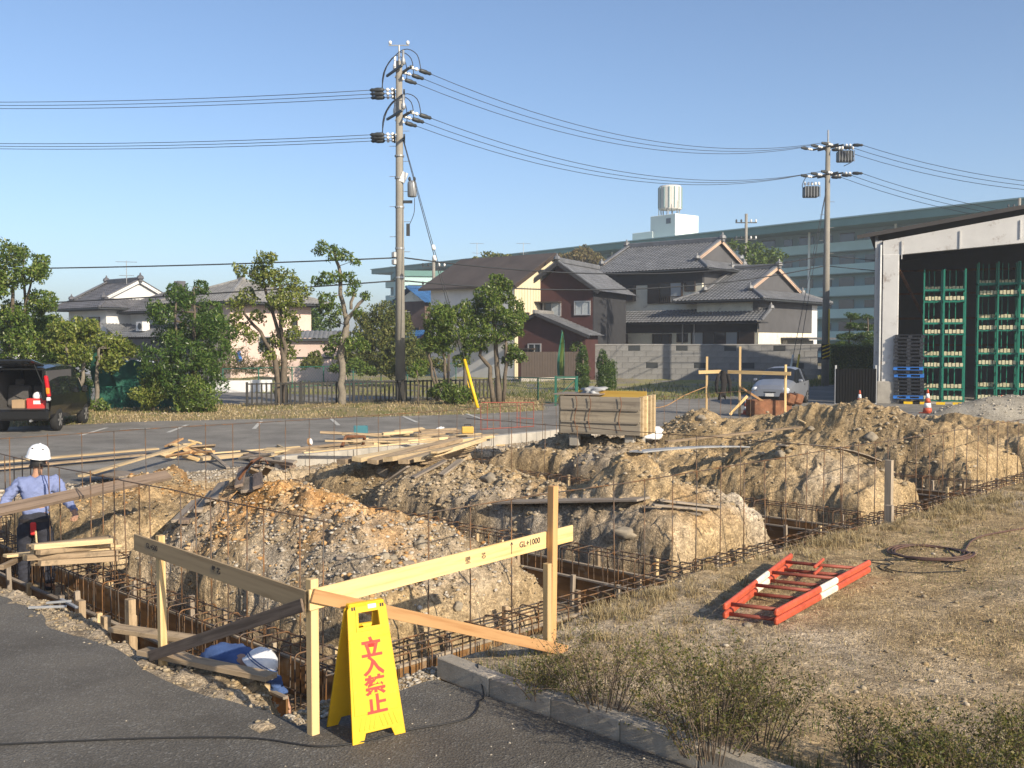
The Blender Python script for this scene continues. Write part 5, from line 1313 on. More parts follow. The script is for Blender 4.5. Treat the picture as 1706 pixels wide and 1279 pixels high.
def irimoya(root, x0, x1, y0, y1, ze, zr, g, mat='roof_tile', gable='wall_grey', barge='barge', hip_only=False, ornaments=True):
    """hip-and-gable tiled roof, ridge along local y"""
    xm = (x0 + x1) / 2; hw = xm - x0; rise = zr - ze; ym = g if not hip_only else hw
    def tm(s, L):
        q = min(s, L - s); return 1.0 if q >= ym else q / ym * (ym / hw)
    mb = MB(); tile_plane(mb, (x0, y1, ze), (x0, y0, ze), (hw, 0, rise), tm); tile_plane(mb, (x1, y0, ze), (x1, y1, ze), (-hw, 0, rise), tm)
    zg = rise * ym / hw
    tile_plane(mb, (x0, y0, ze), (x1, y0, ze), (0, ym, zg), hip(ym, ym)); tile_plane(mb, (x1, y1, ze), (x0, y1, ze), (0, -ym, zg), hip(ym, ym))
    rf = mb.build('roof', mat, root)
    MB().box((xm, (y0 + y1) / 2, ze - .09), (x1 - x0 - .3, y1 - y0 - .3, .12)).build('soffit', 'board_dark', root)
    for xa, ya, xb, yb in ((x0, y0, x1, y0), (x0, y0, x0, y1)): MB().beam((xa, ya, ze - .04), (xb, yb, ze - .04), .1, .1).build('gutter', 'steel_dark', root)
    rb = MB(); rb.box((xm, (y0 + y1) / 2, zr + .16), (.3, y1 - y0 - 2 * ym + .5, .42), bev=.06); rb.build('ridge', mat, root)
    for yy, s in ((y0, 1), (y1, -1)):
        for xx in (x0, x1):
            c = (xx + (ym if xx == x0 else -ym), yy + s * ym, ze + zg + .08)
            MB().beam((xx, yy, ze + .08), c, .2, .18, bev=.04).build('hip_ridge', mat, root)
        if not hip_only:
            gy = yy + s * (ym + .02)
            MB().prism([(x0 + ym * 1.0, gy + s * .25, ze + zg), (x1 - ym, gy + s * .25, ze + zg), (xm, gy + s * .25, zr - .02)], (0, s * .15, 0)).build('gable_wall', gable, root)
            for sx in (-1, 1):
                MB().beam((xm + sx * (hw - ym + .1), gy, ze + zg + .02), (xm, gy, zr + .02), .08, .22).build('barge_board', barge, root)
                rt = MB(); rt.beam((xm + sx * (hw - ym + .25), gy + s * .1, ze + zg + .12), (xm, gy + s * .1, zr + .2), .34, .12, bev=.04); rt.build('verge_ridge', mat, root)
                if ornaments: lump2(root, (xm + sx * (hw - ym + .3), gy, ze + zg + .25), .26, mat)
            if ornaments: lump2(root, (xm, gy - s * .1, zr + .42), .3, mat)
    return rf
def lump2(root, c, r, mat):
    MB().lathe((c[0], c[1], c[2] - r), [(r * .5, 0), (r, r * .4), (r * .8, r * 1.1), (r * .3, r * 1.4), (r * .12, r * 2.0)], 7).build('ridge_ornament', mat, root)
class House:
    """corner nearest the camera at (px, d); local x runs right-back, y left-back"""
    def __init__(s, name, px, d, label, rz=50, base=0.0):
        s.c = Vector((P(px, 600, d).x, d, base)); s.rz = R(rz); s.root = empty(name, s.c, s.rz, label, 'house')
        s.ex = Vector((math.cos(s.rz), math.sin(s.rz), 0)); s.ey = Vector((-math.sin(s.rz), math.cos(s.rz), 0))
    def fx(s, px, py, x=0.0):
        """point of the face at local x seen at a pixel -> (y, z)"""
        k = (px - CX) / FPX * (1.0); o = s.c + s.ex * x
        y = (o.x - k * o.y) / (k * s.ey.y - s.ey.x); d = o.y + s.ey.y * y
        return y, P(px, py, d).z - s.c.z
    def fy(s, px, py, y=0.0):
        k = (px - CX) / FPX; o = s.c + s.ey * y
        x = (o.x - k * o.y) / (k * s.ex.y - s.ex.x); d = o.y + s.ex.y * x
        return x, P(px, py, d).z - s.c.z
    def box(s, name, x0, x1, y0, y1, z0, z1, mat): return MB().box(((x0 + x1) / 2, (y0 + y1) / 2, (z0 + z1) / 2), (x1 - x0, y1 - y0, z1 - z0)).build(name, mat, s.root)
    def win(s, face, px0, px1, py0, py1, at=0.0, panes=2, fr='frame_brown', gl='glass', proud=.08, pale=()):
        f = s.fx if face == 'x' else s.fy
        (a0, z1), (a1, z0) = f(px0, py0, at), f(px1, py1, at); a0, a1 = min(a0, a1), max(a0, a1); z1 = f((px0 + px1) / 2, py0, at)[1]; z0 = f((px0 + px1) / 2, py1, at)[1]
        def B(a, b, z, zz, p0, p1): 
            return ((at - (p0 + p1) / 2, (a + b) / 2, (z + zz) / 2), (abs(p1 - p0), b - a, zz - z)) if face == 'x' else (((a + b) / 2, at - (p0 + p1) / 2, (z + zz) / 2), (b - a, abs(p1 - p0), zz - z))
        w = MB(); t = .07
        for a, b, z, zz in ((a0, a0 + t, z0, z1), (a1 - t, a1, z0, z1), (a0 + t, a1 - t, z0, z0 + t), (a0 + t, a1 - t, z1 - t, z1)): w.box(*B(a, b, z, zz, 0, proud + .04))
        o = w.build('window', fr, s.root)
        n = panes
        for k in range(n):
            a, b = a0 + t + (a1 - a0 - 2 * t) * k / n, a0 + t + (a1 - a0 - 2 * t) * (k + 1) / n
            MB().box(*B(a + .03, b - .03, z0 + t, z1 - t, .01, proud - .02)).build('pane', 'glass_pale' if k in pale else gl, o)
            if k: MB().box(*B(a - .035, a + .035, z0 + t, z1 - t, .01, proud + .01)).build('mullion', fr, o)
        return o
# main tiled house
H = House('tiled_house', 1262, 72, 'large dark two-storey house with grey tiled hip-and-gable roofs behind the block wall')
zp = 4.0
H.box('ground_storey', 0, 10, 0, 15, 0, 4.5, 'plaster_cream')
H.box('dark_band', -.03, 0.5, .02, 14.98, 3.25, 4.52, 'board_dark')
H.box('wing_upper', .05, 9.95, .05, 4.9, 4.5, 5.7, 'plaster_cream')
H.box('side_cladding', .02, 9.0, -.04, .4, 3.25, 5.62, 'wall_grey'); H.box('side_wall', 8.9, 10.03, -.02, .4, 0, 5.6, 'plaster_white'); H.box('side_lower', -.02, 8.9, -.06, .4, 0, 3.22, 'plaster_cream')
H.box('upper_storey', .8, 9.2, 4.9, 15, 4.5, 8.1, 'plaster_cream'); H.box('upper_dark_band', .76, 1.2, 4.86, 15.02, 6.95, 8.1, 'board_dark'); H.box('upper_side_wall', 1.0, 9.0, 4.84, 5.2, 4.5, 8.1, 'wall_grey')
irimoya(H.root, -.9, 10.9, -.9, 6.4, 5.55, 8.05, 1.8)
irimoya(H.root, -.15, 10.15, 3.9, 16, 7.95, 10.35, 1.7)
mb = MB(); tile_plane(mb, (-1.3, 15.6, zp), (-1.3, -.9, zp), (1.75, 0, .95)); mb.build('pent_roof', 'roof_tile', H.root)
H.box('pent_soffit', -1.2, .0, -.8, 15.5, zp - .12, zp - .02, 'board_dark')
mb = MB(); tile_plane(mb, (-.9, 15.4, 5.0), (11, 15.4, 5.0), (0, -.6, .2)); MB().beam((-1.2, -.85, zp + .1), (.3, -.85, zp + .95), .22, .2, bev=.04).build('pent_verge', 'roof_tile', H.root)
lump2(H.root, (.3, -.85, zp + 1.1), .25, 'roof_tile')
H.win('x', 1022, 1059, 476, 502, .8, 2, proud=.35); H.win('x', 1098, 1137, 470, 505, .8, 2, pale=(0,), proud=.15); H.win('x', 1140, 1158, 468, 485, .8, 1)
y0_, z1_ = H.fx(1098, 472, .8); y1_, z0_ = H.fx(1080, 506, .8); H.box('shutter_box', .62, .8, min(y0_, y1_), max(y0_, y1_), z0_, z1_, 'frame_brown')
ya, za = H.fx(1137, 493, .8); yb, zb = H.fx(1098, 504, .8); bal = H.box('balcony_rail', .5, .54, ya, yb, za - .06, za, 'frame_brown')
for k in range(12): MB().box((.52, ya + (yb - ya) * (k + .5) / 12, (za + zb) / 2), (.03, .04, abs(za - zb))).build('baluster', 'frame_brown', bal)
H.win('x', 1008, 1046, 556, 578, 0, 2, proud=.2); H.win('x', 1089, 1119, 556, 578, 0, 2, proud=.2); H.win('x', 1128, 1146, 555, 570, 0, 1); H.win('x', 1152, 1230, 552, 580, 0, 4, pale=(0, 3))
y0_, _ = H.fx(1257, 560); y1_, _ = H.fx(1231, 560); H.box('shutter', -.1, -.03, y0_, y1_, 1.6, 3.3, 'frame_brown')
for px in (1146, 1165): y0_, _ = H.fx(px, 500, .7); MB().tube([(-.1, y0_, 2.0), (-.1, y0_, 3.9)], .06, 6).build('downpipe', 'alu', H.root)
H.box('carport', 3.5, 8.5, -2.2, -.1, 2.75, 2.9, 'wall_grey'); H.box('carport_wall', 3.7, 8.3, -.5, -.1, 0, 2.7, 'roof_light')
# block wall in front: courses of blocks as parts
bw0, bw1 = P(978, 625, 70.0), P(1362, 628, 67.5); bw0.z = bw1.z = 0
root = empty('block_wall', bw0, 0, 'long grey concrete block wall in front of the tiled house', 'wall')
dw = (bw1 - bw0); Lw = dw.length; dw.normalize(); ang = math.atan2(dw.y, dw.x); root.rotation_euler = (0, 0, ang)
bm1 = MB().box((0, 0, 0), (.785, .15, .385), bev=.012).mesh('wall_block'); bm1.materials.append(MATS['block_wall'])
bm2 = MB().box((0, 0, 0), (.785, .13, .385), bev=.012).mesh('wall_block_pierced'); bm2.materials.append(MATS['steel_dark'])
hwall = 2.35; nr_ = 6; nb = int(Lw / .8)
MB().box((Lw / 2, .0, hwall / 2 - .02), (Lw, .11, hwall - .05)).build('mortar_core', 'block_light', root)
for r_ in range(nr_):
    for k in range(nb):
        pierced = (r_ == 2 and k % 4 == 1) or (r_ == 5 and k % 4 == 3)
        o = bpy.data.objects.new('wall_block', bm2 if pierced else bm1); COL.objects.link(o); o.parent = root; o.location = ((k + .5) * .8 + (.4 if r_ % 2 else 0), random.uniform(-.006, .006), .2 + r_ * .392)
MB().box((Lw / 2 + .2, 0, hwall + .03), (Lw + .6, .2, .1), bev=.02).build('coping', 'block_light', root); MB().box((Lw + .45, -.1, hwall / 2), (.3, .5, hwall), bev=.02).build('end_pier', 'block_light', root)
# white house with the dark slate roof
H = House('slate_roof_house', 857, 70, 'white and cream house with a large plain dark roof left of the maroon house')
H.box('wall', 0, 8, 0, 8, 0, 6.6, 'plaster_white'); 
MB().prism([(0, -.03, 0), (8, -.03, 0), (8, -.03, 6.6), (4, -.03, 8.65), (0, -.03, 6.6)], (0, .1, 0)).build('cream_gable', 'siding_cream', H.root)
for k in range(26): MB().box((.15 + k * .31, -.045, 3.2), (.04, .03, 6.4)).build('siding_rib', 'siding_cream', H.root)
for a, b, nm in (((-.6, -.5, 6.3), (4, -.5, 8.75), 1), ((8.6, -.5, 6.3), (4, -.5, 8.75), -1)):
    a, b = Vector(a), Vector(b); MB().prism([a, b, b + Vector((0, 9.2, 0)), a + Vector((0, 9.2, 0))], (0, 0, .16)).build('roof_slope', 'slate_brown', H.root)
for sx in (-1, 1): MB().beam((4 + sx * 4.6, -.56, 6.3), (4, -.56, 8.75), .08, .22).build('barge_board', 'frame_brown', H.root)
H.win('x', 815, 840, 520, 545, 0, 2); H.win('y', 862, 880, 520, 548, 0, 1); H.box('porch_roof', -1.2, 0, .5, 6, 2.7, 2.9, 'slate_brown')
# maroon house
H = House('maroon_house', 987, 70.5, 'dark red timber house with two front gables between the white and tiled houses', rz=-25)
WM = 4.7; ze, zr = 6.25, 8.05; xm = -WM / 2
H.box('wall', -WM, 0, 0, 7, 0, ze + .1, 'maroon'); H.box('side_shade', -.02, .06, .02, 6.98, 0, ze + .1, 'board_dark'); MB().prism([(-WM, -.02, ze), (0, -.02, ze), (xm, -.02, zr - .1)], (0, .2, 0)).build('gable', 'maroon', H.root)  # dark sheet on the right wall paints its shade
mb = MB(); tile_plane(mb, (.7, -.7, ze - .25), (.7, 7.5, ze - .25), (-.7 + xm, 0, zr - ze + .25)); tile_plane(mb, (-WM - .7, 7.5, ze - .25), (-WM - .7, -.7, ze - .25), (.7 - xm, 0, zr - ze + .25)); mb.build('roof', 'roof_tile', H.root)
for x in (.7, -WM - .7): MB().beam((x, -.72, ze - .32), (xm, -.72, zr - .04), .1, .24).build('barge_board', 'board_dark', H.root); MB().beam((x, -.6, ze - .15), (xm, -.6, zr + .15), .3, .12, bev=.03).build('verge_tile', 'roof_tile', H.root)
MB().box((xm, 3.4, zr + .2), (.3, 8.3, .35), bev=.05).build('ridge', 'roof_tile', H.root); lump2(H.root, (xm, -.75, zr + .4), .25, 'roof_tile')
H.win('y', 957, 984, 501, 525, 0, 2, 'alu', 'glass_pale'); H.win('y', 905, 935, 502, 527, 0, 2, 'alu', pale=(1,))
MB().box((-3.6, -.35, 5.35), (2.6, .7, .1)).build('window_hood', 'frame_brown', H.root)
H.box('porch', -WM - .7, .4, -2.4, 0, 0, 3.1, 'maroon'); px_ = -3.0
MB().prism([(-WM - .9, -2.42, 3.1), (.2, -2.42, 3.1), (px_, -2.42, 4.4)], (0, .2, 0)).build('porch_gable', 'maroon', H.root)
mb = MB(); tile_plane(mb, (.9, -3.0, 2.95), (.9, 0, 2.95), (px_ - .9, 0, 1.55)); tile_plane(mb, (-WM - 1.5, 0, 2.95), (-WM - 1.5, -3.0, 2.95), (px_ + WM + 1.5, 0, 1.55)); mb.build('porch_roof', 'roof_tile', H.root)
for x in (.9, -WM - 1.5): MB().beam((x, -3.0, 2.9), (px_, -3.0, 4.45), .1, .2).build('barge_board', 'board_dark', H.root)
MB().box((px_, -1.5, 4.6), (.28, 3.4, .28), bev=.05).build('porch_ridge', 'roof_light', H.root); MB().box((-4.3, -2.75, 2.1), (2.2, .7, .08)).build('awning', 'frame_brown', H.root)
H.win('y', 880, 902, 572, 592, -2.4, 2, 'alu')
a, b = P(868, 620, 66), P(980, 620, 68.5); root = empty('board_fence', (a.x, a.y, 0), math.atan2(b.y - a.y, b.x - a.x), 'brown board fence in front of the maroon house', 'fence')
for k in range(24): MB().box((k * .2 + .1, 0, 1.05), (.19, .03, 1.75)).build('fence_board', 'frame_brown', root)
MB().box((2.4, .06, .1), (4.8, .2, .3)).build('fence_base', 'concrete', root)
# blue roofed house
H = House('blue_roof_house', 708, 88, 'old brown house with a bright blue tiled roof behind the utility pole')
H.box('wall', 0, 6, 0, 3.4, 0, 6.1, 'rust_sheet'); MB().prism([(-.02, 0, 6.1), (-.02, 3.4, 6.1), (-.02, 1.7, 7.0)], (.2, 0, 0)).build('gable', 'plaster_cream', H.root)
mb = MB(); tile_plane(mb, (-.5, -.6, 5.9), (7, -.6, 5.9), (0, 2.3, 1.35)); tile_plane(mb, (7, 4.0, 5.9), (-.5, 4.0, 5.9), (0, -2.3, 1.35)); mb.build('roof', 'roof_blue', H.root)
MB().box((3.2, 1.7, 7.35), (7.6, .3, .25), bev=.05).build('ridge', 'roof_blue', H.root)
mb = MB(); tile_plane(mb, (-1.5, 4.2, 2.6), (-1.5, -.4, 2.6), (1.5, 0, 1.0)); mb.build('lean_to_roof', 'roof_blue', H.root); H.win('x', 690, 700, 545, 560, 0, 1)
# left houses
H = House('gabled_house', 178, 80, 'white two-storey house with dark tiled hip-and-gable roof beyond the clipped trees')
H.box('wall', 0, 6.4, 0, 6, 0, 5.4, 'plaster_white'); irimoya(H.root, -1.1, 7.5, -1.0, 7.2, 5.2, 7.45, 1.5, 'roof_dark', 'plaster_white', 'plaster_white')
H.win('x', 150, 168, 528, 546, 0, 2); H.win('x', 130, 135, 530, 537, 0, 1)
mb = MB(); tile_plane(mb, (-.5, -2.4, 3.0), (7, -2.4, 3.0), (0, 2.4, 1.0)); mb.build('pent_roof', 'roof_tile', H.root); H.box('annex', .2, 6.8, -2.0, 0, 0, 2.9, 'wall_grey')
H = House('pink_house', 384, 72, 'pale pink two-storey house with light grey tiled hip roof behind the dense trees')
H.box('wall', 0, 7.2, 0, 7.5, 0, 5.5, 'plaster_pink'); irimoya(H.root, -1.2, 8.4, -1.2, 8.7, 5.35, 7.2, 1.4, 'roof_light', hip_only=True)
H.box('rear_wing', .5, 7, 7.5, 15, 0, 5.0, 'plaster_white'); irimoya(H.root, -.6, 8.0, 8.4, 16, 4.9, 6.9, 1.4, 'roof_dark', hip_only=True)
mb = MB(); tile_plane(mb, (-2.2, 14, 2.9), (-2.2, 0, 2.9), (2.3, 0, 1.0)); mb.build('pent_roof', 'roof_tile', H.root); H.box('lower_front', -1.8, .2, 1, 13, 0, 2.8, 'wall_grey')
H.win('x', 290, 310, 515, 530, .5, 2); H.win('y', 430, 450, 560, 585, 0, 2, 'alu'); H.win('y', 486, 495, 525, 548, 0, 1)
ac = H.box('air_conditioner', -1.5, -.9, 9.0, 9.9, 3.4, 4.1, 'plaster_white'); MB().lathe((-1.51, 9.35, 3.75), [(.25, 0), (.25, .03)], 12, Matrix.Rotation(R(-90), 3, 'Y')).build('fan_grille', 'steel_dark', ac)
a = P(482, 590, 66); root = empty('low_shed', (a.x, 66, 0), R(6), 'low pink shed with dark tiled roof behind the two clipped trees', 'shed')
MB().box((1.75, 1.5, 1.4), (3.5, 3, 2.8)).build('wall', 'plaster_pink', root); mb = MB(); tile_plane(mb, (-.3, -.4, 2.75), (3.9, -.4, 2.75), (0, 1.9, .55)); mb.build('roof', 'roof_tile', root); MB().box((1.8, -.35, 2.7), (4.2, .1, .12)).build('gutter', 'steel_dark', root); MB().box((1.75, -.03, 1.55), (3.5, .05, .12)).build('trim', 'steel_dark', root)
H = House('distant_white_house', 28, 92, 'small white house just visible behind the clump of trees at the far left'); H.box('wall', 0, 5, 0, 6, 0, 3.3, 'plaster_white'); irimoya(H.root, -.8, 5.8, -.8, 6.8, 3.2, 4.4, 1.2, 'roof_dark', hip_only=True)

# ------------------------------------------------------------------ long apartment block
R0 = Vector((66, 101, 0)); e_ = Vector((-.62, .785, 0)).normalized(); ang = math.atan2(e_.y, e_.x)
root = empty('apartment_block', R0, ang, 'very long pale green apartment block with a dark green roof edge', 'apartment block')
LA, NS, FH = 150.0, 6, 2.85
# local x along the block, local y = towards the camera is +y
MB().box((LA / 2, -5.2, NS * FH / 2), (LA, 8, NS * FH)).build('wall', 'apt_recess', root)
for k in range(NS):
    z = k * FH
    MB().box((LA / 2, .0, z + .55), (LA, .16, 1.15)).build('balcony_front', 'apt_green', root)
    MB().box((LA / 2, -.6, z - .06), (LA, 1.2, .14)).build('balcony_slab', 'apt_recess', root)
    sh_ = MB().box((0, 0, 0), (2.2, .08, 1.2)).mesh('window'); sh_.materials.append(MATS['glass'])
    for j in range(int(LA / 6.2)):
        if z < 2: continue
        for dx, sx in ((1.2, 1.0), (4.1, .6)):
            o = bpy.data.objects.new('window', sh_); COL.objects.link(o); o.parent = root; o.location = (j * 6.2 + dx, -1.14, z + 1.75); o.scale = (sx, 1, .75 if sx < 1 else 1)
MB().box((LA / 2, -1.8, NS * FH + .35), (LA + 1, 10, .95)).build('roof_fascia', 'apt_fascia', root); MB().box((LA / 2, -1.8, NS * FH + .9), (LA + 1.4, 10.4, .15)).build('roof_edge', 'apt_green', root)
for j in range(12): MB().tube([(6 + j * 12.4, .2, 0), (6 + j * 12.4, .2, NS * FH + .6)], .16, 6).build('downpipe', 'apt_white', root)
tp = R0 + e_ * 70; zt = NS * FH + .9; root2 = empty('stair_tower', (tp.x, tp.y, zt), ang, 'white roof tower with a water tank on the apartment block', 'roof tower')
MB().box((0, -3.0, 1.9), (5.2, 5.2, 4.0), bev=.06).build('tower', 'apt_white', root2); MB().box((4.0, -2.6, .8), (4.4, 5, 1.6), bev=.05).build('lower_block', 'apt_white', root2); MB().box((-1.2, -.38, 2.9), (.9, .08, .8)).build('window', 'glass', root2)
tk = MB(); tk.lathe((.9, -3, 5.0), [(1.75, 0), (1.8, .2), (1.8, 3.3), (1.6, 3.6), (.3, 3.75)], 20); tk = tk.build('water_tank', 'tank', root2, smooth=False)
for k in range(14): an = k * 6.283 / 14; MB().box((.9 + 1.83 * math.cos(an), -3 + 1.83 * math.sin(an), 6.75), (.12, .12, 3.2), Matrix.Rotation(an, 3, 'Z')).build('stave', 'apt_recess', tk)
for k in range(6): an = k * 1.047; MB().tube([(.9 + 1.4 * math.cos(an), -3 + 1.4 * math.sin(an), 3.9), (.9 + 1.5 * math.cos(an), -3 + 1.5 * math.sin(an), 5.1)], .1, 5).build('leg', 'steel_grey', root2)
MB().tube([(2.9, -2.6, 3.8), (2.9, -2.6, 8.0), (2.5, -2.6, 8.2)], .08, 5).build('pipe', 'apt_white', root2)
for k in range(3): MB().tube([(-2.2 + k * 1.1, -1.2, 3.9), (-2.2 + k * 1.1, -1.2, 6.0 - k * .5)], .05, 4).build('aerial', 'steel_dark', root2)
# left low part seen beside the pole
a = P(684, 480, 150); root = empty('far_green_block', (a.x, 150, 0), R(100), 'distant green block end seen between the pole and white house', 'building')
MB().box((3, -4, 6), (10, 12, 12.2)).build('wall', 'apt_green', root); MB().box((3, -4, 12.5), (10.6, 12.6, .8)).build('roof_edge', 'apt_fascia', root); MB().box((-2.04, -4, 10.4), (.1, 9, .9)).build('window', 'glass', root)

# ------------------------------------------------------------------ warehouse with racks and pallets
YW = 43.0
def WX(px, d=YW): return (px - CX) / FPX * d
def WZ(py, d=YW): return P(853, py, d).z
root = empty('warehouse', (WX(1457), YW, 0), 0, 'open-fronted steel warehouse with white frame and dark roof', 'warehouse')
xl, xr, yb = WX(1455), WX(1960), 60.0; sl_ = .155
zl = lambda x, z0: z0 + (x - xl) * sl_
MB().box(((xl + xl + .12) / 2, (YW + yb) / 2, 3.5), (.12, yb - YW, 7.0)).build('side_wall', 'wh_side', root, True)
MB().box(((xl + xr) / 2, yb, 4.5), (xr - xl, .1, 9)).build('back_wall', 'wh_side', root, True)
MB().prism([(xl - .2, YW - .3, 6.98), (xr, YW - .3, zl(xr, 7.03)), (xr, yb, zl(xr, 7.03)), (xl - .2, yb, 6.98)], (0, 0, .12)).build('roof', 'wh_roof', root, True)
MB().beam((xl - .7, YW - .33, 6.95), (xr, YW - .33, zl(xr, 7.06)), .06, .16).build('roof_edge', 'wh_roof', root, True)
x0, x1 = WX(1468), WX(1493)
MB().box(((x0 + x1) / 2, YW, 3.1), (x1 - x0, .4, 6.2), bev=.02).build('column', 'wh_white', root, True)
MB().box(((x0 + x1) / 2 - .05, YW - .02, .45), (x1 - x0 + .25, .6, .95), bev=.03).build('column_base', 'concrete', root, True)
MB().prism([(x0, YW + .18, WZ(430)), (x1 + .2, YW + .18, WZ(425)), (xr, YW + .18, zl(xr, 5.05)), (xr, YW + .18, zl(xr, 6.8)), (x0, YW + .18, zl(x0, 6.72))], (0, -.36, 0)).build('girder', 'wh_white', root, True)
for k in range(4): xx = x1 + .1 + k * 2.2; MB().box((xx, YW - .2, zl(xx, 6.2)), (.04, .06, .75)).build('stiffener', 'wh_white', root, True)
MB().box((WX(1461), YW + .1, 3.4), (.28, .3, 6.8)).build('corner_trim', 'wh_white', root, True); MB().tube([(WX(1464), YW - .2, 0), (WX(1464), YW - .2, 6.6)], .07, 6).build('downpipe', 'steel_grey', root, True)
MB().box((xr, (YW + yb) / 2, 4.6), (.12, yb - YW, 9.2)).build('sun_block_wall', 'wh_side', root, True)  # unseen wall added to keep sunlight out of the interior
for z in (1.6, 3.0, 4.4, 5.4): MB().beam((xl + .2, YW + .6, z), (xl + .2, yb, z), .08, .1).build('girt', 'rust_plate', root, True)
for z in (2.4, 3.9, 5.3, 6.6): MB().beam((xl, yb - .12, z), (xr, yb - .12, z), .08, .12).build('girt', 'rust_plate', root, True)
MB().beam((x1, YW + .5, 5.6), (WX(1560), yb - 1, 3.0), .1, .1).build('brace', 'rust_plate', root, True)
for px in (1590, 1700): MB().box((WX(px, 56), 57.5, 4), (.3, .3, 8)).build('inner_column', 'wh_side', root, True)
MB().box(((xl + xr) / 2, (YW + yb) / 2, .03), (xr - xl, yb - YW, .06)).build('floor_slab', 'concrete', root, True)
WROT = R(-21)
for k in range(9): MB().box((WX(1510) + k * .62, YW - .4, .05), (.34, .16, .1)).build('floor_stripe', 'yellow_guard', root, True)
root.rotation_euler = (0, 0, WROT)
def rack_proto(wd_, dp, ht):
    r = empty('storage_rack', (0, 0, 0))
    for sx in (0, 1):
        for sy in (0, 1): MB().box((sx * wd_, sy * dp, ht / 2), (.07, .07, ht)).build('post', 'rack_green', r)
    for z in (.06, .52):
        for sy in (0, 1): MB().box((wd_ / 2, sy * dp, z), (wd_, .05, .07)).build('beam', 'rack_green', r)
        for sx in (0, 1): MB().box((sx * wd_, dp / 2, z), (.05, dp, .07)).build('side_beam', 'rack_green', r)
    for sy, z in ((0, .06), (1, .52)):
        for k in range(5):
            MB().box((.12 + k * (wd_ - .24) / 4, sy * dp, z + .11), (.12, .12, .14 + .03 * ((k + sy) % 2))).build('chock', 'chock', r)
    for x_ in (.3, .6): MB().box((x_ * wd_, dp, ht / 2), (.04, .04, ht)).build('rear_bar', 'rack_green', r)
    return r
pr_ = rack_proto(.86, 1.0, 1.38); first = True; LR = ['bottom', 'second', 'third', 'top']
for px, d, n, wsc in ((1538, 43.0, 4, .80), (1571, 42.65, 4, .95), (1628, 43.3, 4, .88), (1661, 42.9, 4, .88), (1697, 42.5, 4, .9)):
    for k in range(n):
        o = pr_ if first else copy_tree(pr_); first = False
        o.location = (WX(px, d), d, .06 + k * 1.385 * (1.0 if px < 1600 else 1.06)); o.scale = (wsc, 1, 1.0 if px < 1600 else 1.06); o.rotation_euler = (0, 0, WROT)
        cl = {1538: 'first rack column from the pallets', 1571: 'second rack column from the pallets', 1628: 'third rack column from the pallets', 1661: 'fourth rack column from the pallets', 1697: 'rack column cut by the picture edge'}[px]
        tag(o, 'green steel rack unit, %s in the %s' % (LR[k], cl), 'rack', 'green racks in the warehouse')
pp_ = empty('pallet', (0, 0, 0)); MB().box((0, 0, .125), (1.15, 1.0, .03), bev=.005).build('deck', 'pallet_black', pp_); MB().box((0, 0, .015), (1.15, 1.0, .025), bev=.005).build('bottom_deck', 'pallet_black', pp_)
for x in (-.5, 0, .5): MB().box((x, 0, .07), (.15, .98, .085)).build('block', 'pallet_black', pp_)
pb_ = empty('pallet', (0, 0, 0)); MB().box((0, 0, .125), (1.15, 1.0, .03), bev=.005).build('deck', 'pallet_blue', pb_); MB().box((0, 0, .015), (1.15, 1.0, .025), bev=.005).build('bottom_deck', 'pallet_blue', pb_)
for x in (-.5, 0, .5): MB().box((x, 0, .07), (.15, .98, .085)).build('block', 'pallet_blue', pb_)
fb_, fk_ = True, True
for k in range(19):
    blue = k in (1, 7, 9)
    if blue: o = pb_ if fb_ else copy_tree(pb_); fb_ = False
    else: o = pp_ if fk_ else copy_tree(pp_); fk_ = False
    o.location = (WX(1514, 42.6) + random.uniform(-.04, .04), 42.6, .06 + k * .148); o.rotation_euler = (0, 0, WROT + random.uniform(-.03, .03))
    tag(o, {1: 'blue plastic pallet near the foot of the pallet stack', 7: 'lower of two blue pallets in the middle of the stack', 9: 'upper of two blue pallets in the middle of the stack'}[k] if blue else 'black plastic pallet, %s from the floor in the stack' % ORD[k], 'pallet', 'plastic pallets stacked in the warehouse')
# black gate, hedge
a, b = WX(1393, 42.2), WX(1460, 42.2); root = empty('sheet_gate', (a, 42.2, 0), 0, 'black ribbed sheet gate beside the warehouse column', 'gate')
MB().box(((b - a) / 2, 0, .75), (b - a, .04, 1.42)).build('sheet', 'gate_black', root)
for k in range(14): MB().box((.06 + k * (b - a - .12) / 13, -.035, .75), (.05, .03, 1.4)).build('rib', 'gate_black', root)
for x in (0, b - a): MB().box((x, .04, .8), (.07, .07, 1.6)).build('post', 'steel_grey', root)

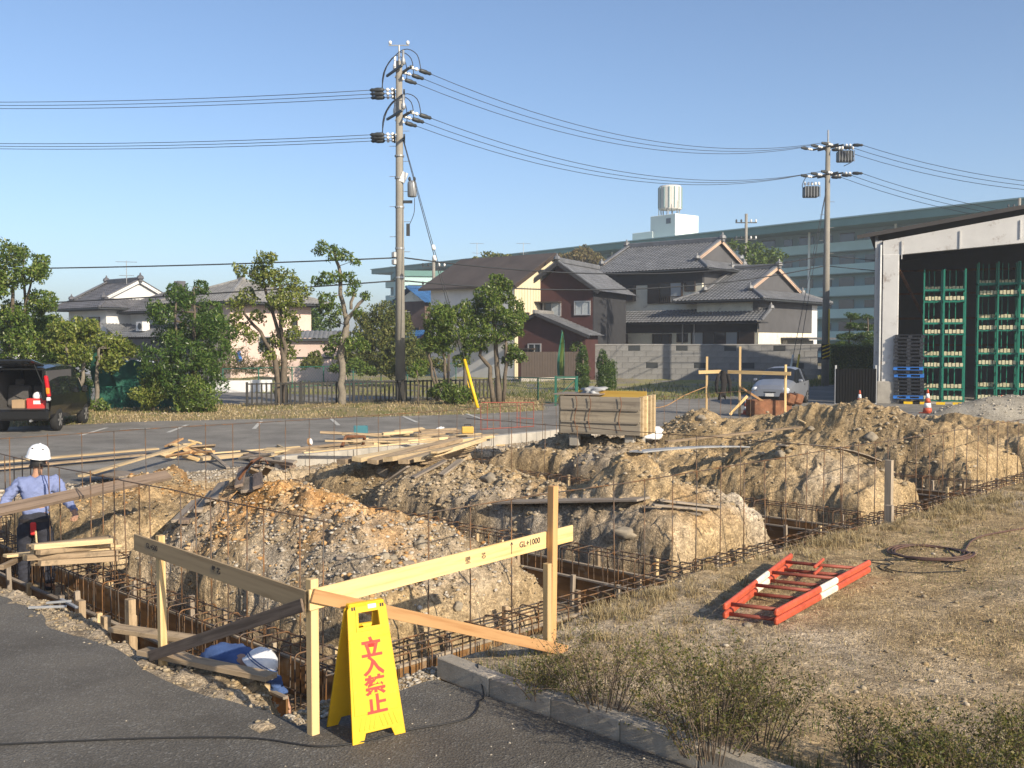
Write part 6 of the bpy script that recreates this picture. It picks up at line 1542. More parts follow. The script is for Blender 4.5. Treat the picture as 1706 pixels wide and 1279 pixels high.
# ================================================================== trees
def tree(name, label, d, trunks, clumps, mat='leaf_a', bark='bark', ls=.13, dens=1.0, cat='tree', group=None, seed=1, asp=.5, base=None, spread=.8, flat=.85, base_z=.08):
    rr = random.Random(seed); m = d / FPX
    b = base if base else trunks[0][0]
    bx = P(b[0], 600, d).x; root = empty(name, (bx, d, 0), 0, label, cat, group)
    off = {}
    tk = MB()
    for tr in trunks:
        pts, rs = [], []; dy = rr.uniform(-.5, .5)
        for i, (px, py, r) in enumerate(tr):
            p = P(px, py, d); f = i / max(1, len(tr) - 1); pts.append((p.x - bx, dy * f, (p.z if i or tr is not trunks[0] else min(p.z, .02)))); rs.append(r * m * .72)
        q, qs = [], []
        for i in range(len(pts) - 1):                       # crooked limbs
            for k in range(3):
                t = k / 3; a = Vector(pts[i]).lerp(Vector(pts[i + 1]), t)
                if i or k: a += Vector((rr.gauss(0, .03), rr.gauss(0, .03), 0))
                q.append(a); qs.append(rs[i] + (rs[i + 1] - rs[i]) * t)
        q.append(Vector(pts[-1])); qs.append(rs[-1]); tk.tube(q, qs, 7)
        off[id(tr)] = q
    lim = [p for tr in trunks for p in off[id(tr)]]
    C = []
    for (px, py, r) in clumps:
        p = P(px, py, d); R_ = r * m * 1.36; c = Vector((p.x - bx, rr.uniform(-1, 1) * spread * min(1.2, R_ * 2.2), p.z))
        if lim:
            nb = min(lim, key=lambda q: (q - c).length)
            if (nb - c).length > .15: tk.tube([nb, nb.lerp(c, .55) + Vector((rr.gauss(0, .04), rr.gauss(0, .04), .04)), c], [max(.016, R_ * .06), max(.011, R_ * .04), .006], 5, False)
        n = int(520 * dens * (R_ / .4) ** 2 * (.13 / ls) ** 1.6)
        v = rng.normal(size=(n, 3)); v /= np.linalg.norm(v, axis=1)[:, None]; v *= (rng.uniform(.25, 1.0, n) ** .55)[:, None] * R_
        v *= (1 + .35 * np.sin(v[:, :1] * 9 / R_ * .4 + px) * np.cos(v[:, 2:] * 7 / R_ * .4 + py))
        v[:, 2] *= flat; C.append(v + np.array(c))
    if trunks: tk.build('trunk', bark, root, smooth=True)
    leaves('crown', np.concatenate(C), ls, mat, root, asp, .5, world=False)
    return root
tree('clipped_tree', 'tall clump-pruned tree with several stems behind the black van', 37, [[(14, 690, 5), (18, 600, 4), (22, 500, 4), (24, 440, 3)], [(36, 690, 5), (36, 590, 4), (36, 480, 3), (30, 420, 2)], [(32, 690, 5), (36, 600, 4), (42, 520, 3), (56, 455, 2)]],
     [(28, 425, 19), (20, 418, 12), (64, 434, 13), (76, 455, 14), (58, 450, 12), (8, 448, 16), (10, 478, 18), (46, 462, 16), (60, 505, 22), (82, 506, 9), (8, 520, 18), (40, 532, 16), (14, 560, 20), (50, 562, 20), (4, 592, 16), (62, 585, 18), (-14, 470, 20), (-16, 540, 24)], seed=11)
tree('domed_shrub', 'large rounded clipped shrub behind the black van', 40, [[(98, 690, 6), (98, 640, 5), (98, 600, 4)]], [(97 + 36 * math.cos(a), 600 + 55 * math.sin(a), 17) for a in np.linspace(0, 6.28, 13)] + [(97 + 18 * math.cos(a), 600 + 28 * math.sin(a), 18) for a in np.linspace(0, 6, 6)] + [(75, 550, 14), (120, 550, 14), (97, 540, 16)], 'leaf_dark', ls=.1, dens=1.25, seed=12, spread=1.6, cat='shrub')
tree('young_tree', 'small yellow-green tree with forked pale trunk by the van bonnet', 36.2, [[(136, 692, 7), (134, 655, 6.5), (130, 632, 6), (120, 610, 4), (114, 570, 3)], [(133, 645, 5), (138, 615, 4), (140, 580, 3)]],
     [(110, 550, 18), (130, 545, 17), (150, 560, 18), (90, 562, 13), (158, 545, 11), (120, 575, 15), (145, 590, 15), (112, 600, 9), (100, 575, 12), (76, 572, 9)], 'leaf_b', 'bark_pale', .14, .85, seed=13)
tree('young_tree', 'small bushy tree with a single leaning trunk beside the green netting', 36.8, [[(160, 690, 6), (164, 650, 5), (168, 605, 4), (172, 580, 3)]], [(170, 580, 20), (190, 575, 17), (210, 582, 14), (200, 602, 14), (180, 606, 13), (168, 600, 10)], 'leaf_b', 'bark_pale', .14, .9, seed=14)
tree('low_shrub', 'low bright shrub at the foot of the two young trees', 35.6, [], [(130, 676, 12), (150, 672, 11), (166, 676, 9), (120, 686, 8), (142, 688, 10)], 'leaf_fresh', ls=.12, seed=15, cat='shrub', base=(140, 692))
tree('round_bush', 'small loose bush standing on the verge by the chain-link fence', 36.5, [[(257, 690, 3), (256, 660, 2)]], [(255, 640, 17), (245, 656, 13), (268, 655, 13), (258, 626, 11), (240, 642, 9), (272, 640, 9), (255, 668, 12)], 'leaf_b', ls=.11, seed=16, cat='bush', dens=.85)
tree('dense_tree', 'dense dark green tree with two pointed tops on the verge', 37, [[(322, 690, 6), (324, 600, 5), (324, 520, 3), (322, 480, 2)], [(296, 690, 6), (292, 600, 4), (286, 500, 2)]],
     [(288, 486, 14), (284, 504, 15), (283, 522, 19), (322, 477, 13), (324, 496, 15), (327, 515, 19), (302, 546, 28), (338, 548, 26), (362, 540, 20), (276, 560, 20), (274, 600, 24), (318, 588, 30), (364, 580, 20), (332, 630, 26), (292, 632, 26), (356, 602, 18), (378, 558, 9), (270, 630, 16)], 'leaf_dark', ls=.16, dens=1.15, asp=.3, seed=17, spread=1.3)
tree('leafy_shrub', 'bright leafy shrub at the foot of the dense dark tree', 36, [], [(330, 662, 24), (310, 672, 18), (352, 670, 16), (335, 645, 18), (330, 684, 18)], 'leaf_a', ls=.16, asp=.28, seed=18, cat='shrub', base=(332, 690))
tree('camphor_tree', 'airy multi-stemmed tree with paired trunks in front of the pink house', 40, [[(466, 680, 11), (464, 640, 9), (456, 592, 6), (432, 552, 4), (405, 522, 3)], [(472, 680, 10), (474, 620, 8), (470, 570, 5), (456, 522, 4), (440, 470, 3)], [(474, 620, 7), (476, 580, 5), (470, 540, 4), (470, 480, 3)]],
     [(440, 434, 13), (456, 430, 9), (425, 455, 15), (400, 450, 11), (440, 465, 16), (460, 460, 15), (485, 475, 18), (504, 486, 11), (498, 502, 13), (475, 502, 15), (450, 505, 13), (410, 495, 15), (391, 506, 11), (400, 545, 11), (386, 540, 8), (420, 560, 11), (440, 577, 12), (465, 567, 14), (490, 556, 12), (486, 530, 12), (430, 527, 11), (478, 587, 11), (450, 592, 9), (396, 526, 9)], 'leaf_b', ls=.13, dens=.72, seed=19)
tree('pruned_tree', 'cloud-pruned tree with thick straight trunk beside the utility pole', 40.5, [[(571, 680, 11), (569, 640, 8.5), (569, 605, 8), (567, 588, 9), (574, 560, 9), (576, 532, 6), (566, 490, 5), (562, 442, 4), (555, 420, 3)], [(575, 540, 6), (596, 506, 4), (612, 490, 3)], [(585, 515, 4), (588, 480, 3)]],
     [(540, 410, 8), (530, 418, 8), (552, 412, 7), (560, 427, 11), (575, 425, 10), (590, 435, 7), (548, 465, 12), (530, 470, 8), (562, 462, 9), (580, 460, 9), (592, 474, 8), (545, 500, 14), (560, 520, 12), (535, 516, 9), (586, 488, 7), (610, 493, 7), (598, 520, 7), (562, 566, 13), (545, 582, 11), (590, 570, 13), (610, 577, 9), (550, 537, 11), (575, 575, 10)], 'leaf_a', 'bark_pale', .15, .8, asp=.38, seed=20)
tree('sapling', 'thin sapling with a round leafy top against the picket fence', 39.5, [[(697, 672, 2), (698, 640, 1.6), (696, 618, 1.3)]], [(693, 614, 8), (702, 607, 9), (690, 624, 6), (704, 620, 7)], 'leaf_a', ls=.11, seed=21)
tree('columnar_bush', 'tall bushy column with several thin stems behind the yellow guy guard', 40, [[(742, 668, 4), (739, 600, 3.5), (736, 555, 3)], [(750, 668, 3.5), (748, 590, 3)], [(728, 668, 4), (717, 605, 3), (715, 570, 2)], [(736, 665, 3), (722, 612, 2)]],
     [(735, 528, 20), (728, 550, 22), (742, 518, 12), (714, 572, 13), (750, 556, 14), (736, 575, 16), (742, 650, 14), (722, 655, 8)], 'leaf_a', ls=.16, asp=.28, seed=22, dens=1.7)
tree('columnar_bush', 'slim bushy column with pale bare stems next to the yellow guy guard', 40.3, [[(772, 668, 6), (774, 580, 4), (775, 535, 3)]], [(770, 516, 13), (774, 536, 15), (778, 558, 13), (786, 576, 12), (770, 598, 12), (790, 545, 9), (768, 655, 15), (750, 660, 10), (785, 660, 9)], 'leaf_a', ls=.15, asp=.3, seed=23, dens=1.5)
tree('round_tree', 'round-crowned tree with three trunks in front of the slate roof house', 40.8, [[(832, 672, 8), (828, 610, 6), (826, 570, 5), (820, 530, 3)], [(822, 670, 6), (815, 612, 5), (800, 592, 4), (795, 570, 3)], [(838, 668, 5), (842, 602, 4), (843, 568, 3)]],
     [(828, 468, 13), (842, 472, 10), (815, 490, 15), (840, 492, 15), (800, 506, 13), (860, 512, 13), (825, 520, 20), (855, 535, 16), (800, 540, 16), (870, 526, 8), (840, 556, 14), (815, 560, 14), (790, 522, 9), (862, 552, 10), (855, 590, 11), (845, 602, 8), (868, 595, 8), (850, 580, 9), (800, 577, 10)], 'leaf_a', ls=.12, dens=1.05, seed=24)
for px, top, lb, sd, ex in ((971, 577, 'single slim columnar conifer beside the green banner', 25, []), (1005, 583, 'double-topped columnar conifer in front of the block wall', 26, [(1019, y, 6.5) for y in range(606, 650, 7)])):
    tree('columnar_conifer', lb, 53.5, [[(px, 652, 3), (px, 600, 2)]], [(px, y, 3.5 + 5.5 * min(1, (y - top) / 22)) for y in range(top + 3, 650, 7)] + ex, 'leaf_fresh' if 0 else 'leaf_dark', ls=.11, asp=.3, dens=1.3, seed=sd, group='columnar conifers')
tree('garden_shrub', 'sparse small shrub growing over the block wall', 68, [[(962, 600, 1), (963, 580, 1)]], [(960, 576, 7), (968, 573, 6), (954, 580, 5), (972, 580, 5)], 'leaf_fresh', ls=.16, seed=27, cat='shrub', dens=.5)
tree('thicket', 'yellow-green thicket behind the mesh fence between the pruned tree and pole', 62, [], [(640, 545, 26), (615, 560, 22), (660, 545, 22), (640, 520, 18), (600, 585, 20), (630, 590, 24), (660, 590, 22), (680, 575, 18), (620, 610, 14), (655, 612, 16), (580, 600, 14), (692, 600, 14), (610, 530, 12)], 'leaf_olive', ls=.2, seed=28, cat='thicket', base=(640, 640), dens=.9)
tree('thicket', 'dark leafy thicket behind the low pink shed', 82, [], [(512, 520, 16), (525, 540, 16), (505, 545, 14), (535, 560, 14), (515, 560, 12)], 'leaf_dark', ls=.25, seed=29, cat='thicket', base=(512, 640))
tree('roadside_bush', 'low green bushes along the mesh fence beside the utility pole', 57, [], [(690, 590, 12), (705, 600, 11), (680, 605, 12), (725, 606, 9), (665, 612, 10), (700, 612, 10), (645, 616, 9), (740, 612, 8)], 'leaf_olive', ls=.18, seed=41, cat='bush', base=(695, 630), dens=1.0)
tree('roadside_bush', 'low bright bushes at the foot of the dense thicket', 58, [], [(590, 606, 10), (605, 612, 10), (575, 615, 9), (620, 618, 8), (555, 614, 7)], 'leaf_fresh', ls=.18, seed=42, cat='bush', base=(590, 630), dens=.9)
tree('wild_shrub', 'small green wild shrub in front of the low pink shed', 60, [], [(520, 598, 9), (530, 604, 9), (512, 606, 8), (526, 592, 7)], 'leaf_olive', ls=.16, seed=30, cat='shrub', base=(520, 628))
tree('dry_reeds', 'dry pale reeds along the mesh fence before the pink house', 58, [], [(x, 606 + 4 * math.sin(x), 9) for x in range(372, 482, 8)] + [(x, 616, 8) for x in range(372, 482, 9)] + [(405, 585, 9), (385, 592, 9)], 'leaf_brown', ls=.3, asp=.12, seed=31, cat='reeds', base=(420, 628), dens=.8)
tree('far_tree', 'brown-green tree crown rising between the slate roof and tiled roof', 118, [[(970, 600, 5), (970, 440, 4)]], [(958, 428, 14), (975, 424, 14), (990, 430, 14), (940, 432, 11), (1004, 436, 9), (970, 440, 15), (985, 442, 12)], 'leaf_brown', ls=.4, seed=32, spread=3)
tree('far_tree', 'straggly olive tree rising behind the slate roof', 112, [[(800, 600, 5), (805, 450, 3)]], [(800, 440, 13), (780, 455, 14), (830, 432, 11), (765, 468, 11), (812, 428, 8), (848, 430, 8), (790, 430, 6), (760, 485, 12), (825, 422, 6)], 'leaf_olive', ls=.35, seed=33, spread=3, dens=.6)
tree('far_tree', 'fresh green tree rising beside the tiled roof gable', 98, [[(1255, 600, 4), (1255, 440, 3)]], [(1240, 415, 11), (1258, 424, 14), (1283, 430, 13), (1226, 406, 8), (1250, 440, 14), (1295, 438, 8), (1272, 442, 12)], 'leaf_fresh', ls=.35, seed=34, spread=2, dens=.6)
tree('garden_pine', 'layered garden pine behind the hedge nearer the tiled house', 70, [[(1412, 610, 2), (1414, 560, 2), (1418, 525, 1.5)]], [(1418, 526, 9), (1426, 528, 7), (1412, 543, 10), (1426, 545, 8), (1404, 560, 11), (1420, 562, 11), (1396, 575, 10), (1412, 575, 12)], 'leaf_dark', ls=.18, asp=.25, flat=.45, seed=35, dens=1.2)
tree('garden_pine', 'layered garden pine behind the hedge next to the warehouse', 69, [[(1446, 610, 2), (1446, 560, 2), (1444, 530, 1.5)]], [(1444, 528, 7), (1440, 543, 9), (1450, 545, 9), (1438, 557, 9), (1452, 560, 10), (1445, 572, 12)], 'leaf_dark', ls=.18, asp=.25, flat=.45, seed=36, dens=1.2)
a, b = P(1382, 600, 62), P(1462, 600, 62); root = empty('hedge', ((a.x + b.x) / 2, 62, 0), 0, 'clipped green box hedge behind the black gate', 'hedge')
n = 9000; lx_ = (b.x - a.x) / 2 + .1; hh_ = P(1400, 577, 62).z
f_ = rng.integers(0, 3, n); C = np.stack([rng.uniform(-lx_, lx_, n), np.where(f_ == 0, rng.uniform(-.7, .7, n), -.7 + np.abs(rng.normal(0, .06, n))), np.where(f_ == 0, hh_ + rng.normal(0, .05, n), rng.uniform(0, hh_, n))], -1)
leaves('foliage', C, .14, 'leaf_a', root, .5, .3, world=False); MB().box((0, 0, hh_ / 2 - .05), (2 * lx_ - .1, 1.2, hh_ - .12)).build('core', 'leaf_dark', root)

# ================================================================== fences
a, b = G(412, 681), G(826, 669); L = (b - a).length
root = empty('picket_fence', (a.x, a.y, 0), math.atan2(b.y - a.y, b.x - a.x), 'dark metal picket fence along the verge behind the trees', 'fence')
pk = MB().box((0, 0, .5), (.065, .03, .86)).mesh('picket'); pk.materials.append(MATS['fence_dark'])
for k in range(int(L / .185)):
    o = bpy.data.objects.new('picket', pk); COL.objects.link(o); o.parent = root; o.location = (k * .185, 0, .06)
for z in (.17, .95): MB().box((L / 2, 0, z), (L, .05, .05)).build('rail', 'fence_dark', root)
for k in range(6): MB().box((k * L / 5, .02, .5), (.08, .08, 1.05)).build('post', 'fence_dark', root)
def chainlink(a, b, h, label, sp=.14, mat='fence_green', np_=4):
    L = (b - a).length; root = empty('chain_link_fence', (a.x, a.y, 0), math.atan2(b.y - a.y, b.x - a.x), label, 'fence')
    w = MB(); x = -h
    while x < L:
        for s in (0, 1):
            x0, x1 = x, x + h; z0, z1 = (0, h) if not s else (h, 0)
            if x0 < 0: z0 += (z1 - z0) * (-x0) / h; x0 = 0
            if x1 > L: z1 = z0 + (z1 - z0) * (L - x0) / (x1 - x0); x1 = L
            if x1 - x0 > .02: w.tube([(x0, 0, z0 + .05), (x1, 0, z1 + .05)], .0045, 3, False)
        x += sp
    w.build('wire_mesh', mat, root)
    for k in range(np_): MB().tube([(k * L / (np_ - 1), .02, 0), (k * L / (np_ - 1), .02, h + .08)], .035, 6).build('post', mat, root)
    for z in (.06, h + .06): MB().tube([(0, 0, z), (L, 0, z)], .022, 5).build('rail', mat, root)
    return root
chainlink(G(838, 668), G(958, 676), 1.0, 'green chain-link fence with a gate post behind the wooden box', np_=3)
chainlink(G(150, 686), G(306, 684), .85, 'green chain-link fence in front of the green netting', np_=4)
chainlink(G(372, 651), G(760, 634), 1.1, 'far green mesh fence along the back of the road', .2, np_=9)
a, b = P(958, 676, 40.9), P(928, 676, 41.2); root = empty('gate_post', (P(961, 676, 40.9).x, 40.9, 0), 0, 'blue-green gate frame at the end of the chain-link fence', 'gate')
for dx in (-.85, 0): MB().box((dx, 0, .6), (.09, .09, 1.2)).build('post', 'fence_green', root)
MB().box((-.42, 0, 1.15), (.85, .06, .06)).build('top_rail', 'fence_green', root); MB().beam((-.85, 0, .3), (0, 0, 1.1), .03, .03).build('brace', 'fence_green', root)
# green netting on the bank
n1, n2 = 40, 12; pa, pb = P(150, 690, 39), P(296, 690, 38.5); V = []
for i in range(n1 + 1):
    for j in range(n2 + 1):
        t, s = i / n1, j / n2; p = pa.lerp(pb, t); top = (1 - t) * 2.3 + t * .95 - .25 * math.sin(t * 9)
        V.append((p.x + .12 * math.sin(s * 7 + t * 20), p.y + .10 * math.sin(t * 31 + s * 4) + s * .5, s * max(.6, top)))
q = np.arange((n1 + 1) * (n2 + 1)).reshape(n1 + 1, n2 + 1)
npmesh('green_netting', V, np.stack([q[:-1, :-1], q[1:, :-1], q[1:, 1:], q[:-1, 1:]], -1).reshape(-1, 4), 'net_green', smooth=True, label='sagging dark green netting hung behind the young trees', cat='netting')
pw = P(402, 650, 52); root = empty('low_white_wall', (pw.x, 52, 0), R(8), 'low white board wall beside the road under the pink house', 'wall')
for k in range(3): MB().box((-1.2 + k * 1.1, 0, .3), (1.08, .06, .55 + .06 * k), bev=.01).build('panel', 'plaster_white', root)
lump('blue_tarp', P(398, 596, 60), .3, 'pallet_blue', 77, (1.1, .6, 1.3), label='blue tarp bundle among the dry reeds', cat='tarp')

# ================================================================== poles and wires
def pole(px, d, top, r0, r1, label, base=0.0, name='utility_pole'):
    b = Vector((P(px, 600, d).x, d, base)); root = empty(name, b, 0, label, 'utility pole')
    MB().tube([(0, 0, 0), (0, 0, top * .5), (0, 0, top)], [r0, (r0 + r1) / 2, r1], 14).build('shaft', 'pole_concrete', root, smooth=True)
    return root
def arm(root, z, ang, half, n=2):
    d = Vector((math.cos(ang), math.sin(ang), 0)); s = Vector((-d.y, d.x, 0))
    for k in range(n): MB().beam(-d * half + s * (.2 if k else -.2) + Vector((0, 0, z)), d * half + s * (.2 if k else -.2) + Vector((0, 0, z)), .075, .09).build('cross_arm', 'steel_dark', root)
    return d
def deadend(root, p, d):
    """insulator string and black cover; returns where the wire starts"""
    p, d = Vector(p), Vector(d).normalized(); M = d.to_track_quat('Z', 'Y').to_matrix()
    MB().lathe(p, [(.02, 0), (.02, .1), (.075, .12), (.075, .2), (.02, .22), (.02, .3), (.075, .32), (.075, .4), (.02, .42), (.02, .5)], 8, M).build('insulator', 'insulator', root, smooth=True)
    MB().lathe(p + d * .5, [(.04, 0), (.09, .06), (.10, .3), (.07, .42), (.08, .52), (.02, .6)], 8, M).build('strain_cover', 'steel_dark', root, smooth=True)
    return p + d * 1.05
def wire(p, q, sag, r, label, group, name='overhead_wire', n=20):
    p, q = Vector(p), Vector(q)
    pts = [p.lerp(q, k / n) - Vector((0, 0, 4 * sag * (k / n) * (1 - k / n))) for k in range(n + 1)]
    return MB().tube(pts, r, 4).build(name, 'wire_black', None, smooth=True, label=label, cat='wire', group=group)
P1 = pole(667, 42.5, 14.1, .22, .13, 'tall concrete utility pole with stacked cross-arms and a small transformer'); B1 = P1.location.copy()
P2 = pole(1375, 60.0, 14.2, .23, .13, 'second concrete utility pole with switch boxes beside the tiled house'); B2 = P2.location.copy()
MB().tube([(0, 0, 14.0), (0, 0, 14.75)], .04, 6).build('top_spike', 'steel_grey', P1); MB().beam((-.42, 0, 14.75), (.42, 0, 14.75), .04, .04).build('top_bar', 'steel_grey', P1)
for sx in (-1, 1): MB().lathe((sx * .36, 0, 14.78), [(.03, 0), (.07, .04), (.07, .12), (.03, .16)], 8).build('insulator', 'insulator', P1, smooth=True)
LW, RW = [], []
dirR = (B2 - B1).normalized(); dirL = Vector((-1, .1, 0)).normalized()
ROWS = ['upper', 'lower']
for lv, (zu, zd) in enumerate(((13.7, 12.75), (11.9, 10.95))):
    da = arm(P1, zu, R(116), .95); db = arm(P1, zd, R(96), .75)
    for k in (-1, 0, 1):
        RW.append((deadend(P1, da * (.85 * k) + dirR * .12 + Z * zu, dirR + Vector((0, 0, -.12))), lv, k)); LW.append((deadend(P1, db * (.65 * k) + dirL * .12 + Z * (zd + .05), dirL), lv, k))
        a, b = RW[-1][0], LW[-1][0]; top = Vector((0, 0, zu + .75)) + da * (.5 * k)
        pts = [a - dirR * .45, a.lerp(top, .5) + Z * .3, top, b.lerp(top, .5) + Z * .15, b + Vector((.45, 0, .05))]
        q = []
        for i in range(len(pts) - 1):
            for t in range(4):
                u_ = t / 4; p0, p1_, p2_, p3 = pts[max(i - 1, 0)], pts[i], pts[i + 1], pts[min(i + 2, len(pts) - 1)]
                q.append(.5 * (2 * p1_ + (p2_ - p0) * u_ + (2 * p0 - 5 * p1_ + 4 * p2_ - p3) * u_ ** 2 + (3 * p1_ - p0 - 3 * p2_ + p3) * u_ ** 3))
        MB().tube(q + [pts[-1]], .018, 4).build('jumper', 'wire_black', P1, smooth=True)
        MB().lathe(top - Z * .62, [(.04, 0), (.09, .05), (.09, .22), (.05, .3), (.05, .6)], 8).build('pin_insulator', 'insulator' if k == 1 else 'steel_grey', P1, smooth=True)
for z in (10.2, 9.3, 8.1, 6.4, 5.2): MB().lathe((0, 0, z), [(.2, 0), (.2, .07)], 14).build('band', 'steel_grey', P1)
for k in range(14): s = 1 if k % 2 else -1; MB().tube([(s * .15, 0, 3.2 + k * .62), (s * .42, 0, 3.2 + k * .62)], .012, 4).build('step_bolt', 'steel_grey', P1)
tr_ = MB().lathe((.52, -.05, 8.55), [(.16, 0), (.19, .03), (.19, .55), (.17, .62), (.05, .68)], 14).build('transformer', 'steel_grey', P1, smooth=True)
for dx in (-.1, .1): MB().lathe((.52 + dx, -.05, 9.2), [(.03, 0), (.06, .05), (.06, .12), (.02, .18)], 7).build('bushing', 'steel_dark', tr_, smooth=True)
MB().box((.28, -.05, 8.35), (.5, .06, .12)).build('bracket', 'steel_dark', P1); MB().box((.18, -.12, 9.35), (.25, .1, .42), Matrix.Rotation(.4, 3, 'Y')).build('fuse_box', 'plaster_white', P1); MB().box((.35, -.05, 7.2), (.14, .12, .5)).build('fuse_switch', 'steel_dark', P1)
cable('x', [(.62, -.05, 8.5), (.6, -.05, 7.9), (.4, -.05, 7.4)], .015, 'wire_black', '', '', P1).name = 'lead_wire'
for z in (6.05, 5.75): MB().lathe((-.22, -.05, z), [(.04, 0), (.12, .03), (.12, .22), (.04, .25)], 8).build('cable_clamp', 'steel_grey', P1)
# pole 2 gear
MB().tube([(0, 0, 14.1), (0, 0, 14.9)], .05, 6).build('top_spike', 'steel_grey', P2)
P2in = []; P2out = []
for lv, z in enumerate((13.9, 12.3)):
    da = arm(P2, z, R(118), 1.0)
    for k in (-1, 0, 1):
        P2in.append(B2 + deadend(P2, da * (.8 * k) - Vector((.3, 0, 0)) + Z * z, -dirR)); P2out.append(B2 + deadend(P2, da * (.8 * k) + Vector((.3, 0, 0)) + Z * z, Vector((1, -.5, -.1))))
    x, zz = ((.95, z - .55), (-1.0, z - 1.0))[lv]
    sb = MB().box((x, -.1, zz), (.85, .6, .62), bev=.05).build('switch_box', 'steel_dark', P2)
    for j in range(5): MB().lathe((x - .4 + j * .2, -.3, zz + .36), [(.04, 0), (.07, .05), (.07, .16), (.03, .2)], 7).build('bushing', 'insulator', sb, smooth=True)
    for j in range(6): MB().tube([(x - .42 + j * .17, -.47, zz - .35), (x - .42 + j * .17, -.47, zz + .3)], .025, 4).build('rod', 'steel_grey', sb)
    cable('x', [(-1.2 * (1 if lv else -1), 0, z), (-1.5 * (1 if lv else -1), -.1, z - .7), (-.9 * (1 if lv else -1), -.1, z - 1.1)], .02, 'wire_black', '', '', P2).name = 'jumper'
for k in range(10): s = 1 if k % 2 else -1; MB().tube([(s * .15, 0, 4 + k * .75), (s * .42, 0, 4 + k * .75)], .014, 4).build('step_bolt', 'steel_grey', P2)
wrap = MB(); wrap.lathe((0, 0, 1.55), [(.245, 0), (.245, .9)], 14); wrap = wrap.build('warning_wrap', 'gate_black', P2)
for k in range(4): MB().tube([(.25 * math.cos(a), .25 * math.sin(a), 1.62 + k * .22 + .18 * (a + 2.6) / 2) for a in np.linspace(-2.6, -.5, 8)], .035, 4).build('stripe', 'yellow_guard', wrap)
MB().lathe((.14, -.16, 2.5), [(.05, 0), (.05, 2.0)], 8).build('cable_guard', 'yellow_guard', P2)
pos = {-1: 'nearest', 0: 'middle', 1: 'farthest'}
for p, lv, k in LW:
    s = B1 + p; wire(s, Vector((-42, 49.5 + .6 * k, s.z + 1.75)), .55, .013, '%s wire of the %s trio running left from the tall pole' % (pos[k], ROWS[lv]), 'power lines left of the tall pole')
for i, (p, lv, k) in enumerate(RW):
    wire(B1 + p, P2in[i], 1.35, .013, '%s wire of the %s trio between the two concrete poles' % (pos[k], ROWS[lv]), 'power lines between the poles')
for i, p in enumerate(P2out):
    lv, k = divmod(i, 3); wire(p, Vector((40 - .6 * k, 48 + 1.0 * k, (10.6, 8.6)[lv])), 1.6, .014, '%s wire of the %s trio sagging right from the second pole' % (pos[k - 1], ROWS[lv]), 'power lines right of the second pole')
for z, lz, rz_, sg_, lb in ((6.05, 5.95, 6.6, .35, 'upper'), (5.1, 3.4, 6.0, .3, 'lower')):
    wire(B1 + Vector((-.2, 0, z)), Vector((-45, 50, lz + .4)), sg_, .028, '%s telephone cable running left from the tall pole' % lb, 'telephone cables', 'telephone_cable')
    wire(B1 + Vector((.2, 0, z)), B2 + Vector((-.2, 0, rz_ + 1.0)), sg_ + .5, .028, '%s telephone cable between the two concrete poles' % lb, 'telephone cables', 'telephone_cable')
    wire(B2 + Vector((.2, 0, rz_ + 1.0)), Vector((38, 60, rz_ + .5)), .4, .025, '%s telephone cable right of the second pole' % lb, 'telephone cables', 'telephone_cable')
ga = G(797, 683); ga2 = G(790, 677)
for k, (z, g) in enumerate(((11.0, ga), (10.9, ga2))):
    wire(B1 + Vector((.15, 0, z)), g + Z * .1, 0.0, .016, ('nearer', 'farther')[k] + ' guy wire slanting from the tall pole to the verge', 'guy wires of the tall pole', 'guy_wire')
    dgy = (B1 + Vector((.15, 0, z)) - g).normalized(); MB().tube([g + dgy * .05, g + dgy * (2.1 if k == 0 else 1.3)], (.06, .03)[k], 8).build('guy_guard', 'yellow_guard', None, smooth=True, label=('thick yellow guy wire guard leaning on the verge', 'thinner yellow guy wire guard behind the thick one')[k], cat='guy guard')
    MB().lathe(B1 + Vector((.15, 0, z)) - dgy * 5.2, [(.03, -.12), (.08, -.08), (.08, .08), (.03, .12)], 8, dgy.to_track_quat('Z', 'Y').to_matrix()).build('guy_insulator', 'insulator', None, smooth=True, label=('upper white egg insulator on the guy wire', 'lower white egg insulator on the guy wire')[k], cat='insulator')
g2 = G(1296, 662) + Vector((.6, 1, 0))
for k in (0, 1):
    g = g2 + Vector((.35 * k, 0, 0)); wire(B2 + Vector((-.1, -.1, 11.5)), g, 0, .016, ('left', 'right')[k] + ' guy wire of the second pole by the car', 'guy wires of the second pole', 'guy_wire'); dgy = (B2 + Vector((-.1, -.1, 11.5)) - g).normalized()
    MB().tube([g, g + dgy * 2.9], .05, 8).build('guy_guard', 'yellow_guard' if k else 'plaster_cream', None, smooth=True, label=('pale guy guard behind the silver car', 'yellow guy guard behind the silver car')[k], cat='guy guard')
def far_pole(px, py0, py1, d, label):
    r = pole(px, d, P(px, py1, d).z, .2, .14, label); zt = P(px, py1, d).z
    for k, dz in enumerate((.9, 2.6)):
        MB().beam((-1.1, 0, zt - dz), (1.1, 0, zt - dz), .1, .1).build('cross_arm', 'steel_dark', r)
        for j in (-1, -.5, .5, 1): MB().lathe((j, 0, zt - dz + .05), [(.05, 0), (.1, .08), (.1, .2), (.04, .3)], 6).build('insulator', 'insulator' if j > 0 else 'steel_dark', r)
    for sx in (-1, 1): MB().lathe((sx * .55, -.2, zt - 4.6), [(.25, 0), (.28, .05), (.28, .8), (.1, .95)], 10).build('transformer', 'steel_grey', r)
far_pole(1241, 440, 356, 105, 'distant pole with wide cross-arms beside the fresh green tree'); far_pole(723, 480, 428, 95, 'distant pole with twin transformers above the blue roof')
far_pole(1693, 380, 330, 95, 'distant pole top seen above the warehouse roof')
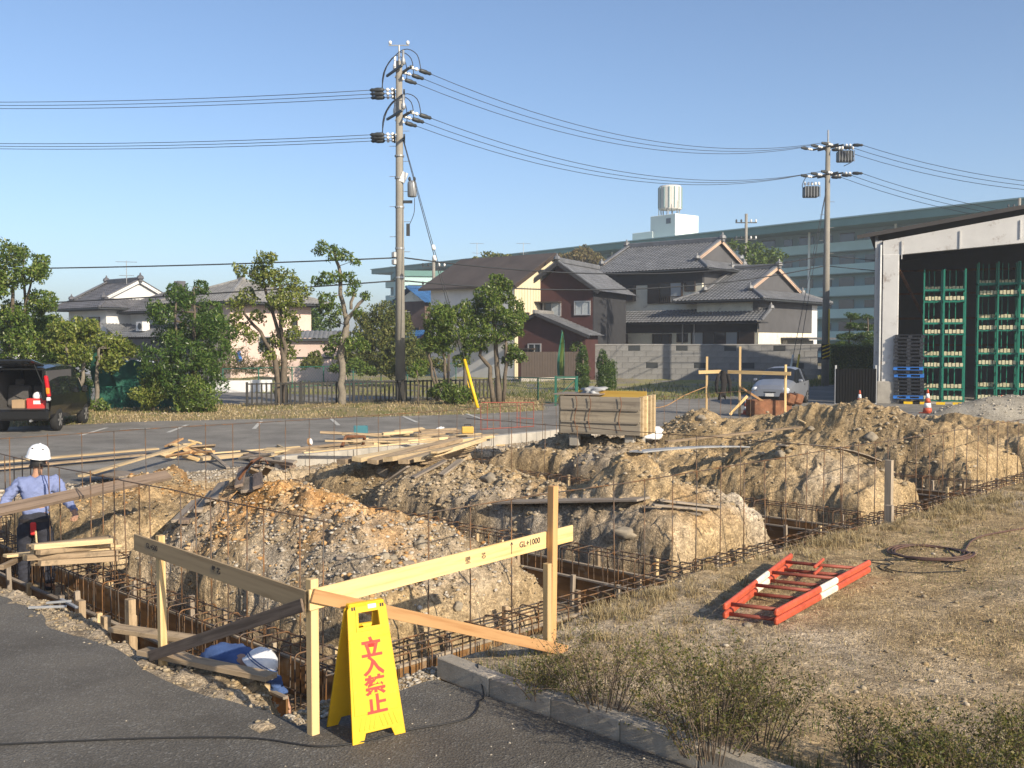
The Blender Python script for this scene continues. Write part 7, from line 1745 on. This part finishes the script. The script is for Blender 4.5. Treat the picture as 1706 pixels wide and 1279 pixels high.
def aerial(px, d, zb, py, label):
    b = Vector((P(px, 600, d).x, d, zb)); zt = P(px, py, d).z - zb; r = empty('tv_aerial', b, R(15), label, 'aerial', 'TV aerials on roofs')
    MB().tube([(0, 0, 0), (0, 0, zt)], .03, 5).build('mast', 'steel_grey', r)
    for z, l in ((zt - .1, .8), (zt - 1.2, .55)):
        MB().tube([(-l, 0, z), (l, 0, z)], .02, 4).build('boom', 'steel_grey', r)
        for k in range(6): MB().tube([(-l + k * l * .4, -.3, z), (-l + k * l * .4, .3, z)], .012, 3).build('element', 'steel_grey', r)
aerial(213, 83, 7.3, 434, 'TV aerial on the white gabled house at the left'); aerial(795, 118, 6, 404, 'TV aerial behind the straggly olive tree'); aerial(872, 118, 6, 404, 'TV aerial above the slate roof ridge')
# banner
b = Vector((P(932, 600, 55).x, 55, 0)); root = empty('banner', b, 0, 'narrow green and yellow feather banner on a pole before the board fence', 'banner')
MB().tube([(.25, 0, -.0), (.25, 0, 2.6), (.12, 0, 3.2)], .022, 6).build('pole', 'fence_green', root)
V = []; 
for i in range(13):
    for j in range(4): t = i / 12; V.append((.24 - (.16 + .14 * math.sin(t * 2.4 + .5)) * (1 - t * .6) * j / 3 * 1.5, .05 * math.sin(j * 2 + t * 6), .75 + t * 2.35))
q = np.arange(52).reshape(13, 4); fq = np.stack([q[:-1, :-1], q[1:, :-1], q[1:, 1:], q[:-1, 1:]], -1)
npmesh('cloth', V, fq[:, :2].reshape(-1, 4), 'leaf_fresh', root, True); npmesh('cloth_border', V, fq[:, 2:].reshape(-1, 4), 'fence_green', root, True)

# ================================================================== vehicles
def wheel(root, x, y, r, wd=.2):
    M = Matrix.Rotation(R(90), 3, 'Y')
    w_ = MB().lathe((x, y, r), [(r * .62, -wd / 2), (r * .93, -wd / 2), (r, -wd / 2 + .03), (r, wd / 2 - .03), (r * .93, wd / 2), (r * .62, wd / 2)], 22, M).build('wheel', 'tyre', root, smooth=True)
    s = 1 if x > 0 else -1
    MB().lathe((x + s * (wd / 2 - .03), y, r), [(r * .64, -.01), (r * .64, .02), (r * .55, .005)], 22, M).build('rim', 'rim', w_)
    for k in range(6): a = k * 1.047; MB().beam((x + s * (wd / 2), y, r), (x + s * (wd / 2), y + r * .6 * math.cos(a), r + r * .6 * math.sin(a)), .05, .03, (1, 0, 0)).build('spoke', 'rim', w_)
def car_body(root, st, paint, glass_iv, wind_iv, dark_in=True):
    """st: stations (y, zb, zbelt, ztop, hw_b, hw_belt, hw_top); intervals: side glass, sloping glass"""
    L = []
    for y, zb, zm, zt, wb, wm_, wt in st:
        pts = [(wb * .92, zb), (wb, zb + .12), (max(wb, wm_) * 1.015, (zb + zm) / 2 + .03), (wm_, zm), (wt, zt), (wt * .72, zt + .035 * (zt > zm + .05) + .02), (0, zt + .05 * (zt > zm + .05) + .03)]
        L.append([(x, y, z) for x, z in pts] + [(-x, y, z) for x, z in pts[-2::-1]])
    n = len(L[0]); body, gl, rf = MB(), MB(), MB()
    for i in range(len(L) - 1):
        for j in range(n - 1):
            jj = j if j < 6 else 11 - j
            f = [L[i][j], L[i + 1][j], L[i + 1][j + 1], L[i][j + 1]]
            (gl if (jj == 3 and i in glass_iv) or (jj >= 4 and i in wind_iv) or (jj == 3 and i in wind_iv) else rf if jj >= 4 and i in glass_iv else body).add(f, [(0, 1, 2, 3)])
        body.add([L[i][0], L[i + 1][0], L[i + 1][-1], L[i][-1]], [(0, 1, 2, 3)])
    rf.build('roof', paint, root)
    return L, body, gl
# black van with its tailgate up
vb_ = G(74, 722); root = empty('van', (vb_.x - .78, vb_.y + .75, 0), R(7), 'black van with raised tailgate parked with its rear towards the plot', 'van')
st = [(-.72, .42, 1.05, 1.80, .80, .82, .66), (.3, .38, 1.05, 1.86, .83, .84, .68), (1.2, .36, 1.05, 1.86, .84, .84, .68), (2.0, .36, 1.03, 1.80, .84, .83, .67), (2.75, .36, 1.0, 1.10, .83, .80, .70), (3.3, .40, .88, .92, .78, .74, .62), (3.5, .5, .75, .76, .66, .62, .5)]
Lr, body, gl = car_body(root, st, 'van_black', (0, 1, 2), (3,))
body.add(Lr[-1], [tuple(range(len(Lr[-1])))])
bo = body.build('body', 'van_black', root, smooth=False); gl.build('window', 'car_glass', root)
for x in (-.74, .74): wheel(root, x, .05, .33); wheel(root, x, 2.6, .33)
for s in (-1, 1):
    tl = MB().beam((s * .72, -.76, 1.62), (s * .80, -.76, 1.02), .1, .14, (0, 1, 0), bev=.03).build('tail_lamp', 'lamp_red', root); MB().beam((s * .775, -.80, 1.28), (s * .79, -.80, 1.10), .09, .1, (0, 1, 0), bev=.02).build('amber_lens', 'lamp_amber', tl)
    MB().box((s * .79, -.77, .96), (.1, .12, .1), bev=.02).build('reverse_lamp', 'lamp_clear', root); MB().box((s * .66, -.74, 1.35), (.1, .06, .85), bev=.02).build('rear_pillar', 'van_black', root); MB().box((s * .93, 2.15, 1.12), (.16, .1, .2), bev=.04).build('mirror', 'van_black', root)
MB().box((0, -.78, .52), (1.62, .22, .32), bev=.06).build('rear_bumper', 'van_black', root); MB().box((0, -.7, 1.80), (1.34, .12, .1), bev=.03).build('roof_edge', 'van_black', root)
MB().box((0, .5, .66), (1.5, 2.3, .05)).build('load_floor', 'seat_cloth', root); MB().box((0, 1.75, 1.3), (1.35, .04, 1.1)).build('inner_shade', 'seat_cloth', root)
for s in (-1, 1):
    MB().box((s * .36, .35, 1.0), (.66, .16, .62), Matrix.Rotation(-.15, 3, 'X'), .05).build('seat_back', 'seat_cloth', root); MB().box((s * .36, .38, 1.4), (.26, .1, .18), bev=.04).build('headrest', 'seat_cloth', root); MB().box((s * .72, .4, 1.2), (.04, 2.2, 1.1)).build('side_trim', 'seat_cloth', root)
tg = MB().box((0, -1.2, 1.98), (1.34, 1.05, .08), Matrix.Rotation(R(-9), 3, 'X'), .03).build('tailgate', 'van_black', root); MB().box((0, -1.25, 1.935), (1.05, .55, .02), Matrix.Rotation(R(-9), 3, 'X')).build('tailgate_window', 'car_glass', tg)
for s in (-1, 1): MB().tube([(s * .62, -.75, 1.4), (s * .6, -1.3, 1.93)], .015, 5).build('gas_strut', 'steel_dark', root)
MB().tube([(.35, -.75, .36), (.35, -.95, .36)], .035, 8).build('exhaust', 'rim', root)
cr = empty('tool_crate', wm(root) @ Vector((.42, -.42, .69)), R(7), 'red plastic crate in the back of the van', 'crate')
for k in range(4): MB().box(((-.27, .27, 0, 0)[k], (0, 0, -.15, .15)[k], .14), ((.02, .32, .28), (.02, .32, .28), (.54, .02, .28), (.54, .02, .28))[k]).build('wall', 'crate_red', cr)
MB().box((0, -.165, .17), (.2, .01, .1)).build('label_plate', 'paper_white', cr); MB().box((0, 0, .02), (.52, .3, .02)).build('bottom', 'crate_red', cr)
hh = empty('spare_helmet', wm(root) @ Vector((.4, -.42, .99)), 0, 'white helmet lying on the red crate in the van', 'helmet'); hard_hat(hh, (0, 0, .02), Matrix.Rotation(R(70), 3, 'X'))
cb = empty('cardboard_box', wm(root) @ Vector((-.1, -.42, .69)), R(7), 'brown cardboard box beside the red crate in the van', 'box'); MB().box((0, 0, .12), (.34, .3, .24), bev=.01).build('carton', 'card', cb); MB().box((0, 0, .245), (.08, .3, .006)).build('tape', 'pale_wood', cb)
# silver hatchback
def hatch(name, loc, rz, paint, label):
    root = empty(name, loc, rz, label, 'car')
    st = [(-1.88, .35, .62, .66, .60, .58, .5), (-1.78, .25, .72, .78, .76, .72, .62), (-1.25, .22, .82, .93, .81, .80, .68), (-.85, .22, .90, .99, .83, .82, .70), (-.05, .22, .92, 1.42, .83, .82, .60), (.65, .22, .93, 1.47, .83, .82, .60), (1.35, .24, .95, 1.40, .82, .81, .58), (1.80, .3, .95, 1.05, .78, .76, .62), (1.88, .4, .85, .88, .72, .70, .6)]
    Lr, body, gl = car_body(root, st, paint, (4, 5), (3, 6))
    for q in (Lr[0], Lr[-1]): body.add(q, [tuple(range(len(q)))])
    body.build('body', paint, root); gl.build('window', 'car_glass', root)
    for x in (-.74, .74): wheel(root, x, -1.15, .30, .18); wheel(root, x, 1.2, .30, .18)
    for s in (-1, 1):
        MB().lathe((s * .58, -1.74, .66), [(.01, .12), (.12, .09), (.16, 0)], 10, Matrix.Rotation(R(75), 3, 'X') @ Matrix.Diagonal((1.2, .75, 1))).build('headlight', 'lamp_clear', root, smooth=True)
        MB().box((s * .92, -.55, 1.0), (.18, .1, .13), bev=.04).build('mirror', paint, root); MB().box((s * .82, .1, .98), (.03, .05, .9)).build('door_pillar', 'gate_black', root) if 0 else None
        MB().box((s * .845, .62, .82), (.02, .16, .03)).build('door_handle', 'steel_dark', root); MB().box((s * .66, 1.83, .85), (.16, .06, .25), bev=.02).build('tail_lamp', 'lamp_red', root)
        MB().beam((s * .83, .62, .94), (s * .62, .64, 1.46), .03, .06, (0, 1, 0)).build('pillar', paint, root)
    MB().box((0, -1.85, .56), (.5, .06, .07), bev=.01).build('grille', 'gate_black', root); MB().box((0, -1.86, .34), (.9, .06, .14), bev=.02).build('lower_grille', 'gate_black', root); MB().box((0, -1.9, .46), (.33, .02, .12)).build('number_plate', 'paper_white', root)
    MB().tube([(-.45, -.82, 1.03), (.0, -.66, 1.14)], .012, 4).build('wiper', 'gate_black', root); MB().lathe((0, -1.855, .66), [(.05, 0), (.05, .02)], 10, Matrix.Rotation(R(80), 3, 'X')).build('badge', 'rim', root)
    return root
c_ = P(1308, 676, 41.5); hatch('parked_car', (c_.x, 42.2, .0), R(-28), 'car_silver', 'silver hatchback parked facing the plot behind the rusty tray')
c_ = P(213, 632, 58); hatch('parked_car', (c_.x, 58, .0), R(-60), 'car_white', 'white car half hidden behind the green netting')
